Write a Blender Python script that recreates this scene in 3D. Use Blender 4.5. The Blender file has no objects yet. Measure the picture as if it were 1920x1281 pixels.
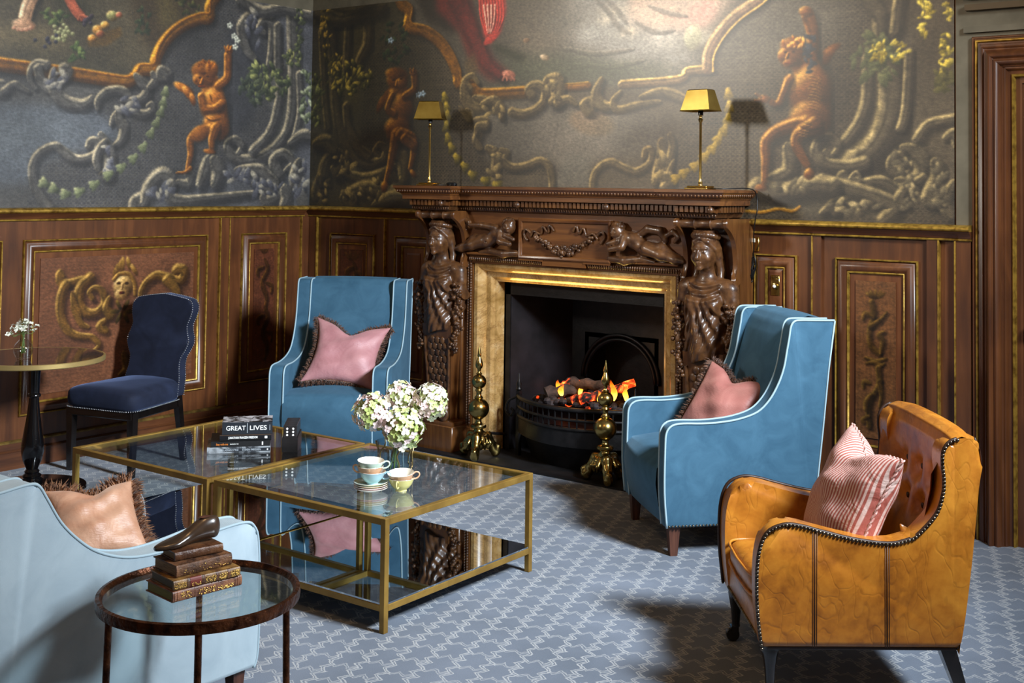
import bpy, bmesh, math, random
import numpy as np
from mathutils import Vector, Matrix
PI = math.pi
random.seed(7)
rng = np.random.default_rng(7)
scene = bpy.context.scene
COL = scene.collection

# ------------------------------------------------------------------ camera
cam_data = bpy.data.cameras.new('camera')
cam = bpy.data.objects.new('camera', cam_data)
COL.objects.link(cam)
cam_data.sensor_fit = 'HORIZONTAL'; cam_data.sensor_width = 36.0
cam_data.lens = 2286.9 / 1920 * 36.0
cam_data.shift_y = -(640.5 - 252.6) / 1920
cam_data.clip_start = 0.05
_m = (Matrix.Rotation(math.radians(38.14), 4, 'Z') @ Matrix.Rotation(math.radians(90 + 2.34), 4, 'X')
      @ Matrix.Rotation(math.radians(0.72), 4, 'Z'))
cam.matrix_world = Matrix.Translation((6.77, -6.2, 1.705)) @ _m
scene.camera = cam

# ------------------------------------------------------------------ world, light, exposure
world = bpy.data.worlds.new('world'); scene.world = world
world.use_nodes = True
world.node_tree.nodes['Background'].inputs[0].default_value = (0.6, 0.75, 1.0, 1)
world.node_tree.nodes['Background'].inputs[1].default_value = 0.3

def area_light(name, loc, target, sx, sy, power, color, spread=180):
    d = bpy.data.lights.new(name, 'AREA'); d.shape = 'RECTANGLE'; d.size = sx; d.size_y = sy
    d.energy = power; d.color = color; d.spread = math.radians(spread)
    o = bpy.data.objects.new(name, d); COL.objects.link(o)
    o.location = loc
    o.rotation_euler = (Vector(target) - Vector(loc)).to_track_quat('-Z', 'Y').to_euler()
    return o
def point_light(name, loc, power, color, radius):
    d = bpy.data.lights.new(name, 'POINT'); d.energy = power; d.color = color; d.shadow_soft_size = radius
    o = bpy.data.objects.new(name, d); COL.objects.link(o); o.location = loc
    return o
# daylight through the tall window of the right-hand wall (the key), through a smaller one in the left wall,
# and an added warm fill high in the room, without any fixture
area_light('daylight_right_window', (7.3, -2.25, 3.45), (2.3, -1.9, 0.75), 0.75, 1.0, 178, (0.82, 0.91, 1.0), 84)
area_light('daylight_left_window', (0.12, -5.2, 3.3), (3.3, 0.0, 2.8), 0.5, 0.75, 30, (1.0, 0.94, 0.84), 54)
area_light('daylight_rear_windows', (4.2, -7.9, 2.9), (3.0, 0.0, 1.6), 3.0, 1.8, 2.5, (0.92, 0.95, 1.0), 150)
point_light('warm_fill_light', (4.3, -4.2, 3.5), 58, (1.0, 0.58, 0.25), 0.35)

scene.view_settings.view_transform = 'Standard'
scene.view_settings.look = 'None'
scene.view_settings.gamma = 1.0
scene.view_settings.use_curve_mapping = False
scene.view_settings.exposure = 0.0

# ------------------------------------------------------------------ materials
MATS = {}
def _nodes(name):
    m = bpy.data.materials.new(name); m.use_nodes = True
    nt = m.node_tree; b = nt.nodes['Principled BSDF']
    return m, nt, b
def _n(nt, kind, **kw):
    n = nt.nodes.new(kind)
    for k, v in kw.items():
        if k.startswith('i_'):
            key = k[2:]
            key = int(key) if key.isdigit() else key.replace('_', ' ')
            n.inputs[key].default_value = v
        else: setattr(n, k, v)
    return n
def _lk(nt, a, b): nt.links.new(a, b)
def _c(c):
    if isinstance(c, str):
        c = c.lstrip('#'); c = tuple(int(c[i:i+2], 16) / 255 for i in (0, 2, 4))
        return tuple(((v / 12.92) if v <= 0.04045 else ((v + 0.055) / 1.055) ** 2.4) for v in c) + (1,)
    return tuple(c) + ((1,) if len(c) == 3 else ())
def _ramp(nt, fac, stops, interp='LINEAR'):
    r = nt.nodes.new('ShaderNodeValToRGB'); r.color_ramp.interpolation = interp
    e = r.color_ramp.elements
    while len(e) < len(stops): e.new(0.5)
    for i, (p, c) in enumerate(stops): e[i].position = p; e[i].color = _c(c)
    _lk(nt, fac, r.inputs[0]); return r.outputs[0]
def _math(nt, op, a, b=None, c=None):
    n = nt.nodes.new('ShaderNodeMath'); n.operation = op
    for i, v in enumerate((a, b, c)):
        if v is None: continue
        if isinstance(v, (int, float)): n.inputs[i].default_value = v
        else: _lk(nt, v, n.inputs[i])
    return n.outputs[0]
def _bump(nt, b, h, strength, dist=0.01):
    n = _n(nt, 'ShaderNodeBump'); n.inputs['Strength'].default_value = strength; n.inputs['Distance'].default_value = dist
    _lk(nt, h, n.inputs['Height']); _lk(nt, n.outputs[0], b.inputs['Normal'])
def _coord(nt, scale=(1, 1, 1), rot=(0, 0, 0), kind='Object'):
    t = nt.nodes.new('ShaderNodeTexCoord'); mp = nt.nodes.new('ShaderNodeMapping')
    mp.inputs['Scale'].default_value = scale; mp.inputs['Rotation'].default_value = rot
    _lk(nt, t.outputs[kind], mp.inputs[0]); return mp.outputs[0]
def _noise(nt, vec, scale, detail=4, rough=0.55, dist=0.0):
    n = _n(nt, 'ShaderNodeTexNoise'); n.inputs['Scale'].default_value = scale
    n.inputs['Detail'].default_value = detail; n.inputs['Roughness'].default_value = rough
    n.inputs['Distortion'].default_value = dist
    _lk(nt, vec, n.inputs['Vector']); return n.outputs[0]

def mat_noise(name, c1, c2, scale=8, rough=0.5, metal=0.0, stretch=(1, 1, 1), bump=0.0, bscale=None, detail=4,
              coat=0.0, sheen=0.0, sheen_c=None, spec=None, dist=0.0, lo=0.35, hi=0.65):
    if name in MATS: return MATS[name]
    m, nt, b = _nodes(name)
    v = _coord(nt, stretch)
    f = _noise(nt, v, scale, detail, dist=dist)
    _lk(nt, _ramp(nt, f, [(lo, c1), (hi, c2)]), b.inputs['Base Color'])
    b.inputs['Roughness'].default_value = rough; b.inputs['Metallic'].default_value = metal
    b.inputs['Coat Weight'].default_value = coat; b.inputs['Coat Roughness'].default_value = 0.15
    b.inputs['Sheen Weight'].default_value = sheen
    if sheen_c: b.inputs['Sheen Tint'].default_value = _c(sheen_c)
    if spec is not None: b.inputs['Specular IOR Level'].default_value = spec
    if bump:
        h = _noise(nt, v, bscale or scale * 4, 3)
        _bump(nt, b, h, bump)
    MATS[name] = m; return m

def mat_wood(name, dark, mid, light, axis='Z', scale=1.0, rough=0.35, coat=0.25, bump=0.08):
    if name in MATS: return MATS[name]
    m, nt, b = _nodes(name)
    st = {'Z': (14, 14, 1.2), 'X': (1.2, 14, 14), 'Y': (14, 1.2, 14)}[axis]
    v = _coord(nt, tuple(s * scale for s in st))
    g = _noise(nt, v, 1.6, 6, 0.6, 0.6)
    v2 = _coord(nt, (3, 3, 3)); p = _noise(nt, v2, 1.0, 3)
    mixf = _math(nt, 'ADD', _math(nt, 'MULTIPLY', g, 0.7), _math(nt, 'MULTIPLY', p, 0.35))
    _lk(nt, _ramp(nt, mixf, [(0.36, dark), (0.53, mid), (0.70, light)]), b.inputs['Base Color'])
    b.inputs['Roughness'].default_value = rough
    b.inputs['Coat Weight'].default_value = coat; b.inputs['Coat Roughness'].default_value = 0.25
    _bump(nt, b, g, bump, 0.004)
    MATS[name] = m; return m

def mat_plain(name, c, rough=0.5, metal=0.0, emit=None, estr=0.0, coat=0.0, trans=0.0, ior=1.45, alpha=1.0):
    if name in MATS: return MATS[name]
    m, nt, b = _nodes(name)
    b.inputs['Base Color'].default_value = _c(c)
    b.inputs['Roughness'].default_value = rough; b.inputs['Metallic'].default_value = metal
    b.inputs['Coat Weight'].default_value = coat; b.inputs['Transmission Weight'].default_value = trans
    b.inputs['IOR'].default_value = ior
    if emit: b.inputs['Emission Color'].default_value = _c(emit); b.inputs['Emission Strength'].default_value = estr
    MATS[name] = m; return m

def mat_paint(name, rough=0.45, canvas=0.25, coat=0.0, wood=False):
    """A painted surface: colours come from the 'paint' attribute of the mesh, canvas weave and craquelure as fine relief."""
    if name in MATS: return MATS[name]
    m, nt, b = _nodes(name)
    a = _n(nt, 'ShaderNodeAttribute', attribute_name='paint')
    v = _coord(nt)
    f = _noise(nt, v, 45, 4)
    mx = _n(nt, 'ShaderNodeMix', data_type='RGBA', blend_type='MULTIPLY')
    mx.inputs[0].default_value = 0.45
    _lk(nt, a.outputs[0], mx.inputs[6]); _lk(nt, _ramp(nt, f, [(0.3, (0.72, 0.72, 0.72)), (0.7, (1.12, 1.1, 1.06))]), mx.inputs[7])
    _lk(nt, mx.outputs[2], b.inputs['Base Color'])
    b.inputs['Roughness'].default_value = rough; b.inputs['Coat Weight'].default_value = coat
    b.inputs['Coat Roughness'].default_value = 0.38
    h = _math(nt, 'ADD', _noise(nt, v, 160, 2), _math(nt, 'MULTIPLY', _noise(nt, v, 28, 4), 0.8))
    _bump(nt, b, h, canvas, 0.004)
    MATS[name] = m; return m

# ------------------------------------------------------------------ mesh builder
class MB:
    def __init__(s): s.v = []; s.f = []
    def add(s, vs, fs, M=None):
        o = len(s.v)
        if M is not None: vs = [tuple(M @ Vector(p)) for p in vs]
        s.v += [tuple(map(float, p)) for p in vs]; s.f += [tuple(i + o for i in f) for f in fs]
        return s
    def box(s, x0, x1, y0, y1, z0, z1, M=None):
        return s.add([(x0,y0,z0),(x1,y0,z0),(x1,y1,z0),(x0,y1,z0),(x0,y0,z1),(x1,y0,z1),(x1,y1,z1),(x0,y1,z1)],
              [(0,3,2,1),(4,5,6,7),(0,1,5,4),(1,2,6,5),(2,3,7,6),(3,0,4,7)], M)
    def rbox(s, x0, x1, y0, y1, z0, z1, r=0.01, seg=2, M=None, fn=None):
        bm = bmesh.new(); bmesh.ops.create_cube(bm, size=1)
        for v in bm.verts:
            v.co = Vector(((x0+x1)/2 + v.co.x*(x1-x0), (y0+y1)/2 + v.co.y*(y1-y0), (z0+z1)/2 + v.co.z*(z1-z0)))
        bmesh.ops.bevel(bm, geom=list(bm.edges), offset=r, segments=seg, profile=0.5, affect='EDGES')
        return s.frombm(bm, M, fn)
    def frombm(s, bm, M=None, fn=None):
        bm.verts.index_update()
        vs = [tuple(v.co) for v in bm.verts]
        if fn: vs = [fn(*p) for p in vs]
        fs = [tuple(v.index for v in f.verts) for f in bm.faces]
        bm.free(); return s.add(vs, fs, M)
    def prism(s, poly, h0, h1, to3, bev=0.0, seg=2, M=None):
        """poly: 2-D outline; to3(a, b, h) -> xyz; optional bevel on both rims"""
        bm = bmesh.new()
        lo = [bm.verts.new(to3(a, b, h0)) for a, b in poly]; hi = [bm.verts.new(to3(a, b, h1)) for a, b in poly]
        f0 = bm.faces.new(lo[::-1]); f1 = bm.faces.new(hi); n = len(poly)
        for i in range(n): bm.faces.new((lo[i], lo[(i+1) % n], hi[(i+1) % n], hi[i]))
        if bev:
            bmesh.ops.bevel(bm, geom=list(f0.edges) + list(f1.edges), offset=bev, segments=seg, profile=0.5, affect='EDGES')
        return s.frombm(bm, M)
    def lathe(s, prof, n=24, c=(0, 0, 0), M=None, sx=1, sy=1, caps=True):
        vs = []; fs = []
        for r, z in prof:
            for k in range(n):
                a = 2*PI*k/n; vs.append((c[0] + r*math.cos(a)*sx, c[1] + r*math.sin(a)*sy, c[2] + z))
        for i in range(len(prof)-1):
            for k in range(n):
                fs.append((i*n+k, i*n+(k+1) % n, (i+1)*n+(k+1) % n, (i+1)*n+k))
        if caps and prof[0][0] > 1e-5: fs.append(tuple(range(n))[::-1])
        if caps and prof[-1][0] > 1e-5: fs.append(tuple((len(prof)-1)*n + k for k in range(n)))
        return s.add(vs, fs, M)
    def tube(s, path, r, n=8, closed=False, M=None, flat=None):
        P = [Vector(p) for p in path]; L = len(P)
        rs = r if isinstance(r, (list, tuple)) else [r]*L
        vs = []; fs = []; up = None
        for i in range(L):
            if closed: t = P[(i+1) % L] - P[i-1]
            else: t = P[min(i+1, L-1)] - P[max(i-1, 0)]
            if t.length < 1e-9: t = Vector((0, 0, 1))
            t.normalize()
            if up is None:
                up = Vector((0, 0, 1)) if abs(t.z) < 0.9 else Vector((1, 0, 0))
            a = t.cross(up)
            if a.length < 1e-6: a = t.cross(Vector((0, 1, 0)))
            a.normalize(); b = a.cross(t).normalized(); up = b
            for k in range(n):
                th = 2*PI*k/n
                fa, fb = flat if flat else (1, 1)
                vs.append(tuple(P[i] + a*(rs[i]*fa*math.cos(th)) + b*(rs[i]*fb*math.sin(th))))
        m = L if closed else L-1
        for i in range(m):
            j = (i+1) % L
            for k in range(n): fs.append((i*n+k, i*n+(k+1) % n, j*n+(k+1) % n, j*n+k))
        if not closed:
            fs.append(tuple(range(n))[::-1]); fs.append(tuple((L-1)*n+k for k in range(n)))
        return s.add(vs, fs, M)
    def grid(s, fn, nu, nv, cu=False, cv=False, M=None):
        vs = [fn(i/(nu if cu else nu-1), j/(nv if cv else nv-1)) for i in range(nu) for j in range(nv)]
        fs = []
        for i in range(nu if cu else nu-1):
            for j in range(nv if cv else nv-1):
                a, b = (i+1) % nu, (j+1) % nv
                fs.append((i*nv+j, a*nv+j, a*nv+b, i*nv+b))
        return s.add(vs, fs, M)
    def ball(s, c, r, n=10, m=6, sc=(1, 1, 1), M=None):
        vs = [(c[0], c[1], c[2]-r*sc[2])]; fs = []
        for j in range(1, m):
            t = PI*j/m
            for k in range(n):
                a = 2*PI*k/n
                vs.append((c[0]+r*sc[0]*math.sin(t)*math.cos(a), c[1]+r*sc[1]*math.sin(t)*math.sin(a), c[2]-r*sc[2]*math.cos(t)))
        vs.append((c[0], c[1], c[2]+r*sc[2])); e = len(vs)-1
        for k in range(n): fs.append((0, 1+(k+1) % n, 1+k)); fs.append((e, 1+(m-2)*n+k, 1+(m-2)*n+(k+1) % n))
        for j in range(m-2):
            for k in range(n): fs.append((1+j*n+k, 1+j*n+(k+1) % n, 1+(j+1)*n+(k+1) % n, 1+(j+1)*n+k))
        return s.add(vs, fs, M)
    def rectsweep(s, x0, x1, z0, z1, prof, to3):
        """mitred picture-frame moulding: prof = [(inset, height)...] swept round a rectangle of a wall"""
        vs = []; fs = []
        for o, h in prof:
            vs += [to3(x0+o, z0+o, h), to3(x1-o, z0+o, h), to3(x1-o, z1-o, h), to3(x0+o, z1-o, h)]
        for i in range(len(prof)-1):
            for k in range(4):
                fs.append((i*4+k, i*4+(k+1) % 4, (i+1)*4+(k+1) % 4, (i+1)*4+k))
        return s.add(vs, fs)
    def mesh(s, name, smooth=None):
        me = bpy.data.meshes.new(name); me.from_pydata(s.v, [], s.f); me.validate()
        if smooth:
            me.polygons.foreach_set('use_smooth', [True]*len(me.polygons))
            if smooth < 179: me.set_sharp_from_angle(angle=math.radians(smooth))
        me.update(); return me
    def build(s, name, mat, parent=None, smooth=None, label=None, kind=None, fix=True):
        me = s.mesh(name, smooth)
        if fix:
            bm = bmesh.new(); bm.from_mesh(me); bmesh.ops.recalc_face_normals(bm, faces=list(bm.faces)); bm.to_mesh(me); bm.free()
            if smooth and smooth < 179: me.set_sharp_from_angle(angle=math.radians(smooth))
        return link(name, me, mat, parent, label, kind)

def link(name, me, mat, parent=None, label=None, kind=None):
    o = bpy.data.objects.new(name, me); COL.objects.link(o)
    if mat is not None and not me.materials: me.materials.append(mat)
    if parent is not None: o.parent = parent
    if label: o['label'] = label
    if kind: o['kind'] = kind
    return o
def tag(o, label, cat, group=None, kind=None):
    o['label'] = label; o['category'] = cat
    if group: o['group'] = group
    if kind: o['kind'] = kind
    return o
def thing(name, label, cat, loc=(0, 0, 0), rz=0.0, group=None):
    o = bpy.data.objects.new(name, None); COL.objects.link(o)
    o.empty_display_size = 0.05
    o.location = loc; o.rotation_euler = (0, 0, rz)
    return tag(o, label, cat, group)
def struct(o): o['kind'] = 'structure'; return o
def dup(root, loc=None, rz=None, label=None):
    r = root.copy(); COL.objects.link(r)
    if loc is not None: r.location = loc
    if rz is not None: r.rotation_euler = (0, 0, rz)
    if label: r['label'] = label
    for ch in list(root.children):
        c = ch.copy(); COL.objects.link(c); c.parent = r
        for g in list(ch.children):
            d = g.copy(); COL.objects.link(d); d.parent = c
    return r
def spline(pts, n=8, closed=False):
    P = [np.array(p, float) for p in pts]; out = []; L = len(P)
    for i in range(L if closed else L-1):
        if closed: a, b, c, d = P[i-1], P[i], P[(i+1) % L], P[(i+2) % L]
        else: a, b, c, d = P[max(i-1, 0)], P[i], P[i+1], P[min(i+2, L-1)]
        for k in range(n):
            t = k/n
            out.append(tuple(0.5*((2*b) + (c-a)*t + (2*a-5*b+4*c-d)*t*t + (3*b-a-3*c+d)*t**3)))
    if not closed: out.append(tuple(P[-1]))
    return out

# ------------------------------------------------------------------ sculpting: signed distance fields + surface nets
class Sculpt:
    """clay-like modelling: smooth unions of ellipsoids and tapered limbs, meshed with surface nets"""
    def __init__(s, lo, hi, step):
        s.lo = np.array(lo, np.float32); s.step = step
        s.n = np.ceil((np.array(hi) - s.lo) / step).astype(int) + 1
        ax = [s.lo[i] + step*np.arange(s.n[i], dtype=np.float32) for i in range(3)]
        s.X, s.Y, s.Z = np.meshgrid(*ax, indexing='ij'); s.d = np.full(s.X.shape, 1.0, np.float32)
    def _u(s, d, k):
        if k <= 0: s.d = np.minimum(s.d, d)
        else:
            h = np.clip(0.5 + 0.5*(s.d - d)/k, 0, 1)
            s.d = s.d*(1-h) + d*h - k*h*(1-h)
    def _cut(s, d, k):
        h = np.clip(0.5 - 0.5*(s.d + d)/max(k, 1e-5), 0, 1)
        s.d = s.d*(1-h) - d*h + k*h*(1-h)
    def ell_d(s, c, r, rot=None):
        P = [s.X-c[0], s.Y-c[1], s.Z-c[2]]
        if rot is not None:
            M = np.array(rot.to_3x3().transposed()); P = [sum(M[i][j]*P[j] for j in range(3)) for i in range(3)]
        q = np.sqrt(sum((P[i]/r[i])**2 for i in range(3))); q2 = np.sqrt(sum((P[i]/r[i]**2)**2 for i in range(3)))
        return q*(q-1)/np.maximum(q2, 1e-6)
    def ell(s, c, r, k=0.02, rot=None, cut=False):
        d = s.ell_d(c, r, rot)
        (s._cut if cut else s._u)(d, k); return s
    def limb_d(s, a, b, ra, rb):
        a = np.array(a, float); b = np.array(b, float); ab = b-a; L2 = float(ab@ab)+1e-9
        t = np.clip(((s.X-a[0])*ab[0] + (s.Y-a[1])*ab[1] + (s.Z-a[2])*ab[2])/L2, 0, 1)
        dx = s.X-a[0]-t*ab[0]; dy = s.Y-a[1]-t*ab[1]; dz = s.Z-a[2]-t*ab[2]
        return np.sqrt(dx*dx+dy*dy+dz*dz) - (ra + (rb-ra)*t)
    def limb(s, a, b, ra, rb, k=0.015, cut=False):
        d = s.limb_d(a, b, ra, rb)
        (s._cut if cut else s._u)(d, k); return s
    def path(s, pts, rs, k=0.01):
        if not isinstance(rs, (list, tuple)): rs = [rs]*len(pts)
        for i in range(len(pts)-1): s.limb(pts[i], pts[i+1], rs[i], rs[i+1], k)
        return s
    def box(s, c, h, r=0.01, k=0.0, cut=False):
        q = [np.abs(P)-hh+r for P, hh in zip((s.X-c[0], s.Y-c[1], s.Z-c[2]), h)]
        d = np.sqrt(sum(np.maximum(a, 0)**2 for a in q)) + np.minimum(np.maximum(np.maximum(q[0], q[1]), q[2]), 0) - r
        (s._cut if cut else s._u)(d, k); return s
    def clip_y(s, y): s.d = np.maximum(s.d, s.Y-y); return s
    def mesh(s, name, relax=1):
        d = s.d; n = s.n
        # closed at the border
        d = d.copy(); d[0] = d[-1] = 1; d[:, 0] = d[:, -1] = 1; d[:, :, 0] = d[:, :, -1] = 1
        ins = d < 0
        c = np.stack([ins[i:n[0]-1+i, j:n[1]-1+j, k:n[2]-1+k] for i in (0, 1) for j in (0, 1) for k in (0, 1)])
        m = c.any(0) & ~c.all(0)
        idx = np.full(m.shape, -1, int); cells = np.argwhere(m); idx[m] = np.arange(len(cells))
        acc = np.zeros((len(cells), 3)); cnt = np.zeros(len(cells))
        ci, cj, ck = cells.T
        corners = [(i, j, k) for i in (0, 1) for j in (0, 1) for k in (0, 1)]
        for a in range(8):
            for b in range(a+1, 8):
                A, B = corners[a], corners[b]
                if sum(x != y for x, y in zip(A, B)) != 1: continue
                va = d[ci+A[0], cj+A[1], ck+A[2]]; vb = d[ci+B[0], cj+B[1], ck+B[2]]
                x = (va < 0) != (vb < 0)
                t = np.where(x, va/(va-vb+1e-12), 0)
                p = np.array(A)[None] + t[:, None]*(np.array(B)-np.array(A))[None]
                acc[x] += p[x]; cnt[x] += 1
        V = (cells + acc/np.maximum(cnt, 1)[:, None])*s.step + s.lo
        F = []
        for ax in range(3):
            u, w = [(1, 2), (2, 0), (0, 1)][ax]
            sl0 = [slice(None)]*3; sl1 = [slice(None)]*3
            sl0[ax] = slice(0, -1); sl1[ax] = slice(1, None)
            e = ins[tuple(sl0)] != ins[tuple(sl1)]
            E = np.argwhere(e)
            E = E[(E[:, u] > 0) & (E[:, w] > 0) & (E[:, u] < n[u]-1) & (E[:, w] < n[w]-1)]
            if not len(E): continue
            def cell(du, dw):
                q = E.copy(); q[:, u] += du; q[:, w] += dw; return idx[q[:, 0], q[:, 1], q[:, 2]]
            Q = np.stack([cell(-1, -1), cell(0, -1), cell(0, 0), cell(-1, 0)], 1)
            flip = ~ins[tuple(E.T)]
            Q[flip] = Q[flip][:, ::-1]
            F.append(Q[(Q >= 0).all(1)])
        F = np.concatenate(F)
        for _ in range(relax):     # one light smoothing pass
            S = np.zeros_like(V); N = np.zeros(len(V))
            for a in range(4):
                np.add.at(S, F[:, a], V[F[:, (a+1) % 4]]); np.add.at(N, F[:, a], 1)
                np.add.at(S, F[:, a], V[F[:, a-1]]); np.add.at(N, F[:, a], 1)
            V = 0.5*V + 0.5*S/np.maximum(N, 1)[:, None]
        me = bpy.data.meshes.new(name)
        me.from_pydata(V.tolist(), [], F.tolist())
        me.polygons.foreach_set('use_smooth', [True]*len(me.polygons)); me.update()
        return me
# ------------------------------------------------------------------ setting: shared materials
OAK_L = mat_wood('oak_panelling', '#432617', '#5a341c', '#704324', 'Z', 0.7, 0.36, 0.2)
OAK_H = mat_wood('oak_rails', '#432617', '#59331c', '#6e4224', 'X', 1.0, 0.36, 0.2)
OAK_Y = mat_wood('oak_rails_side', '#432617', '#59331c', '#6e4224', 'Y', 1.0, 0.36, 0.2)
OAK_F = mat_wood('oak_fielded_panel', '#4a2a19', '#653a20', '#7a4b28', 'Z', 0.8, 0.33, 0.25)
GILT = mat_noise('worn_gilding', '#6e4f1c', '#b8923c', 30, 0.38, 0.5, bump=0.1, lo=0.3, hi=0.6)
CARVED = mat_noise('carved_walnut', '#3a2212', '#634022', 22, 0.40, 0.0, coat=0.22, bump=0.12, bscale=60)
BRASS = mat_noise('aged_brass', '#8a7440', '#b8a264', 14, 0.24, 1.0)
def mat_carpet():
    m, nt, b = _nodes('patterned_carpet')
    t = nt.nodes.new('ShaderNodeTexCoord'); sp = nt.nodes.new('ShaderNodeSeparateXYZ')
    _lk(nt, _coord(nt, (1, 1, 1), (0, 0, math.radians(-20))), sp.inputs[0])
    nz = _noise(nt, t.outputs['Object'], 24, 2)
    x = _math(nt, 'MULTIPLY', sp.outputs[0], 1/0.106); y = _math(nt, 'MULTIPLY', sp.outputs[1], 1/0.132)
    off = _math(nt, 'MULTIPLY', _math(nt, 'SUBTRACT', nz, 0.5), 0.30)
    def zig(v, k, amp):          # a small triangular wiggle
        return _math(nt, 'MULTIPLY', _math(nt, 'SUBTRACT', _math(nt, 'PINGPONG', _math(nt, 'MULTIPLY', v, k), 0.5), 0.25), amp)
    # cords: doubled zig-zag lines running up the room, linked by wavy strands that step from column to column
    xx = _math(nt, 'ADD', _math(nt, 'ADD', x, off), zig(y, 2.0, 0.56))
    colm = _math(nt, 'FLOOR', _math(nt, 'ADD', xx, 0.5))
    yy = _math(nt, 'ADD', _math(nt, 'ADD', y, off), zig(x, 2.0, 0.40))
    ys = _math(nt, 'ADD', yy, _math(nt, 'MULTIPLY', _math(nt, 'MODULO', _math(nt, 'ADD', colm, 1000.0), 2.0), 0.5))
    def cord(v, c, w, gap):
        f = _math(nt, 'FRACT', v)
        d = _math(nt, 'ABSOLUTE', _math(nt, 'SUBTRACT', _math(nt, 'ABSOLUTE', _math(nt, 'SUBTRACT', f, c)), gap))
        mr = _n(nt, 'ShaderNodeMapRange', interpolation_type='SMOOTHSTEP')
        _lk(nt, d, mr.inputs[0]); mr.inputs[1].default_value = w; mr.inputs[2].default_value = w*0.4
        mr.inputs[3].default_value = 0; mr.inputs[4].default_value = 1
        return mr.outputs[0]
    l1 = cord(ys, 0.5, 0.036, 0.050); l2 = cord(xx, 0.5, 0.046, 0.064)
    ln = _math(nt, 'MAXIMUM', _math(nt, 'MULTIPLY', l1, 0.75), l2)
    big = _noise(nt, t.outputs['Object'], 2.2, 3); fine = _noise(nt, t.outputs['Object'], 420, 2)
    base = _ramp(nt, _math(nt, 'ADD', _math(nt, 'MULTIPLY', big, 0.5), _math(nt, 'MULTIPLY', fine, 0.5)), [(0.35, '#58616d'), (0.65, '#757e8c')])
    mx = _n(nt, 'ShaderNodeMix', data_type='RGBA'); _lk(nt, _math(nt, 'MULTIPLY', ln, _math(nt, 'ADD', 0.35, _math(nt, 'MULTIPLY', fine, 0.6))), mx.inputs[0])
    _lk(nt, base, mx.inputs[6]); mx.inputs[7].default_value = _c('#bbbcbb')
    _lk(nt, mx.outputs[2], b.inputs['Base Color'])
    b.inputs['Roughness'].default_value = 0.95; b.inputs['Sheen Weight'].default_value = 0.15; b.inputs['Specular IOR Level'].default_value = 0.15
    _bump(nt, b, _math(nt, 'ADD', fine, _math(nt, 'MULTIPLY', ln, 0.8)), 0.35, 0.006)
    return m
CARPET = mat_carpet()
PLASTER = mat_noise('pale_plaster', '#b4aa98', '#c3baa8', 5, 0.9)

# ------------------------------------------------------------------ floor, ceiling, outer walls
RX, RY, RH = 7.45, -8.3, 4.3
struct(MB().box(-0.25, RX+0.25, RY-0.25, 0.25, -0.1, 0.0).build('floor', CARPET))['label'] = 'blue grey carpet with pale wavy trellis pattern'
struct(MB().box(-0.25, RX+0.25, RY-0.25, 0.25, RH, RH+0.1).build('ceiling', PLASTER))
LW = lambda s, t, h: (h, s, t)
BW = lambda s, t, h: (s, -h, t)
wall_left = struct(MB().box(-0.25, 0, RY, 0.0, 0, RH).build('wall_left', OAK_L)); wall_left['label'] = 'oak panelled wall with painted canvas above, left of the corner'
wb = MB().box(0, 1.87, 0, 0.25, 0, RH).box(3.15, RX, 0, 0.25, 0, RH).box(1.87, 3.15, 0, 0.25, 1.16, RH)
wall_back = struct(wb.build('wall_back', OAK_L)); wall_back['label'] = 'oak panelled fireplace wall with painted canvas above'
# right wall with the window opening, rear wall
wr = MB().box(RX, RX+0.25, RY, -2.95, 0, RH).box(RX, RX+0.25, -1.55, 0.0, 0, RH).box(RX, RX+0.25, -2.95, -1.55, 0, 0.9).box(RX, RX+0.25, -2.95, -1.55, 4.05, RH)
wall_right = struct(wr.build('wall_right', PLASTER))
struct(MB().box(-0.25, RX+0.25, RY-0.25, RY, 0, RH).build('wall_front', PLASTER))
w = MB()
w.box(RX+0.05, RX+0.12, -2.95, -2.87, 0.9, 4.05).box(RX+0.05, RX+0.12, -1.63, -1.55, 0.9, 4.05).box(RX+0.05, RX+0.12, -2.95, -1.55, 0.9, 0.98).box(RX+0.05, RX+0.12, -2.95, -1.55, 3.97, 4.05)
for k in range(1, 3): w.box(RX+0.07, RX+0.1, -2.95+1.4*k/3-0.02, -2.95+1.4*k/3+0.02, 0.98, 3.97)
for k in range(1, 5): w.box(RX+0.07, RX+0.1, -2.87, -1.63, 0.98+k*0.6-0.02, 0.98+k*0.6+0.02)
win = struct(w.build('window_1', mat_plain('window_paint', '#d8d4c8', 0.5)))
MB().box(RX+0.08, RX+0.086, -2.87, -1.63, 0.98, 3.97).build('window_pane', mat_plain('window_glass', '#ffffff', 0.02, trans=1.0), win)

# ------------------------------------------------------------------ panelling
def seg_sweep(prof, a, b, to3, ends=True):
    """straight moulding: prof = [(height, z)], from a to b along the wall"""
    m = MB(); n = len(prof)
    m.add([to3(a, z, h) for h, z in prof] + [to3(b, z, h) for h, z in prof], [(i, i+1, n+i+1, n+i) for i in range(n-1)])
    if ends: m.add([to3(a, z, h) for h, z in prof], [tuple(range(n))]); m.add([to3(b, z, h) for h, z in prof], [tuple(range(n))])
    return m
GB = [(0.003, 0.0), (0.003, 0.013), (0.006, 0.017), (0.010, 0.016), (0.012, 0.012), (0.012, 0.002)]
WBOL = [(0.014, 0.0), (0.018, 0.010), (0.026, 0.014), (0.034, 0.024), (0.044, 0.028), (0.054, 0.026), (0.062, 0.017), (0.068, 0.014), (0.070, 0.002)]
GB2 = [(0.070, 0.0), (0.070, 0.013), (0.074, 0.016), (0.080, 0.012), (0.082, 0.003)]
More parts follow.
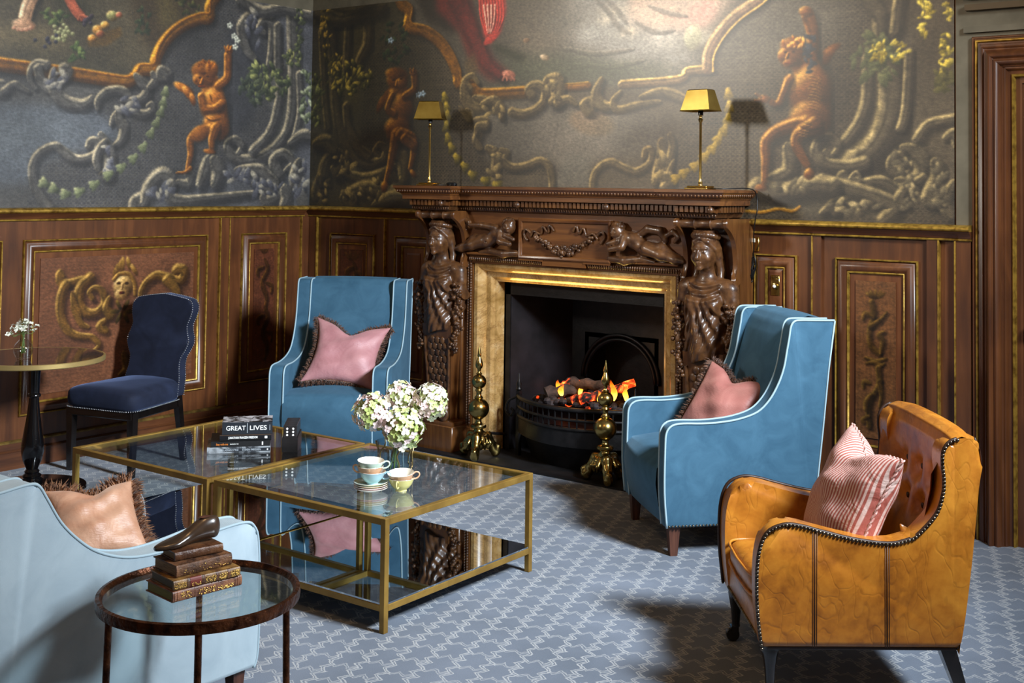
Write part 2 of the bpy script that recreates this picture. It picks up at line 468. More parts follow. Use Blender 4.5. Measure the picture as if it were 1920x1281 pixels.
def panel(wall, s0, s1, z0, z1, to3, field=True, rail=OAK_L, margin=0.035):
    p = MB().rectsweep(s0, s1, z0, z1, WBOL, to3).build('panel_moulding', rail, wall, smooth=50)
    MB().rectsweep(s0, s1, z0, z1, GB, to3).build('gilt_bead', GILT, p, smooth=60)
    MB().rectsweep(s0, s1, z0, z1, GB2, to3).build('gilt_bead', GILT, p, smooth=60)
    if field:
        f = MB().rectsweep(s0, s1, z0, z1, [(0.082, 0.002), (0.082+margin, 0.003), (0.082+margin, 0.007), (0.082+margin+0.012, 0.011)], to3)
        o = 0.082+margin+0.012
        f.add([to3(s0+o, z0+o, 0.011), to3(s1-o, z0+o, 0.011), to3(s1-o, z1-o, 0.011), to3(s0+o, z1-o, 0.011)], [(0, 1, 2, 3)])
        f.build('panel', OAK_F, wall, fix=False)
    return p
PZ0, PZ1 = 0.295, 1.342
panel(wall_left, -3.95, -2.40, PZ0, PZ1, LW)
panel(wall_left, -2.276, -0.922, PZ0, PZ1, LW, field=False)
panel(wall_left, -0.636, -0.218, PZ0, PZ1, LW, field=False)
panel(wall_back, 0.233, 0.687, PZ0, PZ1, BW, field=False)
panel(wall_back, 0.879, 1.24, PZ0, PZ1, BW)
panel(wall_back, 3.63, 3.889, PZ0, PZ1, BW, margin=0.006)
panel(wall_back, 4.103, 4.553, PZ0, PZ1, BW, field=False)
# proud stiles between the panels and their gilt edges
def stile(wall, s0, s1, to3, h=0.016, gl=True, gr=True, mat=OAK_L):
    st = seg_sweep([(0, 0.17), (h, 0.17), (h, 1.45), (0, 1.45)], s0, s1, to3).build('stile', mat, wall)
    for on, s in ((gl, s0), (gr, s1)):
        if on: seg_sweep([(0, 0.17), (h+0.004, 0.17), (h+0.004, 1.45), (0, 1.45)], s-0.004, s+0.004, to3).build('gilt_edge', GILT, st)
stile(wall_left, -0.824, -0.746, LW); stile(wall_left, -0.086, -0.002, LW, gr=False)
stile(wall_back, 0.02, 0.101, BW, gl=False); stile(wall_back, 0.735, 0.79, BW, gl=False)
stile(wall_back, 3.979, 4.03, BW, gr=False); stile(wall_back, 4.60, 4.659, BW, h=0.022, gl=False)
stile(wall_back, 4.746, 4.822, BW, h=0.034, gr=False)
# dado rail
def dado(n, wall, a, b, to3, dh=0.0, mat=OAK_H):
    r = struct(seg_sweep([(0, 1.462), (0.012+dh, 1.464), (0.018+dh, 1.478), (0.034+dh, 1.490), (0.040+dh, 1.498), (0, 1.5)], a, b, to3).build('trim_%d' % n, mat, smooth=40))
    g = [(0, 1.498), (0.046+dh, 1.499), (0.054+dh, 1.505), (0.056+dh, 1.513), (0.052+dh, 1.521), (0.04+dh, 1.526), (0.02+dh, 1.530), (0, 1.531)]
    seg_sweep(g, a, b, to3).build('gilt_torus', GILT, r, smooth=50)
    seg_sweep([(0, 1.452), (0.014+dh, 1.452), (0.016+dh, 1.457), (0.012+dh, 1.462), (0, 1.463)], a, b, to3).build('gilt_fillet', GILT, r)
    return r
dado(1, wall_left, RY, -0.056, LW, 0, OAK_Y)
dado(2, wall_back, 0.0, 1.26, BW)
dado(3, wall_back, 3.62, 3.985, BW); dado(4, wall_back, 3.985, 4.765, BW, 0.012); dado(5, wall_back, 4.765, 4.826, BW, 0.03)
def base(side, a, b, to3, mat):
    r = struct(seg_sweep([(0, 0), (0.034, 0), (0.034, 0.098), (0.026, 0.106), (0.020, 0.112), (0.020, 0.148), (0, 0.15)], a, b, to3).build('baseboard_'+side, mat, smooth=30))
    seg_sweep([(0, 0.149), (0.022, 0.149), (0.022, 0.158), (0.014, 0.164), (0, 0.165)], a, b, to3).build('gilt_fillet', mat_noise('dull_gilding', '#5a4522', '#8a6d33', 20, 0.45, 0.5), r)
    seg_sweep([(0, 0.099), (0.038, 0.099), (0.040, 0.105), (0.030, 0.112), (0, 0.113)], a, b, to3).build('base_bead', mat, r)
base('left', RY, -0.036, LW, OAK_Y)
base('back', 0.0, 1.26, BW, OAK_H); base('back_end', 3.66, 4.826, BW, OAK_H)

# ------------------------------------------------------------------ doorcase on the right, with the door in it
def usweep(prof, x0, x1, z1):
    m = MB(); vs = []; fs = []
    for o, h in prof: vs += [BW(x0+o, 0, h), BW(x0+o, z1-o, h), BW(x1-o, z1-o, h), BW(x1-o, 0, h)]
    for i in range(len(prof)-1):
        for k in range(3): fs.append((i*4+k, i*4+k+1, (i+1)*4+k+1, (i+1)*4+k))
    return m.add(vs, fs)
DX0, DX1, DZ = 4.829, 6.62, 2.468
def arc(o0, o1, h0, h1, hm, n=6):
    return [(o0+(o1-o0)*k/n, h0+(h1-h0)*k/n+hm*math.sin(PI*k/n)) for k in range(n+1)]
dc = [(0, 0.0), (0, 0.03), (0.004, 0.036), (0.010, 0.036), (0.012, 0.030), (0.017, 0.030)]
case = struct(usweep(dc, DX0, DX1, DZ).build('trim_6', OAK_L, smooth=40)); case['label'] = 'bold oak and gilt doorcase moulding at the right edge'
usweep([(0.017, 0.0), (0.017, 0.034), (0.021, 0.042), (0.027, 0.042), (0.031, 0.034)], DX0, DX1, DZ).build('gilt_bead', GILT, case, smooth=60)
usweep([(0.031, 0.03), (0.034, 0.04), (0.042, 0.042), (0.046, 0.052), (0.056, 0.056), (0.060, 0.064)] + arc(0.062, 0.082, 0.066, 0.078, -0.012)
       + arc(0.086, 0.118, 0.086, 0.094, 0.022) + [(0.122, 0.092), (0.124, 0.098)] + arc(0.126, 0.150, 0.098, 0.094, 0.010)
       + [(0.154, 0.08), (0.160, 0.078)] + arc(0.162, 0.176, 0.07, 0.06, 0.006) + [(0.180, 0.05), (0.196, 0.046)], DX0, DX1, DZ).build('bolection', OAK_L, case, smooth=35)
usweep([(0.196, 0.04), (0.196, 0.052), (0.201, 0.058), (0.208, 0.054), (0.212, 0.03)], DX0, DX1, DZ).build('gilt_bead', GILT, case, smooth=60)
usweep([(0.212, 0.0), (0.212, 0.03), (0.24, 0.03), (0.24, 0.0)], DX0, DX1, DZ).build('door_stop', OAK_L, case)
door = MB().box(DX0+0.24, DX1-0.24, -0.02, 0.0, 0.0, DZ-0.24)
door = struct(door.build('door_1', OAK_L)); door['label'] = 'dark oak door inside the doorcase at the right edge'
panel(door, DX0+0.34, DX1-0.34, 0.3, 1.0, lambda s, t, h: BW(s, t, h+0.02)); panel(door, DX0+0.34, DX1-0.34, 1.2, 2.1, lambda s, t, h: BW(s, t, h+0.02))
MB().lathe([(0, 0), (0.02, 0.005), (0.03, 0.02), (0.026, 0.04), (0.012, 0.05), (0.012, 0.07)], 16, M=Matrix.Translation((DX0+0.29, -0.09, 1.05)) @ Matrix.Rotation(-PI/2, 4, 'X')).build('door_knob', BRASS, door, smooth=40)
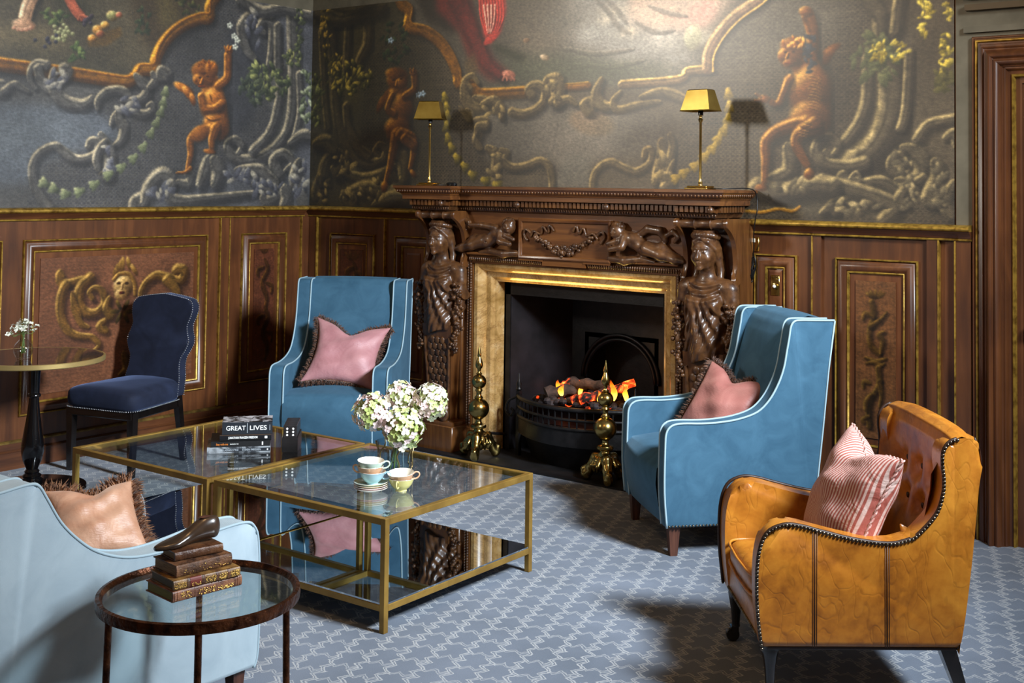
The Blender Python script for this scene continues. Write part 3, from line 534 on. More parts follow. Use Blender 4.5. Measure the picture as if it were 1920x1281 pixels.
# ------------------------------------------------------------------ painted decoration, as brush strokes in metres on the wall
MURAL_LEFT=[('F',[(-3.078,2.788),(.009,3.224),(.056,1.393),(-3.034,1.448)],'#454340',.0,1.0),('L',[(-1.896,1.428),(.11,1.392),(.064,3.192),(-1.393,2.886),(-1.341,2.539),(-1.577,2.277),(-1.956,2.185)],'#2b2b30',.75),('L',[(-2.285,1.434),(-1.859,1.427),(-1.717,1.727),(-2.019,1.886),(-2.194,1.817)],'#2b2b30',.75),('F',[(-.346,2.903),(.065,3.152),(.11,1.392),(-.214,1.747),(-.121,2.14)],'#56565a',.042,.8),('F',[(-.776,2.74),(-.543,2.917),(-.436,2.546),(-.57,2.119),(-.755,1.999),(-.839,2.512)],'#2e2f33',.036,.65),('F',[(-.454,2.506),(-.101,2.575),(-.058,2.143),(-.177,1.903),(-.415,1.79),(-.704,1.815),(-.753,1.925),(-.516,1.902),(-.364,2.09)],'#57554f',.015,.9),('F',[(-.681,3.052),(-.021,3.14),(-.015,2.901),(-.295,2.908),(-.59,2.874)],'#4f4d4a',.015,.9),('F',[(-1.507,1.517),(-1.399,1.669),(-1.191,1.705),(-.958,1.78),(-.705,1.844),(-.316,1.792),(-.059,1.749),(.0,1.505)],'#4b4b4d',.021,.9),('F',[(-3.356,2.806),(-3.341,2.354),(-2.449,2.38),(-2.246,2.372),(-1.997,2.36),(-1.716,2.345),(-1.579,2.345),(-1.517,2.391),(-1.494,2.435),(-1.401,2.45),(-1.37,2.526),(-1.319,2.619),(-1.237,2.706),(-1.136,2.774),(-1.014,2.821),(-.952,2.846),(-.961,3.161)],'#4a4334',.006,1.0),('F',[(-2.774,2.588),(-2.254,2.641),(-2.04,2.573),(-1.927,2.452),(-2.142,2.4),(-2.768,2.392)],'#6a5e45',.048,.9),('F',[(-2.77,2.467),(-2.038,2.507),(-1.582,2.448),(-1.58,2.359),(-2.246,2.378),(-2.767,2.377)],'#403b2e',.042,.8),('F',[(-1.598,2.997),(-.968,3.086),(-.984,2.846),(-1.221,2.747),(-1.359,2.573),(-1.465,2.562),(-1.551,2.727)],'#3a3022',.048,.9),('F',[(-1.395,2.956),(-1.27,2.972),(-1.179,2.769),(-1.345,2.68)],'#5a5030',.036,.6),('F',[(-2.192,2.881),(-2.014,2.906),(-1.823,2.73),(-2.043,2.671)],'#3d3a2a',.03,.7),('S',[(-2.24,2.842),(-2.285,2.74),(-2.303,2.667)],.0435,'#8a6a50','#c6a383','#e6cba8',0,1.0),('B',-2.308,2.622,.0816,.0352,-.05,'#7a5a42','#c09a7a','#e2c3a2',1.0),('B',-2.372,2.596,.017,.0124,0,'#8a5a44','#c49a7c','#dfbfa0',1.0),('B',-2.345,2.589,.017,.0128,0,'#8a5a44','#c49a7c','#dfbfa0',1.0),('B',-2.321,2.589,.017,.0124,0,'#8a5a44','#c49a7c','#dfbfa0',1.0),('B',-2.294,2.595,.017,.0128,0,'#8a5a44','#c49a7c','#dfbfa0',1.0),('B',-2.267,2.607,.0175,.0128,0,'#8a5a44','#c49a7c','#dfbfa0',1.0),('S',[(-2.049,2.868),(-1.988,2.77),(-1.935,2.717)],.035,'#7a3a28','#b4684a','#d88f68',0,1.0),('S',[(-1.935,2.723),(-1.949,2.695)],.0088,'#7a3a28','#b06a4c','#d08a66',0,1.0),('S',[(-1.935,2.723),(-1.927,2.691)],.0088,'#7a3a28','#b06a4c','#d08a66',0,1.0),('S',[(-1.935,2.723),(-1.905,2.7)],.0089,'#7a3a28','#b06a4c','#d08a66',0,1.0),('S',[(-1.935,2.723),(-1.883,2.713)],.0089,'#7a3a28','#b06a4c','#d08a66',0,1.0),('B',-2.044,2.554,.0151,.0134,0,'#4a4a30','#8e8c66','#d6d4a8',1.0),('B',-2.077,2.56,.0151,.0134,0,'#4a4a30','#8e8c66','#d6d4a8',1.0),('B',-2.057,2.607,.0151,.0139,0,'#4a4a30','#8e8c66','#d6d4a8',1.0),('B',-1.986,2.599,.0155,.0139,0,'#4a4a30','#8e8c66','#d6d4a8',1.0),('B',-2.049,2.572,.0151,.0139,0,'#4a4a30','#8e8c66','#d6d4a8',1.0),('B',-2.011,2.603,.0151,.0139,0,'#4a4a30','#8e8c66','#d6d4a8',1.0),('B',-2.03,2.635,.0151,.0139,0,'#4a4a30','#8e8c66','#d6d4a8',1.0),('B',-2.06,2.613,.0151,.0134,0,'#4a4a30','#8e8c66','#d6d4a8',1.0),('B',-2.093,2.648,.0151,.0134,0,'#4a4a30','#8e8c66','#d6d4a8',1.0),('B',-2.101,2.601,.0151,.0139,0,'#4a4a30','#8e8c66','#d6d4a8',1.0),('B',-2.054,2.609,.0151,.0139,0,'#4a4a30','#8e8c66','#d6d4a8',1.0),('B',-2.047,2.647,.0151,.0134,0,'#4a4a30','#8e8c66','#d6d4a8',1.0),('B',-2.05,2.589,.0151,.0139,0,'#4a4a30','#8e8c66','#d6d4a8',1.0),('B',-2.025,2.631,.0155,.0139,0,'#4a4a30','#8e8c66','#d6d4a8',1.0),('B',-2.063,2.669,.0151,.0139,0,'#4a4a30','#8e8c66','#d6d4a8',1.0),('B',-2.067,2.676,.0151,.0134,0,'#4a4a30','#8e8c66','#d6d4a8',1.0),('B',-2.093,2.554,.0151,.0139,0,'#4a4a30','#8e8c66','#d6d4a8',1.0),('B',-2.118,2.562,.0151,.0139,0,'#4a4a30','#8e8c66','#d6d4a8',1.0),('B',-2.038,2.611,.0151,.0134,0,'#4a4a30','#8e8c66','#d6d4a8',1.0),('B',-2.033,2.581,.0155,.0139,0,'#4a4a30','#8e8c66','#d6d4a8',1.0),('B',-2.014,2.61,.0151,.0139,0,'#4a4a30','#8e8c66','#d6d4a8',1.0),('B',-2.068,2.618,.0151,.0139,0,'#4a4a30','#8e8c66','#d6d4a8',1.0),('B',-2.08,2.597,.0151,.0134,0,'#4a4a30','#8e8c66','#d6d4a8',1.0),('B',-2.072,2.557,.0151,.0139,0,'#4a4a30','#8e8c66','#d6d4a8',1.0),('B',-2.109,2.631,.0147,.0139,0,'#4a4a30','#8e8c66','#d6d4a8',1.0),('B',-2.081,2.67,.0151,.0139,0,'#4a4a30','#8e8c66','#d6d4a8',1.0),('B',-1.855,2.725,.0148,.0132,0,'#1c1a1e','#3a3038','#70666c',1.0),('B',-1.903,2.694,.0148,.0132,0,'#1c1a1e','#3a3038','#70666c',1.0),('B',-1.861,2.718,.0152,.0136,0,'#1c1a1e','#3a3038','#70666c',1.0),('B',-1.873,2.7,.0148,.0136,0,'#1c1a1e','#3a3038','#70666c',1.0),('B',-1.901,2.696,.0152,.0136,0,'#1c1a1e','#3a3038','#70666c',1.0),('B',-1.883,2.705,.0148,.0132,0,'#1c1a1e','#3a3038','#70666c',1.0),('B',-1.898,2.683,.0148,.0132,0,'#1c1a1e','#3a3038','#70666c',1.0),('B',-1.857,2.725,.0152,.0132,0,'#1c1a1e','#3a3038','#70666c',1.0),('B',-1.862,2.679,.0148,.0132,0,'#1c1a1e','#3a3038','#70666c',1.0),('B',-1.907,2.682,.0148,.0136,0,'#1c1a1e','#3a3038','#70666c',1.0),('B',-1.907,2.665,.0152,.0132,0,'#1c1a1e','#3a3038','#70666c',1.0),('B',-1.892,2.691,.0148,.0132,0,'#1c1a1e','#3a3038','#70666c',1.0),('B',-2.152,2.545,.014,.0128,0,'#1c1c22','#34323c','#5c5a66',1.0),('B',-2.151,2.556,.014,.0132,0,'#1c1c22','#34323c','#5c5a66',1.0),('B',-2.096,2.579,.014,.0128,0,'#1c1c22','#34323c','#5c5a66',1.0),('B',-2.234,2.536,.0136,.0128,0,'#1c1c22','#34323c','#5c5a66',1.0),('B',-2.15,2.536,.0144,.0128,0,'#1c1c22','#34323c','#5c5a66',1.0),('B',-2.151,2.544,.014,.0132,0,'#1c1c22','#34323c','#5c5a66',1.0),('B',-2.138,2.528,.0144,.0128,0,'#1c1c22','#34323c','#5c5a66',1.0),('B',-2.157,2.547,.014,.0132,0,'#1c1c22','#34323c','#5c5a66',1.0),('B',-2.098,2.539,.0144,.0128,0,'#1c1c22','#34323c','#5c5a66',1.0),('B',-2.169,2.502,.014,.0132,0,'#1c1c22','#34323c','#5c5a66',1.0),('F',[(-1.894,2.588),(-1.648,2.682),(-1.635,2.628),(-1.741,2.549),(-1.873,2.53)],'#5a4626',.009,.9),('B',-1.813,2.643,.0418,.0337,0,'#3a2a14','#b8863e','#e8cc8c',1.0),('B',-1.761,2.679,.0351,.0275,0,'#3a2a14','#c69a50','#e8cc8c',1.0),('B',-1.849,2.586,.0342,.0267,0,'#3a2a14','#c08a44','#e8cc8c',1.0),('B',-1.793,2.619,.0342,.0267,0,'#3a2a14','#9c5a3a','#e8cc8c',1.0),('B',-1.712,2.743,.0456,.0367,0,'#3a2a14','#8d8a5c','#e8cc8c',1.0),('B',-1.662,2.755,.0273,.0214,0,'#3a2a14','#9c5c48','#e8cc8c',1.0),('V',-2.116,2.696,.094,.051,16,.0288,'#1e2616','#46502f','#6f7848',.35),('V',-1.957,2.482,.074,.046,12,.033,'#1e2616','#4c5a34','#7a8450',.35),('V',-1.47,2.736,.088,.091,14,.028,'#1c2018','#333a28','#4c553a',.2),('V',-1.139,2.882,.132,.072,12,.0324,'#1c2018','#3d3d22','#5c5a34',.2),('S',[(-2.643,2.382),(-2.448,2.371),(-2.245,2.362),(-1.997,2.353),(-1.716,2.335),(-1.587,2.334),(-1.524,2.373),(-1.493,2.417),(-1.396,2.432),(-1.374,2.508),(-1.322,2.604),(-1.241,2.691),(-1.135,2.76),(-1.027,2.805),(-.956,2.82),(-.949,2.905),(-.884,2.995)],.0456,'#2e1a06','#96661f','#d9a440',0,1.0),('S',[(-2.64,2.41),(-2.446,2.399),(-2.243,2.391),(-1.994,2.383),(-1.713,2.366),(-1.584,2.365),(-1.521,2.405),(-1.49,2.449),(-1.393,2.464),(-1.37,2.54),(-1.319,2.637),(-1.237,2.723),(-1.132,2.793),(-1.023,2.838),(-.952,2.854),(-.946,2.939),(-.88,3.028)],.0095,'#4a2c0a','#7a4f16','#c9923a',0,1.0),('F',[(-2.759,2.135),(-2.027,2.147),(-1.805,2.144),(-1.669,2.049),(-1.615,1.967),(-1.78,1.91),(-2.019,1.87),(-2.194,1.817),(-2.224,1.672),(-2.744,1.653)],'#4c4f53',.036,1.0),('F',[(-2.634,2.112),(-2.097,2.095),(-1.841,2.058),(-1.763,1.978),(-2.02,1.919),(-2.331,1.813),(-2.624,1.807)],'#5c6062',.078,.7),('S',[(-2.574,2.224),(-2.461,2.254),(-2.418,2.235),(-2.43,2.199),(-2.456,2.21)],.0343,'#2b2a2b','#5b5750','#b0a080',0,1.0),('S',[(-2.417,2.219),(-2.362,2.261),(-2.31,2.242),(-2.269,2.223)],.0305,'#2b2a2b','#5b5750','#b0a080',2,1.0),('S',[(-2.156,2.392),(-2.226,2.396),(-2.262,2.348),(-2.257,2.288),(-2.221,2.245)],.0327,'#2b2a2b','#5b5750','#b0a080',2,1.0),('S',[(-2.204,2.369),(-2.177,2.384),(-2.155,2.366)],.0221,'#2b2a2b','#5b5750','#b0a080',2,1.0),('S',[(-2.041,2.382),(-2.005,2.366),(-2.025,2.318),(-2.06,2.283)],.0387,'#2b2a2b','#5b5750','#b0a080',2,1.0),('S',[(-2.211,2.368),(-2.188,2.299),(-2.13,2.245)],.0332,'#2b2a2b','#5b5750','#b0a080',0,1.0),('S',[(-2.106,2.377),(-2.111,2.305),(-2.087,2.225),(-2.014,2.175),(-1.918,2.164),(-1.859,2.191),(-1.845,2.218)],.0455,'#2b2a2b','#5b5750','#b0a080',1,1.0),('S',[(-1.798,2.141),(-1.796,2.201),(-1.733,2.259),(-1.632,2.273),(-1.576,2.242),(-1.591,2.214)],.0361,'#2b2a2b','#5b5750','#b0a080',1,1.0),('S',[(-1.533,2.383),(-1.491,2.345),(-1.433,2.293),(-1.488,2.227),(-1.63,2.205)],.0426,'#2b2a2b','#5b5750','#b0a080',1,1.0),('S',[(-1.404,2.407),(-1.378,2.36),(-1.433,2.3)],.0356,'#2b2a2b','#5b5750','#b0a080',1,1.0),('S',[(-1.287,2.402),(-1.338,2.427),(-1.337,2.377),(-1.295,2.374)],.0463,'#2b2a2b','#5b5750','#b0a080',2,1.0),('S',[(-1.703,2.044),(-1.674,2.114),(-1.582,2.153),(-1.469,2.131),(-1.397,2.163),(-1.406,2.198),(-1.438,2.182)],.0326,'#2b2a2b','#5b5750','#b0a080',1,1.0),('S',[(-1.66,2.142),(-1.634,2.075),(-1.602,2.035),(-1.623,1.96),(-1.676,1.917)],.0396,'#2b2a2b','#5b5750','#b0a080',1,1.0),('S',[(-2.108,1.534),(-2.181,1.605),(-2.218,1.688),(-2.227,1.778),(-2.188,1.855),(-2.091,1.903),(-2.026,1.873),(-1.945,1.829),(-1.856,1.838),(-1.79,1.88),(-1.792,1.933),(-1.837,1.945),(-1.851,1.911)],.0314,'#2b2a2b','#5b5750','#b0a080',0,1.0),('S',[(-1.778,1.994),(-1.73,1.922),(-1.697,1.828),(-1.709,1.727),(-1.763,1.74)],.0482,'#2b2a2b','#5b5750','#b0a080',1,1.0),('S',[(-1.731,1.956),(-1.775,1.9),(-1.796,1.826),(-1.779,1.753)],.0351,'#2b2a2b','#5b5750','#b0a080',1,1.0),('S',[(-1.516,1.537),(-1.509,1.572),(-1.453,1.592),(-1.468,1.558)],.0445,'#2b2a2b','#5b5750','#b0a080',0,1.0),('S',[(-1.444,1.544),(-1.406,1.655),(-1.326,1.732),(-1.251,1.712),(-1.249,1.663)],.0652,'#2b2a2b','#5b5750','#b0a080',1,1.0),('S',[(-1.241,1.663),(-1.247,1.599),(-1.153,1.571),(-.97,1.585),(-.698,1.607),(-.46,1.63)],.0528,'#2b2a2b','#5b5750','#b0a080',2,1.0),('S',[(-1.191,1.698),(-1.096,1.678),(-1.08,1.735),(-1.115,1.742)],.0422,'#2b2a2b','#5b5750','#b0a080',1,1.0),('S',[(-1.008,1.664),(-.958,1.773),(-.943,1.861)],.0595,'#2b2a2b','#5b5750','#b0a080',1,1.0),('S',[(-.883,1.665),(-.85,1.775),(-.898,1.862)],.0603,'#2b2a2b','#5b5750','#b0a080',1,1.0),('S',[(-.188,3.118),(-.203,2.88),(-.183,2.529),(-.186,2.254),(-.233,2.08),(-.36,1.944),(-.515,1.871),(-.658,1.853),(-.752,1.895),(-.773,1.961),(-.709,1.993),(-.651,1.95),(-.678,1.897)],.0681,'#2b2a2b','#5b5750','#b0a080',2,1.0),('S',[(-.305,2.519),(-.319,2.285),(-.393,2.066),(-.545,1.923)],.0465,'#2b2a2b','#5b5750','#b0a080',0,1.0),('S',[(-.13,2.494),(-.113,2.219),(-.16,2.037)],.0368,'#2b2a2b','#5b5750','#b0a080',0,1.0),('S',[(-.59,2.874),(-.674,2.789),(-.632,2.642),(-.553,2.574)],.0624,'#2b2a2b','#5b5750','#b0a080',2,1.0),('S',[(-.435,2.508),(-.399,2.665),(-.393,2.82),(-.464,2.858),(-.511,2.799),(-.461,2.759)],.0465,'#2b2a2b','#5b5750','#b0a080',1,1.0),('S',[(-.343,2.825),(-.335,2.516)],.0411,'#2b2a2b','#5b5750','#b0a080',0,1.0),('S',[(-.689,2.975),(-.495,2.916),(-.297,2.963),(-.037,2.939)],.0475,'#2b2a2b','#5b5750','#b0a080',0,1.0),('S',[(-.643,3.034),(-.349,3.026),(-.039,3.018)],.0352,'#2b2a2b','#5b5750','#b0a080',0,1.0),('S',[(-.315,1.745),(-.358,1.86),(-.269,1.909),(-.175,1.849),(-.245,1.785)],.0587,'#2b2a2b','#5b5750','#b0a080',2,1.0),('S',[(-.703,1.785),(-.513,1.788),(-.414,1.744),(-.313,1.692)],.0517,'#2b2a2b','#5b5750','#b0a080',1,1.0),('S',[(-.558,1.682),(-.412,1.66),(-.311,1.607),(-.409,1.561),(-.459,1.599)],.0587,'#2b2a2b','#5b5750','#b0a080',1,1.0),('S',[(-.114,1.866),(-.152,1.748),(-.108,1.631),(-.032,1.529)],.0661,'#2b2a2b','#5b5750','#b0a080',1,1.0),('S',[(-.22,1.98),(-.087,2.047),(.008,2.035)],.0546,'#2b2a2b','#5b5750','#b0a080',1,1.0),('S',[(-.262,1.669),(-.23,1.592),(-.269,1.522)],.0587,'#2b2a2b','#5b5750','#b0a080',1,1.0),('V',-1.315,1.634,.107,.056,12,.0455,'#2c2c32','#55555a','#8f8878',.3),('V',-.412,1.66,.17,.061,14,.0494,'#2c2c32','#55555a','#8f8878',.3),('V',-.099,1.709,.073,.14,14,.0507,'#2c2c32','#55555a','#8f8878',.3),('V',-1.72,1.828,.047,.102,10,.0442,'#2c2c32','#55555a','#8f8878',.3),('V',-1.59,2.187,.117,.041,10,.0442,'#2c2c32','#55555a','#8f8878',.3),('V',-2.068,2.308,.086,.059,10,.0429,'#2c2c32','#55555a','#8f8878',.3),('V',-.702,1.74,.188,.046,12,.0494,'#2c2c32','#55555a','#8f8878',.3),('V',-.559,2.764,.069,.148,10,.0481,'#2c2c32','#55555a','#8f8878',.3),('H',[(-1.293,2.303),(-1.307,2.232),(-1.322,2.167),(-1.353,2.095),(-1.392,2.024),(-1.447,1.931),(-1.517,1.853),(-1.602,1.79),(-1.694,1.741),(-1.792,1.679),(-1.895,1.632),(-1.989,1.612),(-2.069,1.638),(-2.134,1.67)],.0455,'#2a2e22','#6b6e52','#a7a37a'),('V',-.432,2.416,.216,.129,70,.038,'#1f241a','#454b34','#8a8a58',.3),('V',-.576,2.345,.106,.099,24,.038,'#1c201a','#3a4034','#5c6048',.2),('V',-.138,2.808,.042,.24,26,.032,'#20241a','#4b4f38','#8c8a58',.35),('V',-.205,2.597,.082,.062,14,.0312,'#20241a','#5b5f40','#a09a62',.35),('V',-.064,2.341,.074,.195,30,.0351,'#24281f','#5c624a','#94967a',.3),('B',-.761,2.787,.0141,.0096,0,'#6a6a62','#a8a898','#e4e2d4',1.0),('B',-.772,2.773,.0141,.0096,-1,'#6a6a62','#a8a898','#e4e2d4',1.0),('B',-.79,2.776,.0141,.0096,-2,'#6a6a62','#a8a898','#e4e2d4',1.0),('B',-.79,2.791,.0138,.0096,-3,'#6a6a62','#a8a898','#e4e2d4',1.0),('B',-.772,2.798,.0138,.0096,-4,'#6a6a62','#a8a898','#e4e2d4',1.0),('B',-.721,2.716,.0141,.0099,0,'#6a6a62','#a8a898','#e4e2d4',1.0),('B',-.732,2.703,.0138,.0096,-1,'#6a6a62','#a8a898','#e4e2d4',1.0),('B',-.751,2.705,.0141,.0099,-2,'#6a6a62','#a8a898','#e4e2d4',1.0),('B',-.751,2.721,.0141,.0096,-3,'#6a6a62','#a8a898','#e4e2d4',1.0),('B',-.733,2.727,.0141,.0099,-4,'#6a6a62','#a8a898','#e4e2d4',1.0),('B',-.71,2.642,.0141,.0099,0,'#6a6a62','#a8a898','#e4e2d4',1.0),('B',-.721,2.629,.0141,.0096,-1,'#6a6a62','#a8a898','#e4e2d4',1.0),('B',-.739,2.632,.0138,.0096,-2,'#6a6a62','#a8a898','#e4e2d4',1.0),('B',-.74,2.647,.0141,.0099,-3,'#6a6a62','#a8a898','#e4e2d4',1.0),('B',-.722,2.654,.0141,.0096,-4,'#6a6a62','#a8a898','#e4e2d4',1.0),('B',-.692,2.689,.0141,.0099,0,'#6a6a62','#a8a898','#e4e2d4',1.0),('B',-.703,2.676,.0141,.0096,-1,'#6a6a62','#a8a898','#e4e2d4',1.0),('B',-.722,2.679,.0141,.0096,-2,'#6a6a62','#a8a898','#e4e2d4',1.0),('B',-.722,2.694,.0141,.0096,-3,'#6a6a62','#a8a898','#e4e2d4',1.0),('B',-.704,2.701,.0141,.0096,-4,'#6a6a62','#a8a898','#e4e2d4',1.0),('B',-1.149,2.32,.0968,.0324,-.35,'#38200c','#85531f','#d29a4a',1.0),('B',-1.113,2.287,.0774,.0288,-.8,'#38200c','#85531f','#d29a4a',1.0),('B',-1.077,2.253,.0516,.0252,-1.2,'#38200c','#85531f','#d29a4a',1.0),('S',[(-.92,2.343),(-.881,2.229),(-.849,2.069)],.0902,'#38200c','#85531f','#d29a4a',0,1.0),('B',-.908,2.227,.117,.1258,-.1,'#38200c','#85531f','#d29a4a',1.0),('B',-.877,2.097,.117,.0792,0,'#38200c','#85531f','#d29a4a',1.0),('S',[(-.866,2.362),(-.795,2.419),(-.788,2.509),(-.79,2.575)],.0353,'#38200c','#85531f','#d29a4a',0,1.0),('B',-.781,2.613,.0368,.0333,-.3,'#38200c','#85531f','#d29a4a',1.0),('S',[(-.8,2.604),(-.819,2.632)],.0083,'#38200c','#85531f','#d29a4a',0,1.0),('S',[(-.786,2.613),(-.787,2.642)],.0084,'#38200c','#85531f','#d29a4a',0,1.0),('S',[(-.772,2.614),(-.759,2.641)],.0085,'#38200c','#85531f','#d29a4a',0,1.0),('B',-.981,2.427,.108,.0972,-.1,'#38200c','#85531f','#d29a4a',1.0),('B',-1.009,2.468,.0945,.054,.3,'#38200c','#85531f','#d29a4a',1.0),('B',-.924,2.468,.0598,.0648,-.2,'#38200c','#85531f','#d29a4a',1.0),('B',-1.028,2.387,.0572,.0432,-.1,'#38200c','#85531f','#d29a4a',1.0),('B',-1.055,2.385,.0176,.018,0,'#38200c','#85531f','#d29a4a',1.0),('S',[(-1.008,2.279),(-.979,2.201),(-.907,2.198),(-.836,2.239)],.0304,'#38200c','#85531f','#d29a4a',0,1.0),('B',-.827,2.247,.0368,.0222,.3,'#38200c','#85531f','#d29a4a',1.0),('S',[(-.903,2.066),(-1.027,2.025),(-1.087,1.979),(-1.084,1.886),(-1.107,1.778)],.048,'#38200c','#85531f','#d29a4a',2,1.0),('S',[(-1.082,1.786),(-1.124,1.76),(-1.193,1.755)],.0176,'#38200c','#85531f','#d29a4a',2,1.0),('S',[(-.885,2.067),(-.91,1.986),(-.908,1.913)],.0466,'#38200c','#85531f','#d29a4a',2,1.0),('B',-.926,1.905,.0585,.018,-.1,'#38200c','#85531f','#d29a4a',1.0),('B',-1.009,2.025,.088,.0592,.4,'#38200c','#85531f','#d29a4a',1.0),('B',-.994,2.433,.022,.0108,0,'#2a1606','#4a280c','#6a4018',1.0),('V',-.969,2.493,.081,.03,14,.0185,'#4a260a','#8c5418','#c07a2a',.3),('B',-1.02,2.402,.0132,.0072,0,'#1c0e04','#3a2008','#5a3410',1.0),('B',-.958,2.414,.0135,.0072,0,'#1c0e04','#3a2008','#5a3410',1.0),('S',[(-1.002,2.396),(-1.015,2.366)],.0081,'#6a3c12','#a86c28','#e0aa58',0,1.0),('S',[(-1.027,2.343),(-.983,2.346)],.0061,'#3a1a06','#6a2e10','#8a4a1c',0,1.0),('S',[(-.968,2.136),(-.914,2.117),(-.842,2.135)],.0061,'#2e1806','#4a2a0e','#6a4016',1,.7),('S',[(-.937,2.298),(-.918,2.248)],.0062,'#2e1806','#4a2a0e','#6a4016',1,.6)]
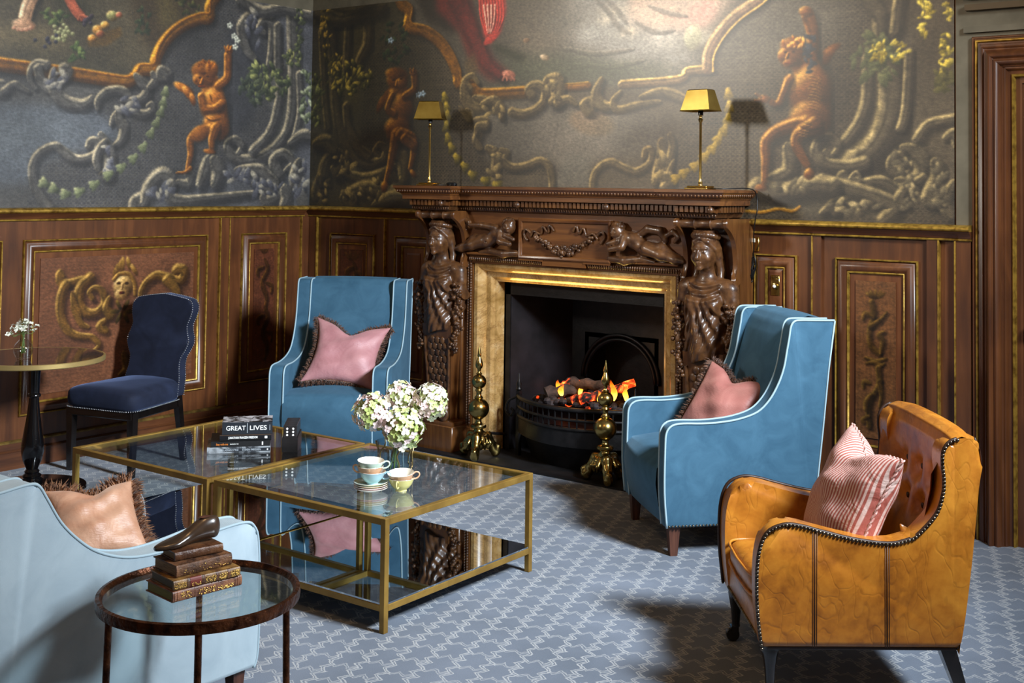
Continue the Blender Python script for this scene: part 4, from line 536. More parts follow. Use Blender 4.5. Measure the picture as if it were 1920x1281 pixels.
MURAL_BACK=[('F',[(-.166,3.239),(4.92,2.756),(4.915,1.462),(-.109,1.272)],'#4f4535',.0,1.0),('F',[(-.166,3.239),(.936,3.134),(1.247,2.52),(1.353,2.009),(.976,1.313),(-.109,1.272)],'#38321f',.12,.85),('L',[(.451,1.408),(1.643,1.443),(1.638,1.759),(2.329,1.763),(2.333,1.464),(2.534,1.47),(2.529,1.862),(1.633,2.005),(1.438,2.546),(.942,2.834),(.584,2.554)],'#1f1a12',.7),('L',[(3.027,1.484),(4.32,1.523),(4.203,2.027),(4.319,2.7),(3.64,2.757),(3.339,2.443),(3.165,2.109)],'#2c2620',.7),('L',[(4.489,1.5),(4.76,1.509),(4.76,1.643),(4.489,1.61)],'#2c2620',.7),('F',[(3.336,2.814),(4.202,2.739),(4.202,2.539),(3.707,2.364),(3.339,2.412)],'#6a6458',.09,.5),('F',[(4.267,2.535),(4.523,2.517),(4.501,2.077),(4.377,1.885),(4.174,1.801),(4.023,1.858),(4.203,1.943),(4.285,2.11)],'#5a5040',.018,.9),('F',[(3.613,1.704),(3.838,1.783),(4.084,1.744),(4.433,1.658),(4.489,1.561),(3.711,1.552)],'#554c3b',.021,.9),('F',[(.078,2.857),(.577,2.861),(.531,2.518),(.455,2.098),(.654,1.867),(.44,1.821),(.226,1.985)],'#3f371f',.018,.9),('F',[(.092,1.507),(.198,1.766),(.656,1.768),(.988,1.689),(1.12,1.53)],'#3a321d',.021,.9),('F',[(.024,3.141),(.709,3.08),(.714,2.889),(.304,2.865),(.041,2.94)],'#453c24',.015,.9),('F',[(.893,3.214),(.94,2.954),(1.032,2.894),(1.034,2.805),(1.144,2.768),(1.292,2.685),(1.39,2.585),(1.458,2.459),(1.478,2.4),(1.59,2.396),(1.609,2.352),(1.691,2.331),(2.07,2.32),(2.719,2.314),(3.199,2.332),(3.213,2.394),(3.318,2.407),(3.331,2.499),(3.399,2.606),(3.501,2.696),(3.614,2.754),(3.672,2.935)],'#4d463a',.006,1.0),('F',[(.986,3.13),(1.427,3.088),(1.434,2.726),(1.339,2.733),(1.143,2.819)],'#2c2418',.03,.9),('F',[(1.841,3.049),(2.634,2.973),(2.601,2.45),(2.069,2.409),(1.848,2.593)],'#63594a',.09,.9),('F',[(2.313,3.004),(3.23,2.917),(3.233,2.48),(2.871,2.372),(2.401,2.46)],'#8a857c',.108,.85),('F',[(2.865,2.951),(3.574,2.884),(3.337,2.597),(3.089,2.677)],'#a08a78',.054,.8),('F',[(2.79,2.894),(3.088,2.772),(3.232,2.667),(2.98,2.622),(2.791,2.731)],'#b89880',.036,.7),('F',[(3.196,2.732),(3.388,2.809),(3.371,2.687),(3.267,2.633)],'#b07a6c',.03,.7),('C',2.52,2.653,.14,.071,'#9a958c',.8),('C',2.717,2.509,.156,.079,'#807a72',.8),('C',3.017,2.587,.122,.065,'#a59c90',.8),('C',3.127,2.455,.122,.063,'#77726a',.8),('C',2.482,2.489,.16,.082,'#6e675c',.8),('C',2.905,2.723,.126,.065,'#b09a88',.8),('C',2.676,2.773,.114,.059,'#b4a690',.8),('C',2.792,2.634,.068,.036,'#c4b49c',.8),('C',2.618,2.718,.055,.028,'#cdbfa8',.8),('C',3.161,2.672,.094,.048,'#a88878',.8),('C',2.316,2.734,.164,.079,'#6a6458',.8),('C',3.303,2.569,.07,.037,'#a8a08c',.8),('S',[(2.517,2.885),(2.637,2.776),(2.715,2.672),(2.808,2.627)],.0162,'#6a6256','#9a8e7e','#cabda6',1,.55),('S',[(2.58,2.879),(2.675,2.806),(2.777,2.687)],.016,'#6a6256','#9a8e7e','#cabda6',1,.55),('S',[(2.83,2.696),(2.98,2.622),(3.111,2.625)],.0153,'#6a6256','#9a8e7e','#cabda6',1,.55),('S',[(2.926,2.785),(3.074,2.729),(3.196,2.701)],.0153,'#6a6256','#9a8e7e','#cabda6',1,.55),('S',[(2.318,2.565),(2.561,2.518),(2.831,2.529)],.0162,'#6a6256','#9a8e7e','#cabda6',1,.55),('S',[(2.401,2.46),(2.679,2.433),(2.907,2.46)],.0162,'#6a6256','#9a8e7e','#cabda6',1,.55),('B',3.233,2.573,.063,.0832,-.1,'#6a6450','#a8a284','#d0c8a4',.7),('F',[(1.76,2.528),(2.319,2.532),(2.87,2.436),(3.163,2.39),(2.871,2.327),(1.763,2.353)],'#4a4a38',.042,.8),('F',[(1.211,3.108),(1.475,3.083),(1.644,2.712),(1.738,2.53),(1.895,2.417),(1.887,2.376),(1.718,2.39),(1.555,2.504),(1.444,2.725),(1.239,2.886)],'#5c261c',.021,1.0),('S',[(1.381,3.02),(1.528,2.756),(1.647,2.552),(1.807,2.421)],.081,'#3a140e','#6a2a20','#8c4030',2,1.0),('F',[(1.591,3.072),(1.819,3.051),(1.844,2.838),(1.802,2.701),(1.714,2.623),(1.658,2.69)],'#a83c30',.012,1.0),('S',[(1.616,2.999),(1.628,2.82),(1.681,2.688)],.0101,'#8a2a22','#c04a3a','#d06a58',2,1.0),('S',[(1.639,2.997),(1.653,2.818),(1.691,2.688)],.01,'#8a2a22','#c04a3a','#d06a58',2,1.0),('S',[(1.662,2.994),(1.678,2.816),(1.701,2.687)],.01,'#8a2a22','#c04a3a','#e8a08c',2,1.0),('S',[(1.685,2.992),(1.702,2.814),(1.711,2.686)],.01,'#8a2a22','#c04a3a','#e8a08c',2,1.0),('S',[(1.707,2.99),(1.727,2.812),(1.721,2.686)],.01,'#8a2a22','#c04a3a','#d06a58',2,1.0),('S',[(1.73,2.988),(1.751,2.81),(1.731,2.685)],.0101,'#8a2a22','#c04a3a','#e8a08c',2,1.0),('S',[(1.753,2.986),(1.775,2.808),(1.741,2.684)],.0101,'#8a2a22','#c04a3a','#d06a58',2,1.0),('S',[(1.775,2.984),(1.8,2.807),(1.75,2.684)],.0099,'#8a2a22','#c04a3a','#d06a58',2,1.0),('S',[(1.797,2.982),(1.824,2.805),(1.76,2.683)],.0099,'#8a2a22','#c04a3a','#d06a58',2,1.0),('S',[(1.654,2.889),(1.675,2.781),(1.69,2.702)],.008,'#b87060','#e0b8a0','#f0dcc8',2,1.0),('S',[(1.686,2.886),(1.697,2.779),(1.699,2.701)],.0081,'#b87060','#e0b8a0','#f0dcc8',2,1.0),('S',[(1.718,2.883),(1.72,2.777),(1.708,2.701)],.0081,'#b87060','#e0b8a0','#f0dcc8',2,1.0),('S',[(1.75,2.881),(1.743,2.776),(1.717,2.7)],.008,'#b87060','#e0b8a0','#f0dcc8',2,1.0),('B',1.722,2.664,.081,.0288,.5,'#7a241c','#b04434','#d06a54',1.0),('B',1.873,2.418,.0616,.0315,-.2,'#6a4030','#a8705a','#c89078',1.0),('S',[(1.851,2.426),(1.825,2.385)],.0099,'#6a4030','#a8705a','#c89078',0,1.0),('S',[(1.851,2.426),(1.861,2.384)],.0099,'#6a4030','#a8705a','#c89078',0,1.0),('S',[(1.851,2.426),(1.896,2.382)],.0099,'#6a4030','#a8705a','#c89078',0,1.0),('S',[(1.851,2.426),(1.922,2.381)],.0099,'#6a4030','#a8705a','#c89078',0,1.0),('F',[(1.722,2.636),(2.024,2.535),(1.982,2.489),(1.759,2.578)],'#33321f',.018,.9),('B',2.161,2.514,.042,.0204,-.3,'#5a4a36','#a08c70','#c8b498',1.0),('B',2.014,2.632,.0301,.017,0,'#4a3a26','#8a6a4c','#a88a6c',.7),('F',[(1.485,2.507),(1.577,2.588),(1.625,2.465),(1.534,2.405)],'#5a4a30',.018,.8),('S',[(.844,3.105),(.899,2.965),(.981,2.898),(.974,2.795),(1.124,2.754),(1.263,2.672),(1.361,2.564),(1.425,2.453),(1.45,2.38),(1.563,2.365),(1.582,2.325),(1.665,2.297),(2.006,2.299)],.0425,'#2e1c06','#8c5f18','#d9a53a',0,1.0),('S',[(.874,3.129),(.929,2.989),(1.011,2.922),(1.003,2.818),(1.154,2.778),(1.292,2.696),(1.39,2.588),(1.453,2.477),(1.478,2.404),(1.59,2.388),(1.609,2.349),(1.692,2.321),(2.032,2.322)],.0104,'#4a300a','#7a5418','#c99838',0,1.0),('S',[(2.264,2.313),(2.5,2.317)],.0255,'#2e1c06','#8c5f18','#d9a53a',0,1.0),('S',[(2.264,2.336),(2.5,2.34)],.0072,'#4a300a','#9a7428','#e0b850',0,1.0),('S',[(2.742,2.32),(3.056,2.326),(3.171,2.34),(3.192,2.376),(3.311,2.383)],.0264,'#4a3a28','#8c7454','#d8bc7c',0,1.0),('S',[(2.742,2.339),(3.055,2.345),(3.171,2.359),(3.192,2.395),(3.311,2.401)],.0066,'#7a6438','#b8985a','#f0d890',0,1.0),('S',[(3.332,2.388),(3.338,2.48),(3.406,2.587),(3.508,2.677),(3.64,2.751),(3.705,2.812)],.0384,'#54402e','#8c7054','#c9ab78',0,1.0),('S',[(3.367,2.368),(3.373,2.46),(3.441,2.566),(3.541,2.656),(3.673,2.731),(3.738,2.791)],.0065,'#7a6034','#c09a4c','#f4d98c',0,1.0),('F',[(1.63,2.217),(1.898,2.244),(2.721,2.185),(3.057,2.112),(2.986,1.892),(2.489,1.862),(2.329,1.729),(2.245,1.863),(1.905,1.829),(1.658,1.899)],'#5c554a',.042,1.0),('F',[(2.073,2.136),(2.605,2.123),(2.685,1.894),(2.45,1.796),(2.33,1.713),(2.245,1.863)],'#6e6558',.06,.7),('F',[(2.327,1.896),(2.521,1.895),(2.515,1.692),(2.248,1.688)],'#645e52',.024,.8),('B',2.526,2.092,.184,.0858,-.2,'#6a5a40','#80664a','#8a7050',.45),('S',[(1.535,2.334),(1.497,2.392),(1.561,2.425),(1.618,2.373)],.0383,'#332b1e','#6b5c40','#a8905e',2,1.0),('S',[(1.479,2.372),(1.509,2.27),(1.584,2.218),(1.684,2.208)],.0487,'#332b1e','#6b5c40','#a8905e',1,1.0),('S',[(1.573,2.283),(1.684,2.251),(1.784,2.198),(1.838,2.12)],.0391,'#332b1e','#6b5c40','#a8905e',1,1.0),('S',[(1.639,2.231),(1.747,2.256),(1.819,2.19),(1.811,2.135)],.037,'#332b1e','#6b5c40','#a8905e',1,1.0),('S',[(1.453,2.222),(1.539,2.141),(1.557,2.169),(1.51,2.199)],.0325,'#332b1e','#6b5c40','#a8905e',1,1.0),('S',[(1.585,2.133),(1.686,2.117),(1.632,2.055),(1.606,1.984),(1.653,1.935)],.0428,'#332b1e','#6b5c40','#a8905e',1,1.0),('S',[(1.687,2.089),(1.614,2.09),(1.605,2.034)],.0347,'#332b1e','#6b5c40','#a8905e',2,1.0),('S',[(1.689,1.948),(1.771,1.899),(1.773,1.794),(1.756,1.697)],.0443,'#332b1e','#6b5c40','#a8905e',1,1.0),('S',[(1.806,1.933),(1.868,1.905),(1.834,1.871),(1.807,1.899)],.0309,'#332b1e','#6b5c40','#a8905e',1,1.0),('S',[(1.825,1.857),(1.914,1.815),(2.035,1.829),(2.128,1.856),(2.204,1.822),(2.231,1.729),(2.231,1.675)],.0301,'#332b1e','#6b5c40','#a8905e',0,1.0),('S',[(2.539,1.679),(2.546,1.764),(2.593,1.823),(2.67,1.849),(2.74,1.823),(2.839,1.791),(2.913,1.817),(2.957,1.861),(2.957,1.912),(2.92,1.918),(2.913,1.88)],.0273,'#332b1e','#6b5c40','#a8905e',0,1.0),('S',[(3.022,1.98),(3.038,1.892),(3.009,1.798),(2.981,1.716)],.0494,'#332b1e','#6b5c40','#a8905e',1,1.0),('S',[(3.08,2.017),(3.102,1.936),(3.074,1.829),(3.097,1.767)],.0314,'#332b1e','#6b5c40','#a8905e',1,1.0),('S',[(1.899,2.174),(1.987,2.158),(2.089,2.183),(2.156,2.235),(2.164,2.31),(2.096,2.34),(2.036,2.321),(2.062,2.279)],.0351,'#332b1e','#6b5c40','#a8905e',0,1.0),('S',[(2.171,2.37),(2.255,2.36),(2.265,2.265),(2.215,2.227)],.0594,'#332b1e','#6b5c40','#a8905e',1,1.0),('S',[(2.273,2.225),(2.347,2.242),(2.413,2.207)],.0396,'#332b1e','#6b5c40','#a8905e',2,1.0),('S',[(2.51,2.158),(2.461,2.206),(2.509,2.231),(2.541,2.19)],.0385,'#332b1e','#6b5c40','#a8905e',2,1.0),('S',[(2.602,2.365),(2.556,2.268),(2.596,2.201),(2.682,2.186)],.0428,'#332b1e','#6b5c40','#a8905e',1,1.0),('S',[(2.743,2.281),(2.682,2.218),(2.721,2.165),(2.872,2.193),(3.02,2.207)],.0281,'#332b1e','#6b5c40','#a8905e',1,1.0),('S',[(2.872,2.238),(3.02,2.264),(3.164,2.221),(3.236,2.169)],.0314,'#332b1e','#6b5c40','#a8905e',1,1.0),('S',[(3.114,1.861),(3.061,1.748),(3.025,1.697)],.0265,'#332b1e','#6b5c40','#a8905e',1,1.0),('S',[(3.024,1.766),(3.082,1.742),(3.046,1.704)],.0486,'#332b1e','#6b5c40','#a8905e',1,1.0),('S',[(.191,2.889),(.233,2.572),(.264,2.257),(.325,2.061),(.449,1.913),(.601,1.844),(.738,1.867),(.778,1.934),(.714,1.972),(.673,1.927),(.716,1.897)],.0601,'#241d10','#4d4228','#8c7644',2,1.0),('S',[(.375,2.254),(.401,2.099),(.502,1.959),(.611,1.897)],.0425,'#241d10','#4d4228','#8c7644',0,1.0),('S',[(.102,2.816),(.149,2.339),(.189,2.103)],.0384,'#241d10','#4d4228','#8c7644',0,1.0),('S',[(.386,2.875),(.368,2.526)],.0434,'#241d10','#4d4228','#8c7644',0,1.0),('S',[(.5,2.89),(.577,2.845),(.58,2.707),(.508,2.596),(.467,2.506)],.0546,'#241d10','#4d4228','#8c7644',1,1.0),('S',[(.04,2.98),(.303,2.896),(.521,2.942),(.712,2.957)],.0675,'#241d10','#4d4228','#8c7644',0,1.0),('S',[(.072,3.057),(.411,2.966),(.711,3.026)],.0434,'#241d10','#4d4228','#8c7644',0,1.0),('S',[(.142,1.75),(.184,1.868),(.306,1.906),(.375,1.829),(.299,1.759),(.242,1.806)],.0668,'#241d10','#4d4228','#8c7644',2,1.0),('S',[(.332,1.79),(.551,1.73),(.761,1.769),(.883,1.829)],.0529,'#241d10','#4d4228','#8c7644',1,1.0),('S',[(.044,1.987),(.17,1.993),(.272,1.93)],.0697,'#241d10','#4d4228','#8c7644',1,1.0),('S',[(.12,1.75),(.089,1.632),(.148,1.531)],.0704,'#241d10','#4d4228','#8c7644',1,1.0),('S',[(.337,1.597),(.552,1.661),(.816,1.635),(1.02,1.601)],.0697,'#241d10','#4d4228','#8c7644',1,1.0),('S',[(.447,1.545),(.392,1.59),(.457,1.614),(.49,1.577)],.0491,'#241d10','#4d4228','#8c7644',2,1.0),('S',[(.661,1.55),(.868,1.606),(1.06,1.572)],.0581,'#241d10','#4d4228','#8c7644',1,1.0),('S',[(.859,1.978),(.943,1.866),(.947,1.718)],.0639,'#241d10','#4d4228','#8c7644',1,1.0),('S',[(4.4,2.386),(4.411,2.163),(4.377,2.024),(4.308,1.919),(4.215,1.852)],.085,'#2e2820','#665a44','#b69f6c',0,1.0),('S',[(4.29,2.392),(4.285,2.195),(4.244,2.066),(4.173,1.966)],.0414,'#2e2820','#665a44','#b69f6c',0,1.0),('S',[(4.507,2.408),(4.49,2.132),(4.462,2.023)],.0296,'#2e2820','#665a44','#b69f6c',0,1.0),('S',[(4.262,1.841),(4.156,1.824),(4.048,1.841),(3.993,1.899),(4.011,1.968),(4.078,1.978),(4.12,1.926),(4.084,1.881),(4.048,1.904)],.0421,'#2e2820','#665a44','#b69f6c',2,1.0),('S',[(4.489,1.775),(4.422,1.802),(4.411,1.857),(4.462,1.885),(4.512,1.846),(4.478,1.808)],.0363,'#2e2820','#665a44','#b69f6c',2,1.0),('S',[(4.462,1.923),(4.545,1.895),(4.572,1.802),(4.517,1.747),(4.433,1.752)],.048,'#2e2820','#665a44','#b69f6c',1,1.0),('S',[(4.144,1.773),(4.221,1.728),(4.348,1.746),(4.461,1.703),(4.572,1.759)],.0339,'#2e2820','#665a44','#b69f6c',0,1.0),('S',[(4.233,1.745),(4.197,1.762),(4.221,1.79),(4.244,1.768)],.0245,'#2e2820','#665a44','#b69f6c',2,1.0),('S',[(4.024,1.571),(4.114,1.619),(4.233,1.644),(4.348,1.613)],.0451,'#2e2820','#665a44','#b69f6c',1,1.0),('S',[(4.114,1.585),(4.084,1.624),(4.126,1.636),(4.144,1.597)],.035,'#2e2820','#665a44','#b69f6c',2,1.0),('S',[(4.024,1.743),(4.203,1.7),(4.348,1.657),(4.433,1.609),(4.377,1.552)],.0451,'#2e2820','#665a44','#b69f6c',0,1.0),('S',[(4.517,1.747),(4.461,1.664),(4.489,1.621)],.0407,'#2e2820','#665a44','#b69f6c',1,1.0),('S',[(4.632,1.857),(4.654,1.776),(4.605,1.667),(4.648,1.624)],.0463,'#2e2820','#665a44','#b69f6c',1,1.0),('S',[(4.734,1.749),(4.697,1.641),(4.723,1.562)],.0455,'#2e2820','#665a44','#b69f6c',1,1.0),('S',[(4.551,1.966),(4.605,2.036),(4.735,2.061)],.0333,'#2e2820','#665a44','#b69f6c',0,1.0),('S',[(4.686,1.964),(4.735,1.985),(4.75,1.91)],.035,'#2e2820','#665a44','#b69f6c',1,1.0),('S',[(3.678,1.74),(3.837,1.8),(3.824,1.947)],.0523,'#2e2820','#665a44','#b69f6c',1,1.0),('S',[(3.645,1.71),(3.775,1.677),(3.962,1.714),(4.084,1.71)],.0594,'#2e2820','#665a44','#b69f6c',0,1.0),('S',[(4.261,2.762),(4.342,2.614),(4.354,2.501)],.0451,'#2e2820','#665a44','#b69f6c',0,1.0),('S',[(4.462,2.744),(4.434,2.523)],.037,'#2e2820','#665a44','#b69f6c',0,1.0),('V',4.203,1.609,.15,.041,16,.0406,'#2e2820','#655a44','#a8946a',.3),('V',4.506,1.676,.05,.07,12,.0378,'#2e2820','#655a44','#a8946a',.3),('V',4.665,1.722,.047,.108,14,.0378,'#2e2820','#655a44','#a8946a',.3),('V',4.462,1.83,.065,.054,10,.0378,'#2e2820','#655a44','#a8946a',.3),('V',3.838,1.713,.124,.035,10,.0406,'#2e2820','#655a44','#a8946a',.3),('V',.145,1.672,.078,.117,12,.0507,'#1c160a','#463b22','#857040',.3),('V',.607,1.617,.265,.044,14,.0481,'#1c160a','#463b22','#857040',.3),('V',.331,1.829,.132,.07,10,.0507,'#1c160a','#463b22','#857040',.3),('V',.761,1.754,.156,.044,8,.0481,'#1c160a','#463b22','#857040',.3),('V',1.772,1.829,.054,.105,10,.042,'#332b1e','#63563c','#a08a5a',.3),('V',3.024,1.829,.043,.096,10,.0384,'#332b1e','#63563c','#a08a5a',.3),('V',1.721,2.193,.108,.042,8,.042,'#332b1e','#63563c','#a08a5a',.3),('V',2.239,2.3,.059,.061,8,.0408,'#332b1e','#63563c','#a08a5a',.3),('S',[(3.58,1.572),(3.679,1.569),(3.775,1.589),(3.857,1.579),(3.901,1.603)],.0092,'#6a4a14','#a87a28','#d9a845',0,1.0),('H',[(1.319,2.299),(1.339,2.233),(1.35,2.175),(1.342,2.103),(1.353,2.023),(1.383,1.958),(1.431,1.886),(1.498,1.829),(1.564,1.772),(1.675,1.731),(1.774,1.704)],.0504,'#2a2408','#7a6a20','#b89c3c'),('H',[(3.463,2.248),(3.47,2.175),(3.464,2.102),(3.444,2.042),(3.41,1.994),(3.376,1.939),(3.328,1.891),(3.266,1.835),(3.196,1.792),(3.14,1.761)],.042,'#4a3c14','#8c7430','#d8b450'),('V',.402,2.454,.231,.117,60,.039,'#1a1808','#4a4420','#a08a3c',.3),('V',.148,2.813,.056,.24,26,.032,'#1a1808','#5a4c1c','#a8883a',.35),('V',.221,2.588,.101,.078,16,.0312,'#1a1808','#5c5020','#b0923c',.35),('V',.059,2.303,.08,.2,28,.036,'#1a1a0c','#4c4a28','#8c8a4c',.3),('V',.843,2.691,.156,.148,30,.0333,'#14180e','#26301c','#3a4428',.15),('B',.83,2.707,.0153,.0089,0,'#4a5458','#8a98a0','#c4d0d4',1.0),('B',.818,2.695,.0153,.0091,-1,'#4a5458','#8a98a0','#c4d0d4',1.0),('B',.797,2.701,.0156,.0091,-2,'#4a5458','#8a98a0','#c4d0d4',1.0),('B',.797,2.716,.0156,.0091,-3,'#4a5458','#8a98a0','#c4d0d4',1.0),('B',.817,2.72,.0156,.0091,-4,'#4a5458','#8a98a0','#c4d0d4',1.0),('B',1.141,2.319,.0147,.0089,0,'#4a5458','#8a98a0','#c4d0d4',1.0),('B',1.129,2.308,.0147,.0086,-1,'#4a5458','#8a98a0','#c4d0d4',1.0),('B',1.11,2.313,.0147,.0089,-2,'#4a5458','#8a98a0','#c4d0d4',1.0),('B',1.109,2.328,.015,.0089,-3,'#4a5458','#8a98a0','#c4d0d4',1.0),('B',1.129,2.332,.0147,.0089,-4,'#4a5458','#8a98a0','#c4d0d4',1.0),('B',1.101,2.314,.015,.0086,0,'#4a5458','#8a98a0','#c4d0d4',1.0),('B',1.09,2.302,.0147,.0089,-1,'#4a5458','#8a98a0','#c4d0d4',1.0),('B',1.07,2.307,.015,.0089,-2,'#4a5458','#8a98a0','#c4d0d4',1.0),('B',1.07,2.322,.0147,.0089,-3,'#4a5458','#8a98a0','#c4d0d4',1.0),('B',1.089,2.326,.015,.0089,-4,'#4a5458','#8a98a0','#c4d0d4',1.0),('V',4.319,2.39,.145,.129,50,.0364,'#3a3c28','#5c5c3c','#74704a',.25),('V',4.4,2.425,.112,.056,36,.0224,'#5a5020','#a08a34','#ead060',.55),('V',4.587,2.595,.038,.112,24,.0224,'#5a5020','#a08a34','#ead060',.5),('V',4.693,2.397,.036,.108,26,.0216,'#4a4420','#8c7c34','#e0c454',.5),('V',4.709,2.613,.022,.07,12,.0189,'#4a4420','#8c7c34','#e0c454',.5),('V',4.682,2.262,.057,.054,18,.0297,'#38361e','#57502c','#6c6238',.2),('B',.759,2.296,.1144,.0333,.9,'#261404','#5e3a10','#b8862e',1.0),('B',.718,2.259,.0728,.0304,1.1,'#261404','#5e3a10','#b8862e',1.0),('S',[(.892,2.328),(.916,2.201),(.878,2.053)],.0957,'#261404','#5e3a10','#b8862e',0,1.0),('B',.915,2.223,.1326,.111,-.05,'#261404','#5e3a10','#b8862e',1.0),('B',.887,2.09,.1326,.0888,0,'#261404','#5e3a10','#b8862e',1.0),('B',.88,2.434,.1122,.0814,0,'#261404','#5e3a10','#b8862e',1.0),('B',.858,2.472,.104,.0456,-.1,'#261404','#5e3a10','#b8862e',1.0),('B',.921,2.402,.0612,.0407,-.1,'#261404','#5e3a10','#b8862e',1.0),('S',[(.954,2.311),(1.043,2.36),(1.041,2.449)],.0326,'#261404','#5e3a10','#b8862e',0,1.0),('B',1.031,2.471,.04,.0266,0,'#261404','#5e3a10','#b8862e',1.0),('S',[(1.011,2.48),(1.0,2.495)],.0087,'#261404','#5e3a10','#b8862e',0,1.0),('S',[(1.036,2.479),(1.035,2.497)],.0087,'#261404','#5e3a10','#b8862e',0,1.0),('S',[(.831,2.316),(.792,2.227),(.855,2.188)],.0308,'#261404','#5e3a10','#b8862e',0,1.0),('S',[(.878,2.045),(.85,1.933),(.822,1.821),(.783,1.717)],.0534,'#261404','#5e3a10','#b8862e',2,1.0),('B',.773,1.679,.0364,.0444,-.2,'#261404','#5e3a10','#b8862e',1.0),('S',[(.919,2.044),(1.031,2.013),(1.043,1.917),(1.015,1.807)],.0522,'#261404','#5e3a10','#b8862e',2,1.0),('B',1.046,1.77,.045,.0222,-.7,'#261404','#5e3a10','#b8862e',1.0),('S',[(.96,2.014),(1.042,1.969)],.043,'#261404','#5e3a10','#b8862e',0,1.0),('B',4.083,2.455,.06,.0232,.4,'#33200f','#744a26','#d6a858',1.0),('B',4.059,2.41,.054,.0261,1.1,'#33200f','#744a26','#d6a858',1.0),('B',4.071,2.432,.042,.0261,.7,'#33200f','#744a26','#d6a858',1.0),('S',[(3.947,2.644),(3.972,2.555),(3.973,2.45)],.039,'#33200f','#744a26','#d6a858',0,1.0),('B',3.935,2.668,.0465,.0319,-.3,'#33200f','#744a26','#d6a858',1.0),('S',[(3.93,2.382),(3.992,2.205),(3.992,2.06)],.0826,'#33200f','#744a26','#d6a858',0,1.0),('B',3.955,2.235,.1364,.145,-.2,'#33200f','#744a26','#d6a858',1.0),('B',3.961,2.09,.1302,.0986,0,'#33200f','#744a26','#d6a858',1.0),('B',3.854,2.439,.0832,.087,-.1,'#33200f','#744a26','#d6a858',1.0),('B',3.86,2.497,.0832,.042,0,'#33200f','#744a26','#d6a858',1.0),('B',3.803,2.436,.0384,.0406,0,'#33200f','#744a26','#d6a858',1.0),('B',3.835,2.393,.0384,.0232,0,'#33200f','#744a26','#d6a858',1.0),('S',[(3.836,2.299),(3.773,2.171),(3.708,2.197)],.0335,'#33200f','#744a26','#d6a858',2,1.0),('B',3.689,2.198,.0416,.024,-.2,'#33200f','#744a26','#d6a858',1.0),('S',[(3.669,2.21),(3.636,2.229)],.0063,'#33200f','#744a26','#d6a858',0,1.0),('S',[(3.663,2.193),(3.63,2.194)],.0063,'#33200f','#744a26','#d6a858',0,1.0),('S',[(3.93,2.056),(3.805,2.035),(3.703,1.972),(3.697,1.859),(3.691,1.741)],.0518,'#33200f','#744a26','#d6a858',2,1.0),('B',3.671,1.705,.0429,.0232,0,'#33200f','#744a26','#d6a858',1.0),('S',[(3.974,2.043),(3.9,2.004),(3.881,1.94),(3.944,1.829)],.054,'#33200f','#744a26','#d6a858',2,1.0),('B',3.956,1.783,.0341,.0348,-.2,'#33200f','#744a26','#d6a858',1.0),('S',[(3.948,2.317),(3.992,2.309),(4.028,2.29)],.003,'#8a5c20','#c89848','#f0d080',1,.6),('S',[(3.948,2.3),(3.992,2.292),(4.028,2.273)],.003,'#8a5c20','#c89848','#f0d080',1,.6),('S',[(3.948,2.282),(3.992,2.275),(4.028,2.256)],.003,'#8a5c20','#c89848','#f0d080',1,.6),('S',[(3.949,2.265),(3.992,2.257),(4.029,2.238)],.003,'#8a5c20','#c89848','#f0d080',1,.6),('S',[(3.949,2.247),(3.992,2.24),(4.029,2.221)],.003,'#8a5c20','#c89848','#f0d080',1,.6),('S',[(3.949,2.23),(3.992,2.222),(4.029,2.204)],.003,'#8a5c20','#c89848','#f0d080',1,.6),('S',[(3.949,2.212),(3.992,2.205),(4.029,2.186)],.003,'#8a5c20','#c89848','#f0d080',1,.6),('S',[(3.949,2.195),(3.992,2.188),(4.029,2.169)],.003,'#8a5c20','#c89848','#f0d080',1,.6),('S',[(3.949,2.177),(3.992,2.17),(4.029,2.152)],.003,'#8a5c20','#c89848','#f0d080',1,.6),('S',[(3.949,2.16),(3.992,2.153),(4.029,2.134)],.003,'#8a5c20','#c89848','#f0d080',1,.6),('S',[(3.949,2.143),(3.992,2.136),(4.029,2.117)],.0029,'#8a5c20','#c89848','#f0d080',1,.6),('S',[(3.916,2.068),(3.98,2.055)],.003,'#8a5c20','#c89848','#f0d080',1,.6),('S',[(3.909,2.053),(3.972,2.04)],.003,'#8a5c20','#c89848','#f0d080',1,.6),('S',[(3.903,2.039),(3.965,2.026)],.003,'#8a5c20','#c89848','#f0d080',1,.6),('S',[(3.897,2.024),(3.957,2.012)],.003,'#8a5c20','#c89848','#f0d080',1,.6),('S',[(3.891,2.01),(3.949,1.997)],.003,'#8a5c20','#c89848','#f0d080',1,.6),('S',[(3.885,1.996),(3.942,1.983)],.0029,'#8a5c20','#c89848','#f0d080',1,.6),('V',3.867,2.503,.068,.029,18,.0174,'#5a3010','#a86c28','#e8b860',.35),('V',3.96,2.439,.031,.116,16,.0261,'#22242a','#34363a','#44464a',.1),('B',.844,2.428,.0153,.0074,0,'#140a02','#2e1a06','#4a2c0c',1.0),('B',.916,2.432,.015,.0074,0,'#140a02','#2e1a06','#4a2c0c',1.0),('S',[(.875,2.419),(.865,2.389)],.009,'#4a2c0a','#8a5c1c','#c89238',0,1.0),('B',3.816,2.453,.0112,.0064,0,'#1c0e04','#3a2008','#5a3410',1.0),('B',3.86,2.453,.0112,.0066,0,'#1c0e04','#3a2008','#5a3410',1.0),('S',[(3.829,2.446),(3.816,2.417)],.0062,'#6a4014','#b07c34','#f0c870',0,1.0),('S',[(3.81,2.394),(3.842,2.39)],.0045,'#3a1a06','#6a2e10','#8a4a1c',0,1.0),('S',[(3.899,2.045),(3.962,2.026),(4.035,2.042)],.0059,'#2e1806','#4a2a0e','#6a4016',1,.7)]
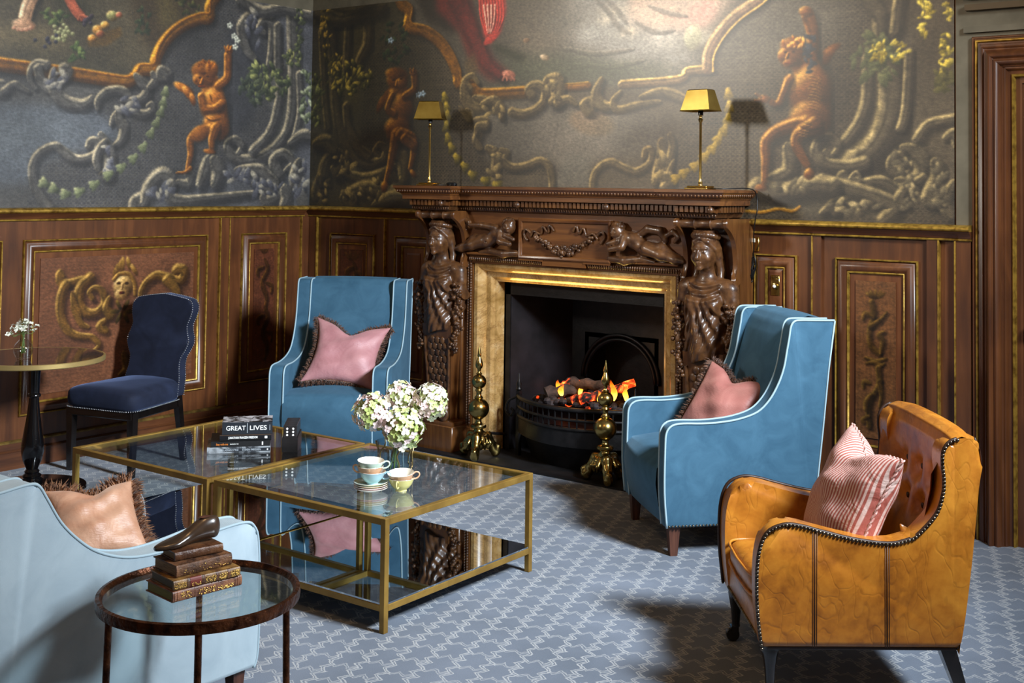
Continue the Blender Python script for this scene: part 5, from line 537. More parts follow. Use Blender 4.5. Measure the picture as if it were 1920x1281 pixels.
PAINT_MASK_PANEL=[('S',[(-2.003,1.104),(-2.032,1.132),(-2.023,1.079),(-1.973,1.064),(-1.886,1.085),(-1.826,1.089)],.0319,'#3a2410','#7a5c2c','#bd9a58',1,1.0),('S',[(-1.994,1.052),(-2.02,.976),(-2.017,.878),(-1.971,.784),(-1.89,.738),(-1.8,.723),(-1.746,.672),(-1.776,.642)],.037,'#3a2410','#7a5c2c','#bd9a58',2,1.0),('S',[(-1.826,1.089),(-1.884,1.039),(-1.897,.968),(-1.873,.9),(-1.812,.87),(-1.753,.885),(-1.716,.936),(-1.734,1.004),(-1.787,1.027),(-1.824,1.002),(-1.8,.961)],.0422,'#3a2410','#7a5c2c','#bd9a58',2,1.0),('S',[(-1.942,1.01),(-1.925,.93),(-1.878,.835)],.0231,'#3a2410','#7a5c2c','#bd9a58',1,1.0),('S',[(-1.947,.925),(-1.877,.815),(-1.817,.784)],.0208,'#3a2410','#7a5c2c','#bd9a58',1,1.0),('S',[(-1.679,.967),(-1.7,.901),(-1.668,.845),(-1.638,.87)],.0337,'#3a2410','#7a5c2c','#bd9a58',1,1.0),('S',[(-1.705,.821),(-1.742,.785),(-1.688,.747)],.0328,'#3a2410','#7a5c2c','#bd9a58',1,1.0),('S',[(-1.174,1.111),(-1.123,1.101),(-1.147,1.039),(-1.249,1.065),(-1.341,1.084),(-1.421,1.033),(-1.451,.959),(-1.408,.874)],.0457,'#3a2410','#7a5c2c','#bd9a58',2,1.0),('S',[(-1.248,1.051),(-1.17,.969),(-1.15,.869)],.0417,'#3a2410','#7a5c2c','#bd9a58',2,1.0),('S',[(-1.568,.608),(-1.541,.504),(-1.594,.462)],.0337,'#3a2410','#7a5c2c','#bd9a58',1,1.0),('S',[(-1.367,.588),(-1.283,.51),(-1.201,.557)],.0356,'#3a2410','#7a5c2c','#bd9a58',1,1.0),('B',-1.638,1.133,.0491,.0175,-1.99,'#3a2410','#7a5c2c','#bd9a58',1.0),('B',-1.592,1.164,.056,.02,-1.63,'#3a2410','#7a5c2c','#bd9a58',1.0),('B',-1.545,1.169,.0504,.018,-1.27,'#3a2410','#7a5c2c','#bd9a58',1.0),('B',-1.504,1.126,.0504,.0185,-.97,'#3a2410','#7a5c2c','#bd9a58',1.0),('B',-1.615,1.152,.0437,.016,-1.81,'#3a2410','#7a5c2c','#bd9a58',1.0),('B',-1.58,1.028,.08,.0884,-.05,'#3a2614','#9a7c4c','#d8bc88',1.0),('B',-1.594,.975,.0546,.0408,0,'#4a3018','#9a7c4c','#cdae78',1.0),('B',-1.616,1.047,.018,.0088,0,'#1c1008','#3a2412','#54381c',1.0),('B',-1.557,1.044,.018,.0088,0,'#1c1008','#3a2412','#54381c',1.0),('S',[(-1.588,1.042),(-1.595,1.012)],.0073,'#6a4a28','#b89460','#e0c490',0,1.0),('B',-1.59,.985,.0234,.0109,0,'#1c0f08','#4a1c10','#6a3018',1.0),('S',[(-1.651,1.073),(-1.613,1.104),(-1.543,1.101),(-1.501,1.044),(-1.491,.968)],.0148,'#3a2410','#7a5c2c','#bd9a58',0,1.0),('B',-1.528,.862,.044,.0157,-.0,'#1c1408','#4e3c1a','#8c6e34',1.0),('B',-1.554,.823,.0429,.0157,-1.05,'#1c1408','#4e3c1a','#8c6e34',1.0),('B',-1.609,.827,.0429,.0157,-2.1,'#1c1408','#4e3c1a','#8c6e34',1.0),('B',-1.638,.87,.0429,.0157,-3.15,'#1c1408','#4e3c1a','#8c6e34',1.0),('B',-1.611,.909,.0429,.0157,-4.2,'#1c1408','#4e3c1a','#8c6e34',1.0),('B',-1.556,.905,.044,.0157,-5.25,'#1c1408','#4e3c1a','#8c6e34',1.0)]
PAINT_NARROW_PANEL=[('S',[(-.428,1.159),(-.396,1.082),(-.443,.986),(-.401,.877),(-.418,.78)],.0201,'#2c190c','#4c3016','#6c4a22',1,1.0),('S',[(-.426,1.098),(-.484,1.078),(-.483,1.033)],.0172,'#2c190c','#4c3016','#6c4a22',1,1.0),('S',[(-.413,.984),(-.354,.958),(-.362,.905)],.0174,'#2c190c','#4c3016','#6c4a22',1,1.0),('S',[(-.419,.818),(-.387,.74),(-.434,.646),(-.392,.536),(-.409,.44)],.0199,'#2c190c','#4c3016','#6c4a22',1,1.0),('S',[(-.417,.757),(-.475,.739),(-.474,.694)],.0172,'#2c190c','#4c3016','#6c4a22',1,1.0),('S',[(-.404,.643),(-.344,.615),(-.353,.563)],.0172,'#2c190c','#4c3016','#6c4a22',1,1.0),('B',-.457,1.224,.0441,.0144,-.97,'#2c190c','#4c3016','#6c4a22',1.0),('B',-.43,1.227,.0441,.0144,-1.57,'#2c190c','#4c3016','#6c4a22',1.0),('B',-.402,1.222,.045,.0144,-2.17,'#2c190c','#4c3016','#6c4a22',1.0)]
PAINT_CORNER_PANEL=[('S',[(.479,1.142),(.504,1.029),(.441,.93)],.024,'#2c190c','#4c3016','#6c4a22',1,1.0),('S',[(.48,1.104),(.416,1.07),(.428,1.025)],.0213,'#2c190c','#4c3016','#6c4a22',1,1.0),('S',[(.503,1.067),(.568,1.048),(.548,.994)],.021,'#2c190c','#4c3016','#6c4a22',1,1.0),('B',.426,1.175,.0495,.0147,-.77,'#2c190c','#4c3016','#6c4a22',1.0),('B',.454,1.182,.0486,.0144,-1.27,'#2c190c','#4c3016','#6c4a22',1.0),('B',.492,1.183,.0486,.0144,-1.87,'#2c190c','#4c3016','#6c4a22',1.0),('B',.519,1.18,.0486,.0144,-2.37,'#2c190c','#4c3016','#6c4a22',1.0)]
PAINT_TALL_PANEL=[('S',[(4.308,1.117),(4.32,1.051),(4.297,.966),(4.303,.889),(4.349,.85)],.0169,'#24160a','#57401c','#8a6a34',0,1.0),('S',[(4.32,1.035),(4.274,1.053),(4.262,1.019)],.0169,'#24160a','#57401c','#8a6a34',1,1.0),('S',[(4.303,.989),(4.354,1.026),(4.388,1.067)],.0188,'#24160a','#57401c','#8a6a34',2,1.0),('S',[(4.354,.85),(4.366,.917),(4.348,.949),(4.377,.968)],.0166,'#24160a','#57401c','#8a6a34',1,1.0),('S',[(4.268,.825),(4.331,.809),(4.388,.831)],.015,'#24160a','#57401c','#8a6a34',1,1.0),('S',[(4.274,.793),(4.32,.803),(4.354,.79),(4.377,.803)],.0148,'#24160a','#57401c','#8a6a34',1,1.0),('S',[(4.343,.777),(4.349,.696),(4.309,.614),(4.291,.551),(4.297,.47)],.0185,'#24160a','#57401c','#8a6a34',0,1.0),('S',[(4.349,.707),(4.36,.637),(4.349,.575)],.0181,'#24160a','#57401c','#8a6a34',2,1.0),('S',[(4.303,.691),(4.268,.698),(4.263,.664)],.015,'#24160a','#57401c','#8a6a34',1,1.0),('S',[(4.309,.642),(4.28,.6),(4.274,.549)],.0166,'#24160a','#57401c','#8a6a34',1,1.0),('S',[(4.297,.525),(4.263,.504),(4.268,.482)],.0145,'#24160a','#57401c','#8a6a34',1,1.0),('B',4.295,1.15,.028,.0113,-.67,'#24160a','#57401c','#8a6a34',1.0),('B',4.309,1.154,.029,.0118,-1.12,'#24160a','#57401c','#8a6a34',1.0),('B',4.328,1.157,.029,.0118,-1.57,'#24160a','#57401c','#8a6a34',1.0),('B',4.348,1.157,.028,.0113,-2.02,'#24160a','#57401c','#8a6a34',1.0),('B',4.362,1.154,.028,.0118,-2.47,'#24160a','#57401c','#8a6a34',1.0)]
# ------------------------------------------------------------------ painter: turns the strokes into colours of a fine wall mesh
def _hex(c): return np.array([int(c[i:i+2], 16)/255 for i in (1, 3, 5)])
class Canvas:
    def __init__(s, s0, s1, t0, t1, res, ratio=1.0):
        s.ns = int(round((s1-s0)/(res*ratio)))+1; s.nt = int(round((t1-t0)/res))+1
        s.s = np.linspace(s0, s1, s.ns); s.t = np.linspace(t0, t1, s.nt)
        s.img = np.zeros((s.nt, s.ns, 3))
        s.rng = np.random.default_rng(11)
    def win(s, a0, a1, b0, b1):
        i0, i1 = np.searchsorted(s.s, (a0, a1)); j0, j1 = np.searchsorted(s.t, (b0, b1))
        if i1 <= i0 or j1 <= j0: return None
        S, T = np.meshgrid(s.s[i0:i1], s.t[j0:j1]); return (slice(j0, j1), slice(i0, i1)), S, T
    def put(s, w, col, a): s.img[w] = s.img[w]*(1-a[..., None]) + col*a[..., None]
    def poly_mask(s, P, S, T):
        m = np.zeros(S.shape, bool); n = len(P)
        for i in range(n):
            (x0, y0), (x1, y1) = P[i], P[(i+1) % n]
            if y0 == y1: continue
            c = ((y0 > T) != (y1 > T)) & (S < (x1-x0)*(T-y0)/(y1-y0)+x0)
            m ^= c
        return m
    def F(s, P, col, soft, alpha):
        A = np.array(P); pad = soft*2+0.01
        w = s.win(A[:, 0].min()-pad, A[:, 0].max()+pad, A[:, 1].min()-pad, A[:, 1].max()+pad)
        if w is None: return
        w, S, T = w
        a = s.poly_mask(P, S, T).astype(float)
        if soft > 0.001:
            k = max(1, int(soft/(s.t[1]-s.t[0])))
            for _ in range(2):
                for ax in (0, 1):
                    cs = np.cumsum(np.pad(a, [(k+1, k) if q == ax else (0, 0) for q in (0, 1)], mode='edge'), axis=ax)
                    a = (np.take(cs, range(2*k+1, cs.shape[ax]), ax) - np.take(cs, range(0, cs.shape[ax]-2*k-1), ax))/(2*k+1)
        s.put(w, _hex(col), a*alpha)
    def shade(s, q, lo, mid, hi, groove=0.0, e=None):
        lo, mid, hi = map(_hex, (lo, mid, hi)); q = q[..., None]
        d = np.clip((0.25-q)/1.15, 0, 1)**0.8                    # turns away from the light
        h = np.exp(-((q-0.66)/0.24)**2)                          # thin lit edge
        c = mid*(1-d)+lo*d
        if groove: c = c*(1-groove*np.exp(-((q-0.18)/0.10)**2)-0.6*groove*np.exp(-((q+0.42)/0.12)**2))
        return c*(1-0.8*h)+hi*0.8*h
    def fade(s, X, T, k=0.25):
        return 1+k*np.sin(X*37+3*np.sin(T*23))*np.sin(T*41+2*np.sin(X*29))
    def shadow(s, w, a, k): s.img[w] *= (1-k*a)[..., None]
    def C(s, cs, ct, rs, rt, col, alpha):
        W = s.win(cs-rs*2.2, cs+rs*2.2, ct-rt*2.2, ct+rt*2.2)
        if W is None: return
        W, X, T = W
        s.put(W, _hex(col), alpha*np.exp(-(((X-cs)/rs)**2+((T-ct)/rt)**2))*np.clip(s.fade(X, T, 0.5), 0, 1.3)/1.3)
    def S(s, P, w, lo, mid, hi, taper, alpha=1.0):
        Q = np.array(spline(P, 5) if len(P) > 2 else P); n = len(Q)
        W = s.win(Q[:, 0].min()-w*1.3, Q[:, 0].max()+w*1.3, Q[:, 1].min()-w*1.3, Q[:, 1].max()+w*1.3)
        if W is None: return
        W, X, T = W
        best = np.full(X.shape, 9.); sh = np.zeros(X.shape)
        for i in range(n-1):
            a, b = Q[i], Q[i+1]; d = b-a; L = d@d+1e-12
            u = np.clip(((X-a[0])*d[0]+(T-a[1])*d[1])/L, 0, 1)
            g = (i+u)/(n-1)
            r = w*(1.0 if taper == 0 else (0.25+0.75*np.sin(PI*np.clip(g, 0, 1))**0.6 if taper == 1 else 1-0.6*g))
            ox = X-a[0]-u*d[0]; oy = T-a[1]-u*d[1]; e = np.sqrt(ox*ox+oy*oy)/r
            m = e < best
            best = np.where(m, e, best); sh = np.where(m, (-0.62*ox+0.78*oy)/r, sh)
        a = np.clip((1.10-best)/0.28, 0, 1)*alpha
        k = max(1, int(w*0.55/(s.t[1]-s.t[0])))
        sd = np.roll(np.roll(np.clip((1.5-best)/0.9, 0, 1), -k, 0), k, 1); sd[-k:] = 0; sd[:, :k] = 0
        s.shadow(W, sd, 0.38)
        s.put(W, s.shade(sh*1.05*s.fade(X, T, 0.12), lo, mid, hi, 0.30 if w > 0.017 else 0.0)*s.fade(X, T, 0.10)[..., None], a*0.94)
    def B(s, cs, ct, rs, rt, rot, lo, mid, hi, alpha=1.0):
        r = max(rs, rt)*1.1; W = s.win(cs-r, cs+r, ct-r, ct+r)
        if W is None: return
        W, X, T = W
        c, n = math.cos(rot), math.sin(rot); dx, dy = X-cs, T-ct
        p = (dx*c+dy*n)/rs; q = (-dx*n+dy*c)/rt; e = np.sqrt(p*p+q*q)
        a = np.clip((1.06-e)/0.30, 0, 1)*alpha
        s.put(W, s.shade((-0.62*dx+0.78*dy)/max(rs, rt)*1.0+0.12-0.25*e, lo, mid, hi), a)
    def L(s, P, col, alpha):
        A = np.array(P); W = s.win(A[:, 0].min(), A[:, 0].max(), A[:, 1].min(), A[:, 1].max())
        if W is None: return
        W, X, T = W
        m = s.poly_mask(P, X, T)
        pt, ps = 0.0125, 0.030; row = np.floor(T/pt)
        u = (X/ps+0.5*(row % 2)) % 1; v = (T/pt) % 1
        a = m*(np.abs(u-0.5) < 0.30)*(np.abs(v-0.5) < 0.27)*alpha
        s.put(W, _hex(col), a.astype(float))
    def V(s, cs, ct, rs, rt, n, r, lo, mid, hi, hip):
        for _ in range(n):
            a = s.rng.random()*6.283; q = s.rng.random()**0.5
            k = r*(0.7+0.6*s.rng.random())
            s.B(cs+rs*q*math.cos(a), ct+rt*q*math.sin(a), k, k*0.42, s.rng.random()*3.14, lo, hi if s.rng.random() < hip else mid, hi)
    def H(s, P, r, lo, mid, hi):
        for i in range(len(P)):
            a = P[max(i-1, 0)]; b = P[min(i+1, len(P)-1)]; an = math.atan2(b[1]-a[1], b[0]-a[0])
            for k in (-0.55, 0.55, 0.0):
                s.B(P[i][0]+math.cos(an+k)*r*0.35, P[i][1]+math.sin(an+k)*r*0.35, r, r*0.4, an+k, lo, mid, hi)
    def run(s, ops):
        for o in ops: getattr(s, o[0])(*o[1:])
        return s
    def wear(s, amt, gain):
        n = np.zeros((s.nt, s.ns))
        for f, a in ((6, 0.5), (17, 0.3), (45, 0.2)):
            g = s.rng.random((max(2, int(f*s.nt/s.ns*1.2)+2), f+2))
            yi = np.linspace(0, g.shape[0]-1.001, s.nt); xi = np.linspace(0, g.shape[1]-1.001, s.ns)
            y0 = yi.astype(int); x0 = xi.astype(int); fy = (yi-y0)[:, None]; fx = (xi-x0)[None]
            n += a*((g[y0][:, x0]*(1-fx)+g[y0][:, x0+1]*fx)*(1-fy)+(g[y0+1][:, x0]*(1-fx)+g[y0+1][:, x0+1]*fx)*fy)
        k = s.img.copy()
        k[1:-1, 1:-1] = 0.4*k[1:-1, 1:-1]+0.15*(k[:-2, 1:-1]+k[2:, 1:-1]+k[1:-1, :-2]+k[1:-1, 2:])
        br = s.rng.random((s.nt, s.ns)); br = 0.25*(br+np.roll(br, 1, 1)+np.roll(br, 2, 1)+np.roll(br, 1, 0))
        im = np.clip(k*(1+amt*(n-0.5)[..., None])*(1+0.45*(br-0.5))[..., None], 0, 1)
        im = np.clip(im*1.12, 0, 1)**1.22
        s.lin = np.where(im <= 0.04045, im/12.92, ((im+0.055)/1.055)**2.4)*gain
        return s
    def mesh(s, name, to3, h):
        S, T = np.meshgrid(s.s, s.t)
        P = np.array([np.broadcast_to(np.asarray(c, float), S.shape) for c in to3(S, T, h)]).reshape(3, -1).T
        i = np.arange(s.nt*s.ns).reshape(s.nt, s.ns)
        F = np.stack([i[:-1, :-1], i[:-1, 1:], i[1:, 1:], i[1:, :-1]], -1).reshape(-1, 4)
        me = bpy.data.meshes.new(name)
        me.vertices.add(len(P)); me.vertices.foreach_set('co', P.ravel())
        me.loops.add(F.size); me.loops.foreach_set('vertex_index', F.ravel())
        me.polygons.add(len(F)); me.polygons.foreach_set('loop_start', np.arange(0, F.size, 4))
        me.update(calc_edges=True)
        at = me.attributes.new('paint', 'FLOAT_COLOR', 'POINT')
        col = np.ones((len(P), 4), np.float32); col[:, :3] = np.clip(s.lin.reshape(-1, 3), 0, 1)
        at.data.foreach_set('color', col.ravel())
        return me
CANVAS = mat_paint('varnished_canvas', 0.6, 0.5, 0.75)
PPANEL = mat_paint('painted_oak', 0.36, 0.15, 0.2)
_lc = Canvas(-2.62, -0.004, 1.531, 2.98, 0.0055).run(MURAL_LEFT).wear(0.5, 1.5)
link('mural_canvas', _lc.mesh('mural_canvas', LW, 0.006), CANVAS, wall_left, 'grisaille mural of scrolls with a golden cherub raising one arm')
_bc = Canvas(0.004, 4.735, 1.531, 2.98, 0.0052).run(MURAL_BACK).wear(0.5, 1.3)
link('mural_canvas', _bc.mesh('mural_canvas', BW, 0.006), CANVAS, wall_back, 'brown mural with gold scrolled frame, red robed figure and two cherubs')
OLIVE = mat_noise('olive_grey_paint', '#5d5645', '#6f6754', 6, 0.7)
MB().box(-0.004, 0.004, RY, -2.62, 1.531, RH).build('upper_canvas', OLIVE, wall_left)
MB().box(0, 0.006, -2.62, 0, 2.98, RH).build('upper_canvas', OLIVE, wall_left)
MB().box(0, 4.735, -0.006, 0, 2.98, RH).build('upper_canvas', OLIVE, wall_back)
MB().box(4.745, 4.829, -0.012, 0, 1.531, RH).box(4.829, RX, -0.012, 0, DZ, RH).box(DX1, RX, -0.012, 0, 0, DZ).build('painted_board', OLIVE, wall_back)
# painted overdoor mouldings
od = struct(MB().box(4.79, RX, -0.035, -0.012, 2.49, 2.52).build('trim_7', OLIVE))
MB().box(4.80, RX, -0.05, -0.012, 2.60, 2.63).box(4.78, RX, -0.07, -0.012, 2.66, 2.70).build('band', mat_noise('umber_band', '#4a3a24', '#5d4b30', 6, 0.7), od)
def field(wall, s0, s1, z0, z1, to3, ops, base, gain=1.25):
    o = 0.117
    f = MB().rectsweep(s0, s1, z0, z1, [(0.082, 0.002), (o, 0.003), (o, 0.007)], to3).build('panel_margin', OAK_F, wall, fix=False)
    c = Canvas(s0+o, s1-o, z0+o, z1-o, 0.0045)
    c.img[:] = _hex(base)
    g = np.sin((c.t[:, None]*260 if s1-s0 > 0.8 else c.s[None]*300)+3*np.sin(c.s[None]*4)+2*np.sin(c.t[:, None]*5))+0.6*c.rng.random(c.img.shape[:2])
    c.img *= (1+0.035*g)[..., None]
    c.run(ops).wear(0.35, gain)
    link('panel', c.mesh('panel', to3, 0.009), PPANEL, wall, 'oak panel with painted arabesque ornament')
field(wall_left, -2.276, -0.922, PZ0, PZ1, LW, PAINT_MASK_PANEL, '#654430')
field(wall_left, -0.636, -0.218, PZ0, PZ1, LW, PAINT_NARROW_PANEL, '#573423')
field(wall_back, 0.233, 0.687, PZ0, PZ1, BW, PAINT_CORNER_PANEL, '#4a2a1a')
field(wall_back, 4.103, 4.553, PZ0, PZ1, BW, PAINT_TALL_PANEL, '#65452a')
# ------------------------------------------------------------------ upholstery materials
def mat_velvet(name, c1, c2, sheen_c, sheen=0.6, rough=0.8, weave=0.0):
    if name in MATS: return MATS[name]
    m, nt, b = _nodes(name); v = _coord(nt)
    f = _noise(nt, v, 7, 5, 0.6, 0.8)
    _lk(nt, _ramp(nt, f, [(0.3, c1), (0.72, c2)]), b.inputs['Base Color'])
    b.inputs['Roughness'].default_value = rough; b.inputs['Specular IOR Level'].default_value = 0.2
    b.inputs['Sheen Weight'].default_value = sheen; b.inputs['Sheen Roughness'].default_value = 0.35; b.inputs['Sheen Tint'].default_value = _c(sheen_c)
    if weave:
        wv = _n(nt, 'ShaderNodeTexWave', wave_type='BANDS', bands_direction='DIAGONAL'); wv.inputs['Scale'].default_value = weave; wv.inputs['Distortion'].default_value = 1.5
        _lk(nt, v, wv.inputs['Vector']); _bump(nt, b, wv.outputs['Fac'], 0.35, 0.003)
    else: _bump(nt, b, _noise(nt, v, 350, 2), 0.12, 0.002)
    MATS[name] = m; return m
BLUE = mat_velvet('teal_blue_velvet', '#33566c', '#446a81', '#8fb4cc', 0.45)
PIPE = mat_plain('pale_blue_piping', '#9cb6c0', 0.7)
NAVY = mat_velvet('navy_velvet', '#191d2b', '#262d42', '#7f92bf', 0.6)
PALE = mat_velvet('pale_blue_twill', '#9fb1bb', '#b1c2ca', '#d6e6ee', 0.15, 0.85, 190)
PALEP = mat_plain('pale_blue_twill_piping', '#9db3bd', 0.75)
LEG = mat_wood('walnut_leg', '#2a1610', '#4c2c20', '#6a4230', 'Z', 1.5, 0.4, 0.2)
EBONY = mat_noise('ebonised_wood', '#0e0b0a', '#1a1412', 12, 0.25, coat=0.4)
NAIL = mat_noise('nailhead_metal', '#3a332b', '#7d7466', 40, 0.3, 0.9)
NAILS = mat_noise('silver_nailhead', '#8d8f93', '#c9cacc', 40, 0.3, 0.9)
SEAM = mat_plain('dark_leather_edge', '#2a160b', 0.5)
YZ = lambda a, b, h: (h, a, b)

def stud_row(pts, r, mat, parent, n=7):
    m = MB()
    for p in pts: m.ball(p, r, n, 4)
    return m.build('nailhead_trim', mat, parent, smooth=180, kind='stuff', fix=False)
def resample(P, step):
    P = [Vector(p) for p in P]; out = [P[0]]; acc = 0.0
    for a, b in zip(P, P[1:]):
        L = (b-a).length; d = step-acc
        while d <= L: out.append(a+(b-a)*(d/L)); d += step
        acc = (acc+L) % step if L else acc
    return [tuple(p) for p in out]
def taper_leg(x, y, z1, w1, w0, dx=0, dy=0):
    m = MB(); a, b = w1/2, w0/2
    vs = [(x+dx-b, y+dy-b, 0), (x+dx+b, y+dy-b, 0), (x+dx+b, y+dy+b, 0), (x+dx-b, y+dy+b, 0),
          (x-a, y-a, z1), (x+a, y-a, z1), (x+a, y+a, z1), (x-a, y+a, z1)]
    return m.add(vs, [(0,3,2,1),(4,5,6,7),(0,1,5,4),(1,2,6,5),(2,3,7,6),(3,0,4,7)])

# ------------------------------------------------------------------ tall blue wing armchair
def blue_armchair(label, loc, rz):
    t = thing('wing_armchair', label, 'armchair', loc, rz, 'tall blue velvet armchairs by the fireplace')
    top = spline([(-0.045, 0.135), (-0.058, 0.30), (-0.056, 0.50), (-0.050, 0.570), (-0.022, 0.602), (0.03, 0.610), (0.12, 0.608), (0.207, 0.612),
                  (0.30, 0.625), (0.39, 0.655), (0.45, 0.71), (0.495, 0.786), (0.522, 0.86), (0.536, 0.935), (0.548, 1.0), (0.556, 1.05), (0.572, 1.074), (0.60, 1.080), (0.68, 1.079), (0.776, 1.078)], 4)
    back = [(0.776, 1.078), (0.745, 0.85), (0.718, 0.582), (0.69, 0.33), (0.665, 0.135)]
    prof = top + back[1:]
    W, I = 0.352, 0.268
    for s in (-1, 1):
        sp = MB().prism(prof, s*I, s*W, YZ, 0.010, 2).build('side_panel', BLUE, t, smooth=40)
        for x in (W+0.001, I):
            MB().tube([(s*x, a-0.001*(a < 0), b+0.001) for a, b in top], 0.0052, 6).build('piping', PIPE, sp, smooth=180, label='pale blue piping')
        MB().tube([(s*(W+0.001), a+0.002, b) for a, b in back], 0.0045, 6).build('piping', PIPE, sp, smooth=180, label='pale blue piping')
        stud_row([(s*(W+0.002), -0.035+0.0165*k, 0.143) for k in range(42)], 0.0062, NAIL, sp)
    def seat(u, v):
        x = (u*2-1)*I
        q = v*7
        path = [(-0.035, 0.135), (-0.062, 0.22), (-0.075, 0.32), (-0.070, 0.39), (-0.03, 0.432), (0.12, 0.452), (0.34, 0.445), (0.56, 0.42)]
        i = min(int(q), 6); f = q-i; y = path[i][0]*(1-f)+path[i+1][0]*f; z = path[i][1]*(1-f)+path[i+1][1]*f
        e = 1-(u*2-1)**2
        return (x, y-0.035*e*max(0, 1-abs(v-0.35)*2.4), z+0.030*e*min(1, max(0, (v-0.3)*2.2)))
    st = MB().grid(seat, 15, 29).build('seat', BLUE, t, smooth=180)
    MB().box(-I, I, 0.0, 0.64, 0.125, 0.16).build('seat_base', SEAM, t)
    def bk(u, v):
        x = (u*2-1)*I; path = [(0.46, 0.40), (0.485, 0.6), (0.525, 0.8), (0.575, 0.98), (0.605, 1.045), (0.635, 1.082), (0.68, 1.092), (0.74, 1.085), (0.778, 1.06)]
        q = v*8; i = min(int(q), 7); f = q-i; y = path[i][0]*(1-f)+path[i+1][0]*f; z = path[i][1]*(1-f)+path[i+1][1]*f
        e = 1-(u*2-1)**2
        return (x, y-0.03*e*max(0, 1-v*1.1), z+0.012*e*max(0, v-0.4))
    MB().grid(bk, 15, 33).build('backrest', BLUE, t, smooth=180)
    MB().add([(-W, 0.778, 1.07), (W, 0.778, 1.07), (W, 0.668, 0.135), (-W, 0.668, 0.135)], [(0, 1, 2, 3)]).build('outer_back', BLUE, t)
    for s in (-1, 1):
        taper_leg(s*(W-0.045), -0.002, 0.15, 0.056, 0.034).build('leg', LEG, t)
        taper_leg(s*(W-0.04), 0.63, 0.15, 0.05, 0.032, 0, 0.05).build('leg', LEG, t)
    return t
ch_r = blue_armchair('tall blue velvet armchair with pale piping, right of the fireplace', (3.612, -1.022, 0), math.radians(-41.3))
dup(ch_r, (1.430, -1.118, 0), math.radians(32.9), 'tall blue velvet armchair with pale piping, between corner and fireplace')

# ------------------------------------------------------------------ tan leather armchair
def mat_leather():
    m, nt, b = _nodes('tan_leather'); v = _coord(nt)
    f = _noise(nt, v, 4.5, 5, 0.62, 0.5); g = _noise(nt, v, 26, 4)
    col = _ramp(nt, _math(nt, 'ADD', _math(nt, 'MULTIPLY', f, 0.75), _math(nt, 'MULTIPLY', g, 0.25)), [(0.30, '#6e3a0e'), (0.46, '#a8661c'), (0.66, '#c8852c')])
    spots = _noise(nt, v, 9, 2); sp = _ramp(nt, spots, [(0.24, (0.35, 0.2, 0.1)), (0.31, (1, 1, 1))])
    mx = _n(nt, 'ShaderNodeMix', data_type='RGBA', blend_type='MULTIPLY'); mx.inputs[0].default_value = 0.8
    _lk(nt, col, mx.inputs[6]); _lk(nt, sp, mx.inputs[7])
    vo = _n(nt, 'ShaderNodeTexVoronoi', feature='DISTANCE_TO_EDGE'); vo.inputs['Scale'].default_value = 9.0
    vw = _coord(nt, (1.0, 1.0, 0.55), (0.5, 0.3, 0)); wn = _n(nt, 'ShaderNodeTexNoise'); wn.inputs['Scale'].default_value = 6
    _lk(nt, vw, wn.inputs['Vector'])
    add = _n(nt, 'ShaderNodeVectorMath', operation='MULTIPLY_ADD'); _lk(nt, wn.outputs['Color'], add.inputs[0]); add.inputs[1].default_value = (0.5, 0.5, 0.5); _lk(nt, vw, add.inputs[2])
    _lk(nt, add.outputs[0], vo.inputs['Vector'])
    cr = _ramp(nt, vo.outputs['Distance'], [(0.0, (0.0, 0.0, 0.0)), (0.05, (1, 1, 1))])
    mx2 = _n(nt, 'ShaderNodeMix', data_type='RGBA', blend_type='MULTIPLY'); mx2.inputs[0].default_value = 0.10
    _lk(nt, mx.outputs[2], mx2.inputs[6]); _lk(nt, cr, mx2.inputs[7]); _lk(nt, mx2.outputs[2], b.inputs['Base Color'])
    b.inputs['Roughness'].default_value = 0.36; b.inputs['Coat Weight'].default_value = 0.25; b.inputs['Coat Roughness'].default_value = 0.25
    h = _math(nt, 'ADD', _math(nt, 'MULTIPLY', cr, 0.9), _math(nt, 'MULTIPLY', _noise(nt, v, 240, 2), 0.12))
    _bump(nt, b, h, 0.13, 0.006)
    return m
LEATHER = mat_leather()
lt = thing('leather_armchair', 'worn tan leather armchair with nailhead trim and buttoned back', 'armchair', (4.747, -2.214, 0), math.radians(-50.9))
Wl, Il = 0.335, 0.235
ltop = spline([(-0.035, 0.20), (-0.050, 0.34), (-0.048, 0.485), (-0.022, 0.568), (0.033, 0.598), (0.085, 0.596), (0.139, 0.582), (0.262, 0.553), (0.376, 0.540), (0.440, 0.552),
               (0.473, 0.568), (0.535, 0.636), (0.558, 0.70), (0.562, 0.75), (0.557, 0.80), (0.560, 0.842), (0.580, 0.872), (0.615, 0.884), (0.669, 0.887)], 4)
lback = spline([(0.669, 0.887), (0.690, 0.82), (0.676, 0.72), (0.655, 0.50), (0.630, 0.30), (0.612, 0.20)], 3)
